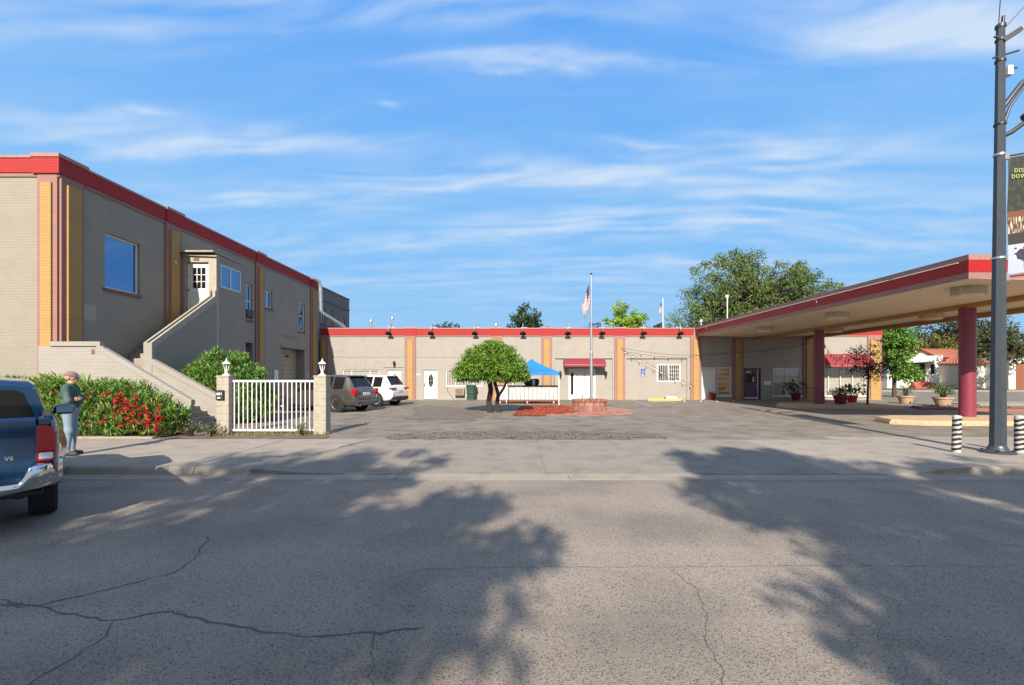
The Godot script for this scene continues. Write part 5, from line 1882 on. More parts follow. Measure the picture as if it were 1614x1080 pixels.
	part(wb, "hose", mb, M.dark_metal)


func lerp_table(tab: Array, s: float) -> Array:   # rows start with the station
	for i in tab.size() - 1:
		var a: Array = tab[i]
		var b: Array = tab[i + 1]
		if s <= b[0] or i == tab.size() - 2:
			var t := clampf((s - a[0]) / (b[0] - a[0]), 0, 1)
			var out := []
			for k in range(1, a.size()): out.append(lerpf(a[k], b[k], t))
			return out
	return []


# shell lofted along the car: stations s (0 = tail), rows of [s, bottom, belt, top, half width, half width of roof]; s runs forward = -z
func car_shell(parent: Node, tab: Array, sts: Array, paint: Material, glass: Material, side_glass: Array, rear_glass: Array, front_glass: Array) -> void:
	var ring := func(s):
		var q := lerp_table(tab, s)
		var bo: float = q[0]
		var be: float = q[1]
		var to: float = q[2]
		var w: float = q[3]
		var rw: float = q[4]
		var mid := lerpf(bo, be, 0.55)
		var half := [Vector2(0, bo), Vector2(w - 0.16, bo), Vector2(w - 0.03, bo + 0.08), Vector2(w, mid - 0.1), Vector2(w, mid + 0.08), Vector2(w - 0.025, be - 0.05), Vector2(w - 0.05, be), Vector2(lerpf(rw, w - 0.06, 0.10), lerpf(to, be, 0.14)), Vector2(rw - 0.05, to - 0.025), Vector2(rw * 0.55, to + 0.004), Vector2(0, to + 0.012)]
		var out := []
		for p in half: out.append(Vector3(p.x, p.y, -s))
		for i in range(half.size() - 2, 0, -1): out.append(Vector3(-half[i].x, half[i].y, -s))
		return out
	var rows := []
	for s in sts: rows.append(ring.call(s))
	var n: int = rows[0].size()
	var nor := []
	for j in rows.size():
		var nr := []
		for i in n:
			var du: Vector3 = rows[j][(i + 1) % n] - rows[j][(i + n - 1) % n]
			var ds: Vector3 = rows[mini(j + 1, rows.size() - 1)][i] - rows[maxi(j - 1, 0)][i]
			nr.append(du.cross(ds).normalized())
		nor.append(nr)
	var body := MB.new()
	var panes := {}
	for j in rows.size() - 1:
		var s0: float = sts[j]
		var s1: float = sts[j + 1]
		for i in n:
			var k := (i + 1) % n
			var use := body
			var side := i == 6 or i == n - 7
			var roof := i == 8 or i == 9 or i == n - 9 or i == n - 10 or i == 7 or i == n - 8
			var key := ""
			if side:
				for g in side_glass.size():
					if s0 >= side_glass[g][0] - 0.001 and s1 <= side_glass[g][1] + 0.001: key = "side_window:%d:%d" % [g, int(i == 6)]
			elif roof and i != 7 and i != n - 8:
				if s0 >= rear_glass[0] - 0.001 and s1 <= rear_glass[1] + 0.001: key = "rear_window"
				if s0 >= front_glass[0] - 0.001 and s1 <= front_glass[1] + 0.001: key = "windscreen"
			if key:
				if not panes.has(key): panes[key] = MB.new()
				use = panes[key]
			use.quadn(rows[j][i], rows[j][k], rows[j + 1][k], rows[j + 1][i], nor[j][i], nor[j][k], nor[j + 1][k], nor[j + 1][i])
	var tail := Vector3(0, 0.6, -1)
	for i in range(1, n - 1):
		body.face([rows[0][0], rows[0][i], rows[0][i + 1]], Vector3(0, 0.6, -2))
		body.face([rows[-1][0], rows[-1][i], rows[-1][i + 1]], Vector3(0, 0.6, -2))
	part(parent, "body", body, paint)
	for k in panes: part(parent, k.split(":")[0], panes[k], glass)


func wheel(parent: Node, x: float, s: float, r: float, w: float, out: float, spokes: int, rim_mat: Material) -> void:   # out = +1 for a wheel on the right
	var hub := Node3D.new()
	hub.name = "wheel"
	parent.add_child(hub, true)
	hub.position = Vector3(x, r, -s)
	var ax := Basis(Vector3.BACK, -PI / 2 * out)   # lathe axis turned to point outwards
	var mb := MB.new()
	mb.lathe(Vector3.ZERO, [[r * 0.66, -w / 2], [r * 0.93, -w / 2], [r, -w / 2 + 0.03], [r, w / 2 - 0.03], [r * 0.94, w / 2], [r * 0.70, w / 2], [r * 0.66, w / 2 - 0.02], [r * 0.66, -w / 2]], 28, ax)
	part(hub, "tyre", mb, M.rubber)
	mb = MB.new()
	mb.lathe(Vector3.ZERO, [[r * 0.66, -0.02], [r * 0.66, w / 2 - 0.015], [r * 0.69, w / 2 - 0.01], [r * 0.61, w / 2 - 0.03], [r * 0.59, -0.02], [0.0, -0.03]], 28, ax)
	mb.lathe(Vector3.ZERO, [[r * 0.16, w / 2 - 0.07], [r * 0.15, w / 2 - 0.03], [0.0, w / 2 - 0.025]], 14, ax)
	for k in spokes:
		var a := TAU * k / spokes
		var dir := ax * Vector3(cos(a), 0, -sin(a))
		var o := ax * Vector3(0, w / 2 - 0.05, 0)
		mb.bar(o + dir * r * 0.12, o + dir * r * 0.62, r * 0.12, 0.03, ax * Vector3.UP)
	part(hub, "rim", mb, rim_mat)
	mb = MB.new()
	mb.lathe(Vector3.ZERO, [[r * 0.58, 0.0], [0.0, 0.001]], 20, ax)
	part(hub, "brake_disc", mb, M.dark_metal)


func arch(parent: Node, x: float, s: float, r: float, out: float) -> void:
	var mb := MB.new()
	var ax := Basis(Vector3.BACK, -PI / 2 * out)
	mb.lathe(Vector3(x, r * 0.86, -s), [[r, -0.10], [r, 0.0], [r * 0.97, 0.006], [0.0, 0.006]], 28, ax)
	part(parent, "wheel_arch", mb, M.black_plastic)


func suv(c: Node3D, paint: Material, lens_rows: Array, spokes: int, rim: Material, belly: float) -> void:
	var tab := [[0.0, 0.42, 0.70, 0.78, 0.80, 0.62], [0.05, 0.34, 0.86, 0.97, 0.90, 0.72], [0.14, 0.30, 0.98, 1.07, 0.93, 0.73], [0.36, 0.26, 1.03, 1.40, 0.945, 0.68], [0.50, 0.25, 1.04, 1.60, 0.95, 0.64], [0.58, 0.25, 1.04, 1.645, 0.95, 0.65], [1.3, 0.24, 1.02, 1.69, 0.955, 0.66], [2.1, 0.24, 0.99, 1.68, 0.955, 0.66], [2.7, 0.24, 0.97, 1.58, 0.955, 0.64], [3.5, 0.24, 0.95, 1.06, 0.95, 0.72], [4.2, 0.26, 0.84, 0.92, 0.93, 0.70], [4.5, 0.28, 0.68, 0.76, 0.86, 0.62], [4.62, 0.34, 0.58, 0.62, 0.70, 0.5]]
	car_shell(c, tab, [0.0, 0.05, 0.14, 0.18, 0.28, 0.36, 0.44, 0.50, 0.58, 0.66, 0.95, 1.18, 1.26, 1.7, 2.1, 2.18, 2.5, 2.7, 2.9, 3.05, 3.3, 3.5, 3.8, 4.2, 4.4, 4.5, 4.62], paint, M.dark_glass, [[0.66, 1.18], [1.26, 2.10], [2.18, 3.05]], [0.18, 0.50], [2.7, 3.5])
	for s in [-1.0, 1.0]:
		arch(c, s * 0.953, 0.93, 0.42, s)
		arch(c, s * 0.953, 3.72, 0.42, s)
		wheel(c, s * 0.875, 0.93, 0.365, 0.235, s, spokes, rim)
		wheel(c, s * 0.875, 3.72, 0.365, 0.235, s, spokes, rim)
		var lamp := MB.new()
		for q in lens_rows: lamp.cbox(s * q[0], s * q[1], q[2], q[3], -q[5], -q[4], 0.02)
		part(c, "tail_lamp", lamp, M.red_lens)
		var mr := MB.new()
		mr.cbox(s * 0.93, s * 1.13, 1.0, 1.14, -3.02, -2.9, 0.03)
		part(c, "door_mirror", mr, paint)
		var hd := MB.new()
		for z in [1.55, 2.5]: hd.cbox(s * 0.955, s * 0.975, 0.84, 0.87, -z - 0.12, -z + 0.12, 0.006)
		part(c, "door_handle", hd, paint, "stuff")
	var mb := MB.new()
	mb.cbox(-0.84, 0.84, 0.30, 0.52, -0.30, 0.045, 0.04)
	part(c, "rear_bumper", mb, M.black_plastic if belly > 0 else paint)
	mb = MB.new()
	mb.cbox(-0.26, 0.26, 0.74, 0.87, -0.05, 0.012, 0.006)
	part(c, "number_plate", mb, M.white_paint)
	mb = MB.new()
	mb.cbox(-0.66, 0.66, 1.60, 1.655, -0.62, -0.40, 0.02)
	part(c, "spoiler", mb, paint)
	mb = MB.new()
	mb.bar(Vector3(0.02, 1.14, -0.17), Vector3(0.30, 1.22, -0.21), 0.02, 0.02)
	part(c, "rear_wiper", mb, M.black_plastic)
	for s in [-1.0, 1.0]:
		mb = MB.new()
		mb.tube([Vector3(s * 0.55, 0.31, -0.2), Vector3(s * 0.55, 0.31, 0.055)], [0.045], 10)
		part(c, "exhaust_tip", mb, M.chrome)
	mb = MB.new()
	mb.box(-0.8, 0.8, 0.22, 0.30, -4.3, -0.35)
	part(c, "underbody", mb, M.black_plastic)


func build_cars() -> void:
	var th := deg_to_rad(74.0)
	var a := thing("parked_car", "bronze grey sport utility car parked behind the white gate", "car", V(-6.72, LOT, 21.15), th, "cars parked in the forecourt")
	suv(a, M.bronze_car_paint, [[0.70, 0.935, 0.84, 1.05, -0.025, 0.20], [0.78, 0.94, 0.76, 0.84, -0.01, 0.16]], 10, M.chrome, 0.0)
	var b := thing("parked_car", "white sport utility car parked beyond the bronze grey car", "car", V(-6.15, LOT, 25.2), th, "cars parked in the forecourt")
	suv(b, M.white_car_paint, [[0.42, 0.93, 0.92, 1.0, -0.02, 0.20], [0.55, 0.75, 0.46, 0.50, -0.05, 0.1]], 7, M.steel_grey, 1.0)


func build_truck() -> void:
	var th := deg_to_rad(46.0)
	var t := thing("pickup_truck", "dark blue pickup truck with chrome bumper parked nose to the kerb", "pickup truck", V(-6.02, 0.0, 4.75), th)
	# local: x right, y up, forward -z, origin under the middle of the tailgate
	var W := 0.93
	# bed sides: smooth sheets with a flare over the wheel
	for sd in [-1.0, 1.0]:
		var mb := MB.new()
		var f := func(u, w):
			var s: float = lerpf(0.0, 1.62, u)
			var y: float = lerpf(0.50, 1.30, w)
			var fl := exp(-pow((s - 0.92) / 0.46, 2)) * exp(-pow((y - 0.86) / 0.30, 2)) * 0.10
			var x: float = W + fl - 0.05 * pow(maxf(0.0, (y - 1.12) / 0.2), 2) - 0.04 * pow(maxf(0.0, (0.7 - y) / 0.25), 2) - 0.05 * pow(maxf(0.0, 0.12 - s) / 0.12, 2)
			return Vector3(sd * x, y, -s)
		if sd > 0: mb.sheet(28, 18, f)
		else: mb.sheet(28, 18, func(u, w): return f.call(1.0 - u, w))
		part(t, "bed_side", mb, M.blue_car_paint)
		mb = MB.new()
		mb.cbox(sd * (W - 0.14), sd * (W - 0.045), 1.27, 1.325, -1.62, -0.02, 0.02)
		part(t, "bed_rail", mb, M.black_plastic)
		mb = MB.new()
		mb.box(sd * (W - 0.13), sd * (W - 0.10), 0.62, 1.27, -1.62, -0.06)
		part(t, "bed_inner_side", mb, M.blue_car_paint)
		mb = MB.new()   # corner post that carries the lamp
		mb.cbox(sd * 0.742, sd * (W - 0.055), 0.52, 0.81, -0.22, 0.005, 0.02)
		part(t, "corner_post", mb, M.blue_car_paint)
		mb = MB.new()
		mb.cbox(sd * 0.742, sd * (W - 0.06), 1.21, 1.31, -0.22, 0.0, 0.02)
		part(t, "corner_post", mb, M.blue_car_paint)
		# tail lamp
		var lamp := Node3D.new()
		lamp.name = "tail_lamp"
		t.add_child(lamp, true)
		mb = MB.new()
		mb.prism([Vector2(0, 0.0), Vector2(0.155, 0.0), Vector2(0.16, 0.18), Vector2(0.13, 0.27), Vector2(0.09, 0.295), Vector2(0.02, 0.30), Vector2(0.0, 0.29)], Vector3(sd * 0.745, 0.925, -0.2), Vector3.RIGHT * sd, Vector3.UP, Vector3(0, 0, 0.225))
		part(lamp, "red_lens", mb, M.red_lens)
		mb = MB.new()
		mb.cbox(sd * 0.745, sd * 0.90, 0.80, 0.923, -0.2, 0.015, 0.012)
		part(lamp, "lamp_housing", mb, M.red_lens)
		mb = MB.new()
		mb.cbox(sd * 0.762, sd * 0.882, 0.825, 0.905, -0.1, 0.026, 0.012)
		part(lamp, "reversing_lens", mb, M.white_lens)
		wheel(t, sd * 0.80, 0.95, 0.385, 0.265, sd, 6, M.steel_grey)
		wheel(t, sd * 0.80, 3.85, 0.385, 0.265, sd, 6, M.steel_grey)
		arch(t, sd * 0.90, 3.85, 0.46, sd)
		mb = MB.new()   # wheel-arch lip
		for k in 14:
			var a0 := PI * (k + 0.5) / 15
			var a1 := PI * (k + 1.5) / 15
			var fx := func(a): return Vector3(sd * (W + 0.015), 0.40 + sin(a) * 0.47, -0.95 - cos(a) * 0.47)
			mb.bar(fx.call(a0), fx.call(a1), 0.05, 0.05, Vector3.RIGHT)
		part(t, "wheel_arch_lip", mb, M.blue_car_paint)
		# mirror
		var mir := Node3D.new()
		mir.name = "door_mirror"
		t.add_child(mir, true)
		mb = MB.new()
		mb.sheet(20, 10, func(u, w):
			var a: float = TAU * u
			var b: float = PI * w
			return Vector3(sd * 1.06, 1.245, -3.02) + Vector3(signf(cos(a)) * pow(absf(cos(a)), 0.6) * 0.135 * pow(sin(b), 0.5), -cos(b) * 0.088, -signf(sin(a)) * pow(absf(sin(a)), 0.6) * 0.07 * pow(sin(b), 0.5)))
		part(mir, "mirror_shell", mb, M.blue_car_paint)
		mb = MB.new()
		mb.cbox(sd * 0.955, sd * 1.165, 1.185, 1.305, -2.96, -2.945, 0.006)
		part(mir, "mirror_glass", mb, M.mirror_glass)
		mb = MB.new()
		mb.cbox(sd * 0.84, sd * 0.96, 1.17, 1.22, -3.06, -2.99, 0.01)
		part(mir, "mirror_arm", mb, M.black_plastic)
	# tailgate with two pressed creases
	var mb := MB.new()
	var prof := [[0.60, -0.004], [0.64, 0.010], [0.78, 0.012], [0.82, -0.006], [1.08, -0.006], [1.13, 0.010], [1.22, 0.014], [1.27, 0.020], [1.30, 0.012], [1.315, -0.03]]
	mb.sheet(1, prof.size() - 1, func(u, w):
		var q: Array = prof[int(round(w * (prof.size() - 1)))]
		return Vector3(lerpf(-0.735, 0.735, u), q[0], q[1]))
	mb.box(-0.735, 0.735, 0.60, 1.31, -0.07, -0.03)
	part(t, "tailgate", mb, M.blue_car_paint)
	mb = MB.new()
	mb.cbox(-0.17, 0.17, 1.10, 1.20, 0.0, 0.03, 0.012)
	part(t, "tailgate_handle", mb, M.black_plastic)
	text(t, "engine_badge", "V6", 0.062, 0.008, M.chrome, Transform3D(Basis(), Vector3(0.53, 0.865, 0.0)))
	mb = MB.new()
	mb.box(-0.84, 0.84, 0.58, 0.62, -1.62, -0.06)
	part(t, "bed_floor", mb, M.black_plastic)
	# chrome bumper: swept section, higher at the corners, stepped in the middle
	mb = MB.new()
	mb.sheet(48, 12, func(u, w):
		var x: float = lerpf(-1.0, 1.0, u)
		var k := absf(x)
		var back := 0.17 - 0.30 * pow(maxf(0.0, (k - 0.72) / 0.28), 2.0) - 0.03 * k * k
		var up := 0.60 + 0.20 * smoothstep(0.62, 0.74, k)
		var low := 0.46 + 0.06 * smoothstep(0.3, 1.0, k)
		var q: float = w * PI
		return Vector3(x * 0.965, lerpf(low, up, 0.5 - 0.5 * cos(q)), back - 0.05 + 0.05 * sin(q) if w < 0.85 else back - 0.05 - (w - 0.85) * 0.9))
	part(t, "rear_bumper", mb, M.chrome)
	mb = MB.new()
	mb.cbox(-0.60, 0.60, 0.565, 0.595, -0.06, 0.13, 0.01)
	part(t, "bumper_step", mb, M.black_plastic)
	mb = MB.new()
	mb.cbox(-0.8, 0.8, 0.40, 0.47, -0.30, -0.06, 0.02)
	mb.tube([Vector3(0.42, 0.40, -0.5), Vector3(0.62, 0.40, -0.16)], [0.04], 8)
	mb.box(-0.5, 0.5, 0.42, 0.56, -4.3, -0.3)
	part(t, "chassis", mb, M.black_plastic)
	mb = MB.new()
	mb.tube([Vector3(-0.72, 0.385, -0.95), Vector3(0.72, 0.385, -0.95)], [0.06], 8)
	part(t, "rear_axle", mb, M.black_plastic)
	# cab
	var tab := [[1.66, 0.50, 1.16, 1.66, 0.90, 0.72], [1.74, 0.48, 1.17, 1.735, 0.92, 0.71], [2.3, 0.45, 1.17, 1.77, 0.93, 0.70], [2.75, 0.45, 1.15, 1.72, 0.93, 0.67], [3.35, 0.45, 1.10, 1.16, 0.93, 0.76], [4.2, 0.45, 1.02, 1.08, 0.92, 0.72], [4.55, 0.45, 0.86, 0.92, 0.88, 0.66], [4.65, 0.48, 0.78, 0.82, 0.80, 0.6]]
	car_shell(t, tab, [1.66, 1.70, 1.74, 1.86, 2.1, 2.3, 2.5, 2.75, 2.95, 3.15, 3.35, 3.7, 4.0, 4.2, 4.4, 4.55, 4.65], M.blue_car_paint, M.dark_glass, [[1.86, 2.95]], [-1, -1], [2.75, 3.35])
	mb = MB.new()
	mb.prism([Vector2(-0.71, 1.22), Vector2(0.71, 1.22), Vector2(0.70, 1.30), Vector2(0.61, 1.56), Vector2(0.52, 1.60), Vector2(-0.52, 1.60), Vector2(-0.61, 1.56), Vector2(-0.70, 1.30)], Vector3(0, 0, -1.665), Vector3.RIGHT, Vector3.UP, Vector3(0, 0, 0.012))
	part(t, "rear_window", mb, M.dark_glass)
	mb = MB.new()
	mb.cbox(-0.12, 0.12, 1.635, 1.66, -1.67, -1.645, 0.006)
	part(t, "high_brake_lamp", mb, M.red_lens)


func build_street_pole() -> void:
	var p := thing("street_light_pole", "tall dark blue grey octagonal street pole at the right kerb", "street light", V(10.36, LOT, 9.74))
	var mb := MB.new()
	mb.lathe(Vector3.ZERO, [[0.0, 0.0], [0.30, 0.0], [0.30, 0.03], [0.20, 0.06], [0.165, 0.12], [0.15, 0.16]], 8, Basis(Vector3.UP, PI / 8))
	part(p, "base_plate", mb, M.pole_paint)
	for k in 4:
		mb = MB.new()
		var a := PI / 4 + k * PI / 2
		mb.lathe(Vector3(cos(a) * 0.235, 0.03, sin(a) * 0.235), [[0.025, 0.0], [0.025, 0.05], [0.0, 0.055]], 6)
		part(p, "anchor_bolt", mb, M.dark_metal)
	mb = MB.new()   # flat sided shaft
	for k in 8:
		var a0 := TAU * (k + 0.5) / 8
		var a1 := TAU * (k + 1.5) / 8
		var b := Vector3(cos(a0), 0, -sin(a0))
		var c := Vector3(cos(a1), 0, -sin(a1))
		var up := Vector3(0.06, 9.1, 0)
		mb.quad(b * 0.145, c * 0.145, c * 0.075 + up, b * 0.075 + up)
	mb.lathe(Vector3(0.06, 9.1, 0), [[0.09, -0.04], [0.09, 0.03], [0.0, 0.06]], 8)
	part(p, "shaft", mb, M.pole_paint)
	for y in [4.15, 6.35, 7.0, 8.35, 8.8]:
		mb = MB.new()
		var r := lerpf(0.145, 0.075, y / 9.1) + 0.012
		mb.lathe(Vector3(0.06 * y / 9.1, y, 0), [[r - 0.012, -0.025], [r, -0.02], [r, 0.02], [r - 0.012, 0.025]], 16)
		part(p, "band", mb, M.galvanised if y < 6.5 else M.dark_metal)
	# long lamp arm with tie rod
	mb = MB.new()
	mb.tube([Vector3(0.1, 7.35, 0), Vector3(0.45, 7.85, 0.05), Vector3(1.0, 8.25, 0.1), Vector3(1.9, 8.5, 0.2), Vector3(2.6, 8.55, 0.3)], [0.055, 0.05, 0.045, 0.04, 0.035], 8)
	part(p, "lamp_arm", mb, M.pole_paint)
	mb = MB.new()
	mb.tube([Vector3(0.08, 6.85, 0), Vector3(0.22, 7.35, 0.03), Vector3(0.6, 7.95, 0.08), Vector3(0.95, 8.22, 0.1)], [0.028], 8)
	part(p, "arm_brace", mb, M.pole_paint)
	mb = MB.new()
	mb.cbox(2.4, 3.1, 8.45, 8.6, 0.2, 0.5, 0.04)
	part(p, "lamp_head", mb, M.pole_paint)
	# camera arm and pedestrian lantern
	mb = MB.new()
	mb.tube([Vector3(0.05, 6.72, 0), Vector3(0.25, 6.82, 0.05), Vector3(0.5, 7.02, 0.1)], [0.045], 8)
	part(p, "side_bracket", mb, M.dark_shade_metal)
	mb = MB.new()
	mb.sheet(16, 8, func(u, w): return Vector3(0.72, 7.12, 0.12) + Vector3(cos(TAU * u) * 0.34 * sin(PI * w), -cos(PI * w) * 0.12, -sin(TAU * u) * 0.17 * sin(PI * w)))
	part(p, "side_lamp", mb, M.dark_shade_metal)
	# gear clamped to the head of the pole
	mb = MB.new()
	mb.cbox(0.14, 0.25, 8.02, 8.22, -0.05, 0.09, 0.01)
	part(p, "radio_box", mb, M.white_metal)
	mb = MB.new()
	mb.bar(Vector3(0.05, 8.75, 0.05), Vector3(0.36, 8.95, 0.12), 0.09, 0.09)
	part(p, "traffic_camera", mb, M.dark_metal)
	mb = MB.new()
	mb.bar(Vector3(-0.10, 8.42, 0.0), Vector3(0.40, 8.55, 0.05), 0.03, 0.03)
	mb.bar(Vector3(-0.08, 8.87, 0.0), Vector3(0.22, 8.85, 0.05), 0.03, 0.03)
	mb.bar(Vector3(0.05, 8.20, 0.0), Vector3(0.36, 8.18, 0.05), 0.025, 0.025)
	mb.tube([Vector3(0.10, 9.1, 0), Vector3(0.12, 9.32, 0)], [0.03], 6)
	part(p, "cross_bracket", mb, M.dark_metal, "stuff")
	# cable with spacers leading up to the left
	var w := thing("overhead_cable", "thin black cable leading up from the head of the street pole", "cable", Vector3.ZERO)
	mb = MB.new()
	mb.tube([V(10.38, 9.3, 9.74), V(10.0, 10.3, 9.3), V(9.3, 12.2, 8.4)], [0.008], 5)
	part(w, "cable", mb, M.dark_metal)
	mb = MB.new()
	mb.tube([V(10.5, 9.2, 9.74), V(10.95, 9.8, 9.5), V(11.9, 10.7, 9.0)], [0.007], 5)
	part(w, "cable", mb, M.dark_metal)
	# banner: cloth on two rods
	var b := thing("street_banner", "printed vertical banner with pale lower panel hanging on the street pole", "banner", V(10.36, LOT, 9.74))
	for q in [[6.31, 0.10], [3.74, 0.10]]:
		mb = MB.new()
		mb.tube([Vector3(0.1, q[0], 0.0), Vector3(0.98, q[0] + q[1], 0.16)], [0.018], 8)
		part(b, "banner_rod", mb, M.dark_metal)
		mb = MB.new()
		mb.cbox(0.07, 0.16, q[0] - 0.09, q[0] + 0.06, -0.05, 0.1, 0.01)
		part(b, "rod_clamp", mb, M.galvanised)
	var im := Image.create_empty(128, 400, false, Image.FORMAT_RGB8)
	var nz := FastNoiseLite.new()
	nz.seed = 71
	nz.frequency = 0.03
	for y in 400:
		for x in 128:
			var k: float = nz.get_noise_2d(x * 2, y)
			var c := Color(0.035, 0.055, 0.06).lerp(Color(0.16, 0.20, 0.10), clampf(k * 1.5 + 0.2, 0, 1))
			if y > 205 and y < 262: c = Color(0.20, 0.10, 0.05).lerp(Color(0.75, 0.70, 0.62), clampf(nz.get_noise_2d(x * 6, y * 0.7) * 2.2 + 0.2, 0, 1))
			if y >= 262 and y < 300: c = Color(0.09, 0.075, 0.065)
			if y > 185 and y <= 205: c = Color(0.36, 0.20, 0.07)
			if y >= 300: c = Color(0.56, 0.60, 0.66)
			if y >= 312 and y < 345 and x > 16: c = Color(0.70, 0.72, 0.75) if (y / 6 + x / 9) % 3 else Color(0.10, 0.14, 0.28)
			im.set_pixel(x, y, c)
	var bm := mat("banner_print", Color.WHITE, 0.6)
	bm.albedo_texture = ImageTexture.create_from_image(im)
	var cl := Node3D.new()
	cl.name = "banner_cloth"
	b.add_child(cl)
	var at := func(u, v, k): return Vector3(lerpf(0.19, 0.94, u), lerpf(3.80, 6.28, v) + 0.09 * u, lerpf(0.02, 0.155, u) + 0.012 * sin(v * 9.0 + u * 2.0) + k)
	mb = MB.new()
	mb.uvs = true
	mb.sheet(6, 24, func(u, v): return at.call(u, v, 0.0))
	for i in mb.t.size(): mb.t[i].y = 1.0 - mb.t[i].y
	part(cl, "print", mb, bm)
	var gold := mat("gold_letters", lin(0.26, 0.28, 0.09), 0.6)
	var face := Basis(Vector3.UP, -0.18)
	text(cl, "lettering", "DIS", 0.115, 0.008, gold, Transform3D(face, at.call(0.235, 0.875, 0.014)))
	text(cl, "lettering", "DOW", 0.115, 0.008, gold, Transform3D(face, at.call(0.225, 0.825, 0.014)))
	# emblem: dark cross-shaped shield with a red letter
	mb = MB.new()
	var star := []
	for k in 16:
		var r: float = [0.30, 0.27, 0.17, 0.27][k % 4]
		star.append(Vector2(cos(TAU * (k - 0.5) / 16) * r, sin(TAU * (k - 0.5) / 16) * r))
	mb.prism(star, at.call(0.56, 0.135, 0.010), face * Vector3.RIGHT, Vector3.UP, face * Vector3(0, 0, 0.006))
	part(cl, "emblem", mb, M.sign_blue if false else mat("emblem_navy", lin(0.012, 0.016, 0.035), 0.6))
	text(cl, "emblem_letter", "F", 0.26, 0.006, mat("emblem_red", lin(0.40, 0.03, 0.04), 0.6), Transform3D(face, at.call(0.42, 0.135, 0.024)), true)
	# bollards with painted rings
	var spots := [[9.55, 9.82, "black and white striped bollard left of the street pole", 0.03], [10.86, 9.78, "black and white striped bollard right of the street pole", 0.0]]
	for s in spots:
		var o := thing("bollard", s[2], "bollard", V(s[0], LOT, s[1]), 0.0, "striped bollards")
		o.rotation.z = -s[3]
		mb = MB.new()
		mb.lathe(Vector3.ZERO, [[0.078, 0.0], [0.078, 0.76], [0.07, 0.785], [0.0, 0.80]], 18)
		part(o, "tube", mb, M.line_white)
		for k in 7:
			mb = MB.new()
			var y0 := 0.05 + k * 0.103
			mb.sheet(20, 1, func(u, v):
				var a: float = TAU * u
				var wob := 0.003 * sin(a * 3 + k) + 0.002 * sin(a * 5 + k * 2)
				return Vector3(cos(a) * 0.0795, y0 + v * (0.054 + 0.004 * sin(a * 4 + k * 1.7)) + wob + 0.02 * cos(a + 0.7), -sin(a) * 0.0795))
			part(o, "black_ring", mb, M.black_plastic)


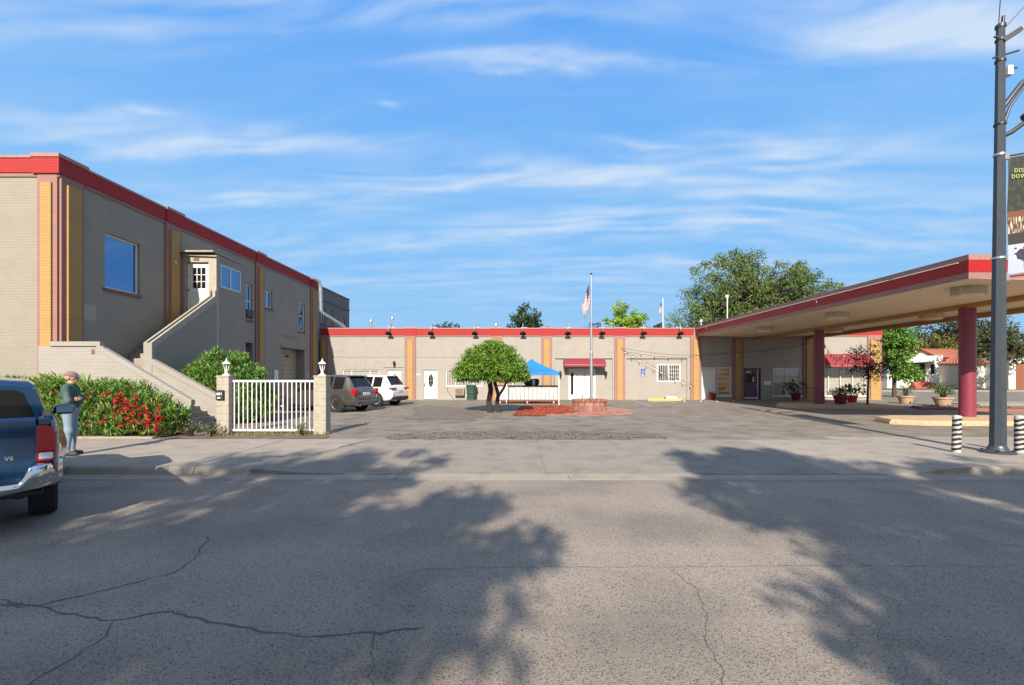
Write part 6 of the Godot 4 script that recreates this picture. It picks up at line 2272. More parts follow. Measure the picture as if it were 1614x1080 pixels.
# surface nets over a field of tapered capsules; bones: [a, b, ra, rb, colour]
func skin_mesh(mb: MB, bones: Array, lo: Vector3, hi: Vector3, h: float, k: float) -> void:
	var nx := int((hi.x - lo.x) / h) + 2
	var ny := int((hi.y - lo.y) / h) + 2
	var nz := int((hi.z - lo.z) / h) + 2
	var f := PackedFloat32Array()
	f.resize(nx * ny * nz)
	f.fill(1.0)
	var best := PackedFloat32Array()
	best.resize(nx * ny * nz)
	best.fill(9.0)
	var who := PackedByteArray()
	who.resize(nx * ny * nz)
	for bi in bones.size():
		var b: Array = bones[bi]
		var p: Vector3 = b[0]
		var q: Vector3 = b[1]
		var ra: float = b[2]
		var rb: float = b[3]
		var pad := maxf(ra, rb) + k + h * 2
		var pq := q - p
		var ll := maxf(pq.length_squared(), 0.000001)
		var i0 := clampi(int((minf(p.x, q.x) - pad - lo.x) / h), 0, nx)
		var i1 := clampi(int((maxf(p.x, q.x) + pad - lo.x) / h) + 1, 0, nx)
		var j0 := clampi(int((minf(p.y, q.y) - pad - lo.y) / h), 0, ny)
		var j1 := clampi(int((maxf(p.y, q.y) + pad - lo.y) / h) + 1, 0, ny)
		var k0 := clampi(int((minf(p.z, q.z) - pad - lo.z) / h), 0, nz)
		var k1 := clampi(int((maxf(p.z, q.z) + pad - lo.z) / h) + 1, 0, nz)
		for z in range(k0, k1):
			for y in range(j0, j1):
				for x in range(i0, i1):
					var s := lo + Vector3(x, y, z) * h - p
					var t := clampf(s.dot(pq) / ll, 0, 1)
					var d := (s - pq * t).length() - lerpf(ra, rb, t)
					var at := (z * ny + y) * nx + x
					var e := f[at]
					if d < best[at]:
						best[at] = d
						who[at] = bi
					var m := maxf(k - absf(d - e), 0.0) / k
					f[at] = minf(d, e) - m * m * k * 0.25
	var cell := {}
	var step := [1, nx, nx * ny]
	for z in nz - 1:
		for y in ny - 1:
			for x in nx - 1:
				var at := (z * ny + y) * nx + x
				var sum := Vector3.ZERO
				var cnt := 0
				for e in 12:
					var ax := e / 4
					var o1: int = (e % 4) & 1
					var o2: int = (e % 4) >> 1
					var c := Vector3.ZERO
					var a1 := (ax + 1) % 3
					var a2 := (ax + 2) % 3
					var ia: int = at + o1 * step[a1] + o2 * step[a2]
					var va := f[ia]
					var vb: float = f[ia + step[ax]]
					if (va < 0) != (vb < 0):
						c[a1] = o1
						c[a2] = o2
						c[ax] = va / (va - vb)
						sum += c
						cnt += 1
				if cnt: cell[at] = [lo + (Vector3(x, y, z) + sum / cnt) * h, who[at]]
	var grad := func(p: Vector3):
		var g := (p - lo) / h
		var x := clampi(int(g.x), 1, nx - 2)
		var y := clampi(int(g.y), 1, ny - 2)
		var z := clampi(int(g.z), 1, nz - 2)
		var at := (z * ny + y) * nx + x
		return Vector3(f[at + 1] + f[at + 1 + nx] - f[at - 1] - f[at - 1 + nx], f[at + nx] + f[at + nx + 1] - f[at - nx] - f[at - nx + 1], f[at + nx * ny] + f[at + nx * ny + 1] - f[at - nx * ny] - f[at - nx * ny + 1]).normalized()
	for at in cell:
		for ax in 3:
			var a1 := (ax + 1) % 3
			var a2 := (ax + 2) % 3
			var s1: int = step[a1]
			var s2: int = step[a2]
			if not (cell.has(at - s1) and cell.has(at - s2) and cell.has(at - s1 - s2)): continue
			var inside: bool = f[at] < 0
			if inside == (f[at + step[ax]] < 0): continue
			var ring := [cell[at], cell[at - s1], cell[at - s1 - s2], cell[at - s2]]
			var nn := []
			for r in ring: nn.append(grad.call(r[0]))
			var order := [0, 2, 1, 0, 3, 2] if inside else [0, 1, 2, 0, 2, 3]
			for i in order:
				mb.col = bones[ring[i][1]][4]
				mb.vert(ring[i][0], nn[i])


func build_person() -> void:
	var shirt := Color(0.030, 0.072, 0.048)
	var sleeve := Color(0.055, 0.085, 0.085)
	var jeans := Color(0.17, 0.23, 0.28)
	var skin := Color(0.42, 0.24, 0.16)
	var shoe := Color(0.05, 0.05, 0.06)
	var p := thing("person", "person in flat cap, dark green jacket and pale jeans standing with crossed arms", "person", V(-9.14, LOT, 9.45), deg_to_rad(114))
	var mb := MB.new()
	mb.colored = true
	var J := func(x, y, z): return Vector3(x, y, z)
	var b := []
	for s in [-1.0, 1.0]:
		b.append([J.call(s * 0.095, 0.90, 0), J.call(s * 0.105, 0.50, 0.015), 0.098, 0.068, jeans])
		b.append([J.call(s * 0.105, 0.50, 0.015), J.call(s * 0.115, 0.11, -0.02), 0.068, 0.056, jeans])
		b.append([J.call(s * 0.115, 0.055, -0.05), J.call(s * 0.135, 0.04, 0.13), 0.046, 0.036, shoe])
		b.append([J.call(s * 0.15, 1.40, -0.01), J.call(s * 0.205, 1.37, 0.0), 0.075, 0.070, shirt])
		b.append([J.call(s * 0.205, 1.37, 0.0), J.call(s * 0.265, 1.12, 0.06), 0.066, 0.054, sleeve])
	b.append([J.call(0.265, 1.12, 0.06), J.call(-0.06, 1.15, 0.205), 0.052, 0.040, shirt])
	b.append([J.call(-0.265, 1.12, 0.06), J.call(0.08, 1.20, 0.185), 0.052, 0.040, sleeve])
	b.append([J.call(0, 0.92, 0), J.call(0, 1.05, 0.01), 0.150, 0.150, jeans])
	b.append([J.call(-0.04, 1.06, 0.015), J.call(0.04, 1.06, 0.015), 0.145, 0.145, shirt])
	b.append([J.call(-0.06, 1.27, 0.0), J.call(0.06, 1.27, 0.0), 0.140, 0.140, shirt])
	b.append([J.call(0, 1.38, -0.01), J.call(0, 1.44, 0.0), 0.095, 0.070, shirt])
	b.append([J.call(0, 1.43, 0.0), J.call(0, 1.54, 0.025), 0.056, 0.054, skin])
	skin_mesh(mb, b, Vector3(-0.36, -0.01, -0.20), Vector3(0.36, 1.56, 0.30), 0.015, 0.05)
	# head: skull, jaw, nose, brow, ears, mouth
	var hd := [[J.call(0, 1.62, -0.005), J.call(0, 1.61, 0.035), 0.088, 0.080, skin], [J.call(0, 1.56, 0.045), J.call(0, 1.535, 0.075), 0.058, 0.036, skin], [J.call(0, 1.615, 0.105), J.call(0, 1.588, 0.125), 0.010, 0.016, skin], [J.call(-0.03, 1.635, 0.100), J.call(0.03, 1.635, 0.100), 0.014, 0.014, skin],
		[J.call(0, 1.43, 0.0), J.call(0, 1.54, 0.025), 0.055, 0.052, skin], [J.call(-0.02, 1.556, 0.105), J.call(0.02, 1.556, 0.105), 0.009, 0.009, Color(0.30, 0.12, 0.10)]]
	for s in [-1.0, 1.0]:
		hd.append([J.call(s * 0.085, 1.62, 0.0), J.call(s * 0.09, 1.58, 0.005), 0.014, 0.010, skin])
		hd.append([J.call(s * 0.032, 1.612, 0.106), J.call(s * 0.034, 1.612, 0.107), 0.009, 0.009, Color(0.02, 0.02, 0.02)])
	skin_mesh(mb, hd, Vector3(-0.12, 1.42, -0.12), Vector3(0.12, 1.74, 0.16), 0.008, 0.018)
	# hands: palm, four fingers and a thumb closed over the opposite upper arm
	for s in [-1.0, 1.0]:
		var w := J.call(-0.06, 1.15, 0.205) if s > 0 else J.call(0.08, 1.20, 0.185)
		var d := Vector3(-s, 0.15, -0.25).normalized()
		var u := Vector3(0, 1, 0.1).normalized()
		var hb := [[w, w + d * 0.09, 0.026, 0.030, skin]]
		for i in 4:
			var r0: Vector3 = w + d * 0.085 + u * (0.030 - 0.02 * i)
			var r1: Vector3 = r0 + d * [0.040, 0.044, 0.042, 0.034][i] + Vector3(0, 0, -0.006)
			hb.append([r0, r1, 0.0095, 0.009, skin])
			hb.append([r1, r1 + d * 0.022 + Vector3(0, 0, -0.022), 0.009, 0.0075, skin])
		hb.append([w + d * 0.03 + u * 0.022, w + d * 0.06 + u * 0.055, 0.012, 0.010, skin])
		hb.append([w + d * 0.06 + u * 0.055, w + d * 0.09 + u * 0.06, 0.010, 0.008, skin])
		var c: Vector3 = w + d * 0.07
		skin_mesh(mb, hb, c - Vector3(0.12, 0.08, 0.09), c + Vector3(0.12, 0.1, 0.08), 0.006, 0.008)
	part(p, "body", mb, M.person_skin_and_clothes)
	mb = MB.new()
	mb.sheet(24, 8, func(u, v): return Vector3(0, 1.645, 0.012) + Vector3(cos(TAU * u) * 0.102 * cos(v * PI / 2), sin(v * PI / 2) * 0.088, -sin(TAU * u) * 0.118 * cos(v * PI / 2)))
	mb.sheet(12, 3, func(u, v):
		var a: float = PI + PI * u
		return Vector3(cos(a) * (0.095 - 0.005 * v), 1.648 - 0.018 * v * v, 0.02 - sin(a) * (0.10 + 0.055 * v) ))
	part(p, "flat_cap", mb, mat("cap_cloth", lin(0.16, 0.115, 0.125), 0.9))


# leaves: pointed bent quads; each entry of spots is [position, direction, length, width, colour]
func leaf(mb: MB, p: Vector3, f: Vector3, len: float, wid: float, up: Vector3) -> void:
	var s := f.cross(up)
	if s.length_squared() < 0.0001: s = f.cross(Vector3.RIGHT)
	s = s.normalized() * wid / 2
	var n := s.cross(f).normalized()
	var m := p + f * len * 0.45
	var tip := p + f * len - n * len * 0.12
	var n0 := (n + f * 0.2).normalized()
	mb.vert(p, n0); mb.vert(m - s, n); mb.vert(tip, n)
	mb.vert(p, n0); mb.vert(tip, n); mb.vert(m + s, n)


func rdir() -> Vector3:
	var z := rng.randf_range(-1, 1)
	var a := rng.randf() * TAU
	var r := sqrt(1 - z * z)
	return Vector3(cos(a) * r, z, sin(a) * r)


func tint(c: Color, amp: float) -> Color:
	var k := rng.randf_range(1 - amp, 1 + amp)
	return Color(c.r * k * rng.randf_range(0.85, 1.2), c.g * k, c.b * k * rng.randf_range(0.8, 1.2))


# a tree: crown lobes [centre, radii], leaf clumps spread through them, limbs reaching the clumps
func tree(called: String, label: String, category: String, at: Vector3, trunk: Array, tr: Array, lobes: Array, clumps: int, per: int, cr: float, ll: float, lw: float, col: Color, droop: float, bark: Material, sd: int, group := "", leaf_mat: Material = null, shell := 0.55, low := 0.4) -> Node3D:
	rng.seed = sd
	var t := thing(called, label, category, at, 0.0, group)
	var mb := MB.new()
	mb.tube(trunk, tr, 10)
	var crown := MB.new()
	crown.colored = true
	var top: Vector3 = trunk[-1]
	var weights := []
	var total := 0.0
	for l in lobes:
		total += l[1].x * l[1].y * l[1].z
		weights.append(total)
	for c in clumps:
		var pick := rng.randf() * total
		var li := 0
		while weights[li] < pick: li += 1
		var lo: Vector3 = lobes[li][0]
		var ra: Vector3 = lobes[li][1]
		var d := rdir()
		var cen := lo + d * ra * pow(rng.randf(), shell)
		if cen.y < low: continue
		if c % 4 == 0:
			var st: Vector3 = trunk[mini(trunk.size() - 1, maxi(1, trunk.size() - 1 - rng.randi() % 2))]
			var mid := st.lerp(cen, 0.5) + Vector3(0, 0.12 * st.distance_to(cen), 0) + rdir() * 0.1 * st.distance_to(cen)
			var r: float = float(tr[-1]) * rng.randf_range(0.35, 0.6)
			mb.tube([st, mid, cen], [r, r * 0.6, r * 0.15], 5, false)
		var cc := tint(col, 0.30)
		var sz := cr * rng.randf_range(0.6, 1.3)
		for i in per:
			var o := rdir() * pow(rng.randf(), 0.45) * sz
			o.y *= 0.65
			crown.col = tint(cc, 0.18)
			var f := (rdir() + o.normalized() * 0.7 + Vector3.DOWN * droop).normalized()
			leaf(crown, cen + o - Vector3.UP * droop * o.length() * 0.5, f, ll * rng.randf_range(0.7, 1.25), lw * rng.randf_range(0.8, 1.2), (Vector3.UP + rdir() * 0.8).normalized())
	part(t, "trunk", mb, bark)
	part(t, "crown", crown, leaf_mat if leaf_mat else M.leaf)
	return t


func oleander(called: String, label: String, at: Vector3, inside: Callable, lo: Vector3, hi: Vector3, n: int, col: Color, sd: int) -> Node3D:
	rng.seed = sd
	var t := thing(called, label, "shrub", at)
	var mb := MB.new()
	mb.colored = true
	var stems := MB.new()
	var made := 0
	var tries := 0
	while made < n and tries < n * 12:
		tries += 1
		var p := Vector3(rng.randf_range(lo.x, hi.x), rng.randf_range(lo.y, hi.y), rng.randf_range(lo.z, hi.z))
		var dep: float = inside.call(p)
		if dep < 0.0: continue
		if dep > 0.30 and rng.randf() < 0.6: continue
		made += 1
		var axis := (Vector3(rng.randf_range(-0.5, 0.5), 1.0, rng.randf_range(-0.3, 0.7))).normalized()
		if made % 14 == 0:
			stems.tube([Vector3(p.x * 0.97 + rng.randf_range(-0.1, 0.1), 0.0, p.z * 0.8 + (lo.z + hi.z) * 0.1), p - axis * 0.1, p + axis * 0.05], [0.012, 0.008, 0.004], 4, false)
		var cc := tint(col, 0.28)
		for k in 7:
			var a := TAU * k / 7 + rng.randf()
			var side := axis.cross(Vector3(cos(a), 0.1, sin(a))).normalized()
			var f := (axis * rng.randf_range(0.6, 1.6) + side * rng.randf_range(0.5, 1.0)).normalized()
			mb.col = tint(cc, 0.15)
			leaf(mb, p + axis * rng.randf_range(-0.08, 0.06), f, rng.randf_range(0.13, 0.23), rng.randf_range(0.026, 0.040), axis)
	part(t, "stems", stems, M.bark, "stuff")
	part(t, "foliage", mb, M.leaf)
	return t


func pot(c: Node3D, r0: float, r1: float, h: float, m: Material, rim := true) -> void:
	var mb := MB.new()
	var prof := [[0.0, 0.0], [r0, 0.0], [r1 * 0.95, h * 0.82]]
	if rim: prof += [[r1 * 1.04, h * 0.83], [r1 * 1.06, h], [r1 * 0.92, h], [r1 * 0.88, h - 0.06]]
	else: prof += [[r1, h], [r1 * 0.9, h], [r1 * 0.88, h - 0.05]]
	mb.lathe(Vector3.ZERO, prof, 22)
	part(c, "pot", mb, m)
	mb = MB.new()
	mb.lathe(Vector3(0, h - 0.06, 0), [[r1 * 0.9, 0.0], [0.0, 0.01]], 16)
	part(c, "soil", mb, M.soil)


func pot_foliage(c: Node3D, y: float, r: float, up: float, n: int, ll: float, lw: float, col: Color, arch_out := 0.6) -> void:
	var mb := MB.new()
	mb.colored = true
	var st := MB.new()
	for i in n:
		var a := rng.randf() * TAU
		var rad := sqrt(rng.randf()) * r
		var tip := Vector3(cos(a) * rad, y + up * rng.randf_range(0.35, 1.0) * (1.0 - 0.35 * rad / r), sin(a) * rad)
		st.tube([Vector3(cos(a) * 0.04, y, sin(a) * 0.04), Vector3(tip.x * 0.5, y + (tip.y - y) * 0.75, tip.z * 0.5), tip], [0.008, 0.006, 0.003], 4, false)
		for k in 5:
			mb.col = tint(col, 0.3)
			var f := (Vector3(cos(a), 0.2, sin(a)) * arch_out + rdir() * 0.8).normalized()
			leaf(mb, tip + rdir() * ll * 0.4, f, ll * rng.randf_range(0.7, 1.2), lw, Vector3.UP)
	part(c, "stems", st, M.bark, "stuff")
	part(c, "foliage", mb, M.leaf)


func build_plants() -> void:
	# flowering hedge in front of the stair
	var green := Color(0.125, 0.235, 0.040)
	var top_at := func(x): return 1.50 - 0.75 * pow(clampf((x - 3.6) / 2.25, 0, 1), 1.6) + 0.06 * sin(x * 3.1) + 0.05 * sin(x * 7.3)
	var in_hedge := func(p: Vector3):
		var e: float = minf(top_at.call(p.x) - p.y, 0.62 - absf(p.z) - 0.10 * sin(p.x * 2.3 + p.y * 3.0) * 0.6)
		return minf(e, minf(p.x + 6.0, 5.85 - p.x))
	var h := oleander("oleander_hedge", "long green oleander hedge with red blossoms in front of the staircase", V(-15.0, LOT, 12.55), in_hedge, Vector3(-6, 0.05, -0.6), Vector3(5.85, 1.62, 0.72), 5200, green, 101)
	rng.seed = 55
	var bloom := MB.new()
	bloom.colored = true
	for i in 26:
		bloom.col = Color(0.38, 0.006, 0.014).lerp(Color(0.55, 0.02, 0.03), rng.randf())
		var d := (rdir() + Vector3(0, 0.3, 0.7)).normalized()
		leaf(bloom, d * 0.015, (d + rdir() * 0.5).normalized(), rng.randf_range(0.028, 0.045), 0.028, rdir())
	var bm := bloom.mesh()
	var made := 0
	while made < 125:
		var x := 5.8 - absf(rng.randfn(0, 0.95)) if made < 115 else rng.randf_range(0.5, 4.5)
		if x < -1: continue
		var top: float = top_at.call(x)
		var y := rng.randf_range(0.25, 1.02) * top
		var z := 0.60 + rng.randf_range(-0.1, 0.06) if y < top - 0.12 else rng.randf_range(0.0, 0.6)
		var n := 1 + rng.randi() % 3
		made += 1
		var s := rng.randf_range(0.7, 1.5)
		piece(h, "blossom", bm, M.petal, Transform3D(Basis(Vector3.UP, rng.randf() * TAU).scaled(Vector3.ONE * s), Vector3(x, y, z)))
	# tall shrub behind the gate
	var in_bush := func(p: Vector3):
		var q := Vector3(p.x / 1.62, (p.y - 0.75) / 1.72, p.z / 1.05)
		return (1.0 - q.length()) * 1.1 + 0.10 * sin(p.x * 5.0) * sin(p.y * 4.0 + p.z * 3.0)
	oleander("tall_shrub", "tall rounded glossy green shrub rising behind the inner stair wall and gate", V(-10.2, LOT, 16.3), in_bush, Vector3(-1.45, 0.1, -1.1), Vector3(1.75, 2.6, 1.1), 3000, Color(0.105, 0.22, 0.036), 103)
	# weeds by the piers
	rng.seed = 77
	var spots := [[-8.75, 12.4, 0.50, 0.34, "bushy weed growing at the foot of the stair beside left pier"], [-8.1, 12.35, 0.42, 0.26, "tall pale weed growing in front of the left gate pier"], [-5.75, 12.5, 0.40, 0.16, "thin weed growing through the gate near the right pier"]]
	for s in spots:
		var w := thing("weed", s[4], "weed", V(s[0], LOT, s[1]), 0.0, "weeds along the gate")
		pot_foliage(w, 0.0, s[3], s[2], 46, 0.085, 0.02, Color(0.17, 0.20, 0.085), 0.4)
	var mb := MB.new()
	mb.colored = true
	for i in 900:
		var p := V(rng.randf_range(-8.3, -5.1), LOT + 0.004, rng.randf_range(12.2, 13.2))
		mb.col = Color(0.24, 0.20, 0.10).lerp(Color(0.13, 0.16, 0.05), rng.randf())
		leaf(mb, p, (Vector3.UP + rdir() * 0.8).normalized(), rng.randf_range(0.04, 0.16), 0.012, rdir())
	for i in 700:
		var p := V(rng.randf_range(-16.0, -9.6), LOT + 0.016, rng.randf_range(12.05, 12.4))
		mb.col = Color(0.20, 0.11, 0.05).lerp(Color(0.34, 0.24, 0.12), rng.randf())
		leaf(mb, p, Vector3(rng.randf_range(-1, 1), 0.15, rng.randf_range(-1, 1)).normalized(), rng.randf_range(0.05, 0.1), 0.03, Vector3.UP)
	var gs := part(self, "dry_grass_and_litter", mb, M.leaf, "stuff")
	tag(gs, "dry grass and fallen leaves along the gate and hedge", "grass")
	mb = MB.new()
	mb.colored = true
	for i in 500:
		var u := rng.randf()
		var p := V(lerpf(20.6, 25.4, u) + rng.randf_range(-0.2, 0.2), LOT + 0.08, lerpf(22.6, 20.4, u) + rng.randf_range(-0.2, 0.2))
		mb.col = tint(Color(0.10, 0.15, 0.04), 0.3)
		leaf(mb, p, (Vector3.UP + rdir() * 0.6).normalized(), rng.randf_range(0.08, 0.22), 0.02, rdir())
	gs = part(self, "island_grass", mb, M.leaf, "stuff")
	tag(gs, "grass tufts growing on the red edged island", "grass")
	# pots
	rng.seed = 91
	var c := thing("flower_pot", "dark red pot on the pavement before the plain white door", "plant pot", V(13.45, LOT, 30.7))
	pot(c, 0.17, 0.26, 0.46, M.pot_red)
	pot_foliage(c, 0.42, 0.2, 0.22, 10, 0.14, 0.012, Color(0.20, 0.05, 0.04))
	c = thing("flower_pot", "dark red pot with broad arching leaves below the blind window", "plant pot", V(18.9, LOT, 30.4))
	pot(c, 0.20, 0.33, 0.50, M.pot_red)
	pot_foliage(c, 0.45, 0.75, 0.95, 13, 0.42, 0.15, Color(0.03, 0.075, 0.02))
	c = thing("flower_pot", "dark red pot with fine green plant beside the small canopy column", "plant pot", V(17.55, LOT + 0.10, 24.4))
	pot(c, 0.22, 0.34, 0.50, M.pot_red)
	pot_foliage(c, 0.45, 0.55, 0.45, 60, 0.20, 0.035, Color(0.06, 0.10, 0.03))
	c = thing("flower_pot", "bright red pot with large pale green leaves by the awning window", "plant pot", V(20.4, LOT, 27.4))
	pot(c, 0.20, 0.30, 0.46, M.pot_bright_red)
	pot_foliage(c, 0.42, 0.65, 0.75, 16, 0.40, 0.16, Color(0.15, 0.20, 0.05))
	c = thing("flower_pot", "beige tapered pot with wispy plant nearer the corner pilaster", "plant pot", V(23.2, LOT, 26.9))
	pot(c, 0.28, 0.42, 0.46, M.pot_terracotta)
	pot_foliage(c, 0.40, 0.40, 0.85, 60, 0.13, 0.03, Color(0.11, 0.15, 0.05))
	c = thing("flower_pot", "beige tapered pot with bushy green plant right of the other beige pot", "plant pot", V(23.3, LOT, 24.7))
	pot(c, 0.28, 0.44, 0.48, M.pot_terracotta)
	pot_foliage(c, 0.42, 0.45, 0.95, 110, 0.14, 0.05, Color(0.12, 0.19, 0.05))


func build_trees() -> void:
	var U := Vector3.UP
	# umbrella-shaped tree in the forecourt
	var round := tree("umbrella_tree", "round umbrella shaped green tree with twisted trunk in the forecourt", "tree", V(-0.98, LOT, 20.5), [Vector3(0, -0.02, 0), Vector3(-0.06, 0.5, 0.03), Vector3(0.03, 1.0, 0), Vector3(-0.04, 1.5, 0.02), Vector3(0.0, 2.0, 0)], [0.16, 0.12, 0.115, 0.105, 0.09],
		[[Vector3(0.06, 1.75, 0), Vector3(1.55, 1.45, 1.5)], [Vector3(0.06, 1.80, 0), Vector3(1.72, 0.8, 1.65)], [Vector3(1.05, 1.50, 0.5), Vector3(0.72, 0.5, 0.7)]], 1750, 26, 0.17, 0.10, 0.055, Color(0.098, 0.200, 0.016), 0.35, M.dark_bark, 201, "", null, 0.20, 1.46)
	var mb := MB.new()
	mb.tube([Vector3(0.40, -0.02, -0.1), Vector3(0.30, 0.4, -0.08), Vector3(0.36, 0.8, 0.0), Vector3(0.22, 1.3, 0.05), Vector3(0.15, 2.0, 0)], [0.12, 0.09, 0.085, 0.08, 0.07], 8)
	mb.tube([Vector3(0.36, 0.7, 0.0), Vector3(0.62, 1.1, 0.1), Vector3(0.8, 1.6, 0.1)], [0.06, 0.05, 0.04], 6)
	part(round, "side_trunk", mb, M.dark_bark)
	# small dark ornamental tree by the canopy
	tree("crape_myrtle", "small thin trunked dark leaved tree in front of the corner pilaster", "tree", V(18.6, LOT + 0.10, 23.9), [Vector3.ZERO, Vector3(0.02, 0.7, 0), Vector3(0.05, 1.3, 0), Vector3(0.08, 2.1, 0)], [0.055, 0.05, 0.045, 0.02],
		[[Vector3(0.0, 2.0, 0), Vector3(1.1, 0.9, 1.0)], [Vector3(0.3, 2.7, 0), Vector3(0.75, 0.9, 0.7)], [Vector3(-0.4, 2.5, 0), Vector3(0.6, 0.8, 0.6)], [Vector3(0.75, 1.8, 0), Vector3(0.7, 0.6, 0.7)]], 150, 13, 0.20, 0.11, 0.055, Color(0.030, 0.036, 0.018), 0.1, M.dark_bark, 205)
	# trees beyond the low roof
	tree("big_tree", "large spreading willowy green tree behind the canopy", "tree", V(25.5, 0, 48), [Vector3.ZERO, Vector3(0.1, 4, 0), Vector3(0, 7, 0), Vector3(0.3, 9.5, 0)], [0.55, 0.45, 0.38, 0.25],
		[[Vector3(-2.8, 10.6, 0), Vector3(4.6, 4.2, 4)], [Vector3(4.2, 10.2, 0), Vector3(4.6, 3.6, 4)], [Vector3(-6.2, 7.4, 0), Vector3(2.8, 2.6, 3)], [Vector3(0.3, 7.6, 0), Vector3(5.5, 2.6, 4)], [Vector3(7.0, 8.4, 0), Vector3(2.4, 2.6, 3)], [Vector3(-1.0, 13.9, 0), Vector3(2.6, 1.7, 2)], [Vector3(3.6, 12.6, 0), Vector3(2.6, 1.5, 2)]], 1150, 40, 0.66, 0.28, 0.10, Color(0.088, 0.140, 0.032), 0.9, M.dark_bark, 211, "", M.leaf_far, 0.45)
	tree("dark_tree", "dark leafy tree top showing above the low roof left of flagpole", "tree", V(1.3, 0, 45), [Vector3.ZERO, Vector3(0, 4, 0), Vector3(0.1, 6.2, 0)], [0.25, 0.2, 0.14],
		[[Vector3(0.1, 6.9, 0), Vector3(1.9, 1.5, 1.8)], [Vector3(-1.3, 6.1, 0), Vector3(1.1, 0.9, 1.2)], [Vector3(1.5, 6.0, 0), Vector3(1.2, 0.8, 1.2)], [Vector3(-0.2, 8.3, 0), Vector3(0.8, 0.7, 0.8)]], 170, 22, 0.36, 0.30, 0.16, Color(0.030, 0.060, 0.024), 0.2, M.dark_bark, 221, "", M.leaf_far)
	tree("bright_tree", "small bright yellow green tree above the low roof right of flagpole", "tree", V(10.8, 0, 43), [Vector3.ZERO, Vector3(0, 4, 0), Vector3(-0.1, 6.0, 0)], [0.2, 0.16, 0.12],
		[[Vector3(0.4, 6.8, 0), Vector3(1.5, 1.3, 1.5)], [Vector3(-0.6, 7.9, 0), Vector3(0.8, 0.9, 0.8)], [Vector3(-1.3, 6.9, 0), Vector3(0.9, 0.4, 0.8)], [Vector3(1.2, 6.2, 0), Vector3(1.0, 0.9, 1.0)]], 190, 24, 0.28, 0.22, 0.11, Color(0.20, 0.33, 0.02), 0.1, M.bark, 223, "", M.leaf_far)
	tree("low_tree", "low dark tree line peeping over the roof far left of flagpole", "tree", V(-8.0, 0, 60), [Vector3.ZERO, Vector3(0, 4, 0), Vector3(0, 6.5, 0)], [0.3, 0.25, 0.2],
		[[Vector3(-0.3, 7.4, 0), Vector3(2.6, 1.3, 2)], [Vector3(1.6, 7.0, 0), Vector3(1.6, 1.0, 2)]], 90, 16, 0.45, 0.34, 0.2, Color(0.030, 0.040, 0.022), 0.2, M.dark_bark, 225, "", M.leaf_far)
	tree("pointed_tree", "tiny pointed dark tree tip beside the bright green tree", "tree", V(9.6, 0, 52), [Vector3.ZERO, Vector3(0, 5, 0), Vector3(0, 7.2, 0)], [0.2, 0.15, 0.08],
		[[Vector3(0, 6.6, 0), Vector3(0.8, 1.5, 0.8)], [Vector3(-2.2, 6.2, 0), Vector3(1.5, 0.7, 1)]], 50, 14, 0.35, 0.3, 0.16, Color(0.03, 0.045, 0.02), 0.1, M.dark_bark, 227, "", M.leaf_far)
	# right side of the view
	tree("bright_maple", "bright green tree right of the building's corner pilaster", "tree", V(29.3, LOT, 35), [Vector3.ZERO, Vector3(0, 1.4, 0), Vector3(0.1, 3.0, 0)], [0.16, 0.13, 0.10],
		[[Vector3(0.1, 4.3, 0), Vector3(1.5, 1.5, 1.4)], [Vector3(0.0, 3.0, 0), Vector3(1.3, 1.1, 1.3)], [Vector3(0.7, 1.9, 0.4), Vector3(1.2, 0.7, 1.0)], [Vector3(-0.5, 5.6, 0), Vector3(1.0, 0.8, 1.0)]], 420, 26, 0.30, 0.19, 0.10, Color(0.095, 0.21, 0.026), 0.3, M.bark, 231, "", M.leaf_far)
	var row := [[58.0, 76.0, 11.5, 5.0, Color(0.028, 0.042, 0.018), "dark dense tree behind the house roof nearest the bright tree"], [66.0, 80.0, 12.5, 5.5, Color(0.040, 0.050, 0.022), "olive green tree behind the white house roof"], [75.0, 78.0, 13.0, 6.0, Color(0.050, 0.060, 0.025), "tall olive tree behind the near canopy column"], [84.0, 82.0, 12.0, 6.0, Color(0.045, 0.055, 0.022), "olive tree at the right edge behind the street pole"], [53.0, 84.0, 10.0, 4.5, Color(0.025, 0.038, 0.018), "deep green tree behind the gable of the house"]]
	for i in row.size():
		var q: Array = row[i]
		var hh: float = q[2]
		var rr: float = q[3]
		tree("background_tree", q[5], "tree", V(q[0], 0, q[1]), [Vector3.ZERO, Vector3(0, hh * 0.3, 0), Vector3(0.2, hh * 0.6, 0)], [0.45, 0.38, 0.25],
			[[Vector3(0, hh * 0.68, 0), Vector3(rr * 0.8, hh * 0.32, rr * 0.7)], [Vector3(-rr * 0.4, hh * 0.48, 0), Vector3(rr * 0.6, hh * 0.26, rr * 0.6)], [Vector3(rr * 0.45, hh * 0.45, 0), Vector3(rr * 0.6, hh * 0.3, rr * 0.6)]], 420, 26, 0.75, 0.42, 0.24, q[4], 0.3, M.dark_bark, 241 + i, "trees behind the house", M.leaf_far)
	tree("autumn_tree", "yellowing tree just left of the house roof ridge", "tree", V(61.5, 0, 66), [Vector3.ZERO, Vector3(0, 2.5, 0), Vector3(0, 4.5, 0)], [0.25, 0.2, 0.15],
		[[Vector3(0, 5.6, 0), Vector3(3.2, 2.0, 2.4)]], 150, 18, 0.55, 0.34, 0.18, Color(0.13, 0.12, 0.025), 0.3, M.dark_bark, 251, "", M.leaf_far)
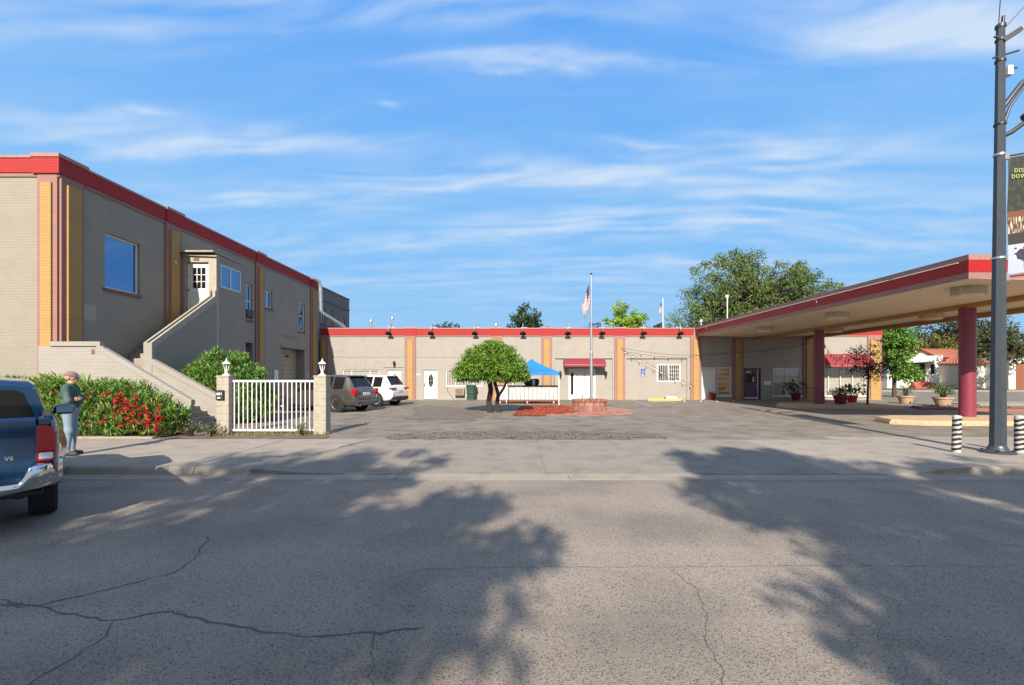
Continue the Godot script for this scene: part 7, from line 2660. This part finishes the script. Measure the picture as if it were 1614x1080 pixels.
	tree("street_tree", "leafy tree with pale trunk at the right edge across the street", "tree", V(51.2, LOT, 47.6), [Vector3.ZERO, Vector3(0.1, 1.6, 0), Vector3(0.3, 3.2, 0), Vector3(0.2, 5.0, 0)], [0.42, 0.32, 0.26, 0.16],
		[[Vector3(-0.8, 5.6, 0), Vector3(2.6, 2.2, 2.2)], [Vector3(1.8, 4.6, 0), Vector3(2.4, 1.6, 2.2)], [Vector3(-2.0, 4.0, 0), Vector3(1.6, 1.3, 1.5)]], 230, 18, 0.45, 0.30, 0.16, Color(0.060, 0.075, 0.022), 0.4, M.bark, 253, "", M.leaf_far)
	# street trees behind the viewer, whose shade falls on the road
	# (a crown point at height y darkens the road 1.53 y nearer to the buildings and 0.17 y to the right)
	tree("shade_tree", "street tree behind the viewer shading the left of the road", "tree", Vector3(-6.0, LOT, 12.6), [Vector3.ZERO, Vector3(0.1, 3.0, -0.1), Vector3(0.3, 6.0, -0.5), Vector3(0.5, 8.6, -1.2)], [0.30, 0.26, 0.21, 0.12],
		[[Vector3(0.9, 10.2, -1.8), Vector3(3.3, 1.6, 2.4)], [Vector3(-2.6, 9.6, -1.2), Vector3(2.8, 1.6, 2.5)], [Vector3(2.9, 10.0, -1.7), Vector3(1.8, 0.9, 1.5)], [Vector3(0.2, 12.6, -1.6), Vector3(2.5, 0.9, 1.8)], [Vector3(-5.2, 10.6, -1.5), Vector3(2.6, 1.6, 2.6)], [Vector3(0.8, 8.4, -1.3), Vector3(2.6, 0.7, 1.6)], [Vector3(2.2, 8.8, -2.3), Vector3(2.2, 0.7, 1.0)], [Vector3(2.6, 9.6, -2.2), Vector3(2.4, 0.7, 1.2)]], 640, 62, 0.36, 0.19, 0.12, Color(0.06, 0.11, 0.025), 0.3, M.bark, 301, "street trees behind the viewer")
	tree("shade_tree", "street tree behind the viewer shading the right of the road", "tree", Vector3(5.4, LOT, 12.4), [Vector3.ZERO, Vector3(-0.1, 3.0, -0.1), Vector3(-0.2, 6.0, -0.5), Vector3(-0.4, 8.4, -1.0)], [0.30, 0.26, 0.21, 0.12],
		[[Vector3(-1.3, 9.0, -1.9), Vector3(2.2, 0.7, 1.0)], [Vector3(1.9, 8.9, -1.8), Vector3(2.8, 0.8, 1.2)], [Vector3(-2.3, 11.3, -1.7), Vector3(2.4, 1.0, 1.6)], [Vector3(1.8, 11.4, -1.7), Vector3(3.2, 1.1, 1.8)], [Vector3(-2.4, 12.9, -1.4), Vector3(2.0, 0.8, 1.4)], [Vector3(-3.6, 8.3, -2.2), Vector3(1.6, 0.8, 1.1)], [Vector3(-2.4, 9.2, -2.5), Vector3(1.9, 0.8, 1.0)]], 560, 62, 0.36, 0.19, 0.12, Color(0.06, 0.11, 0.025), 0.3, M.bark, 302, "street trees behind the viewer")
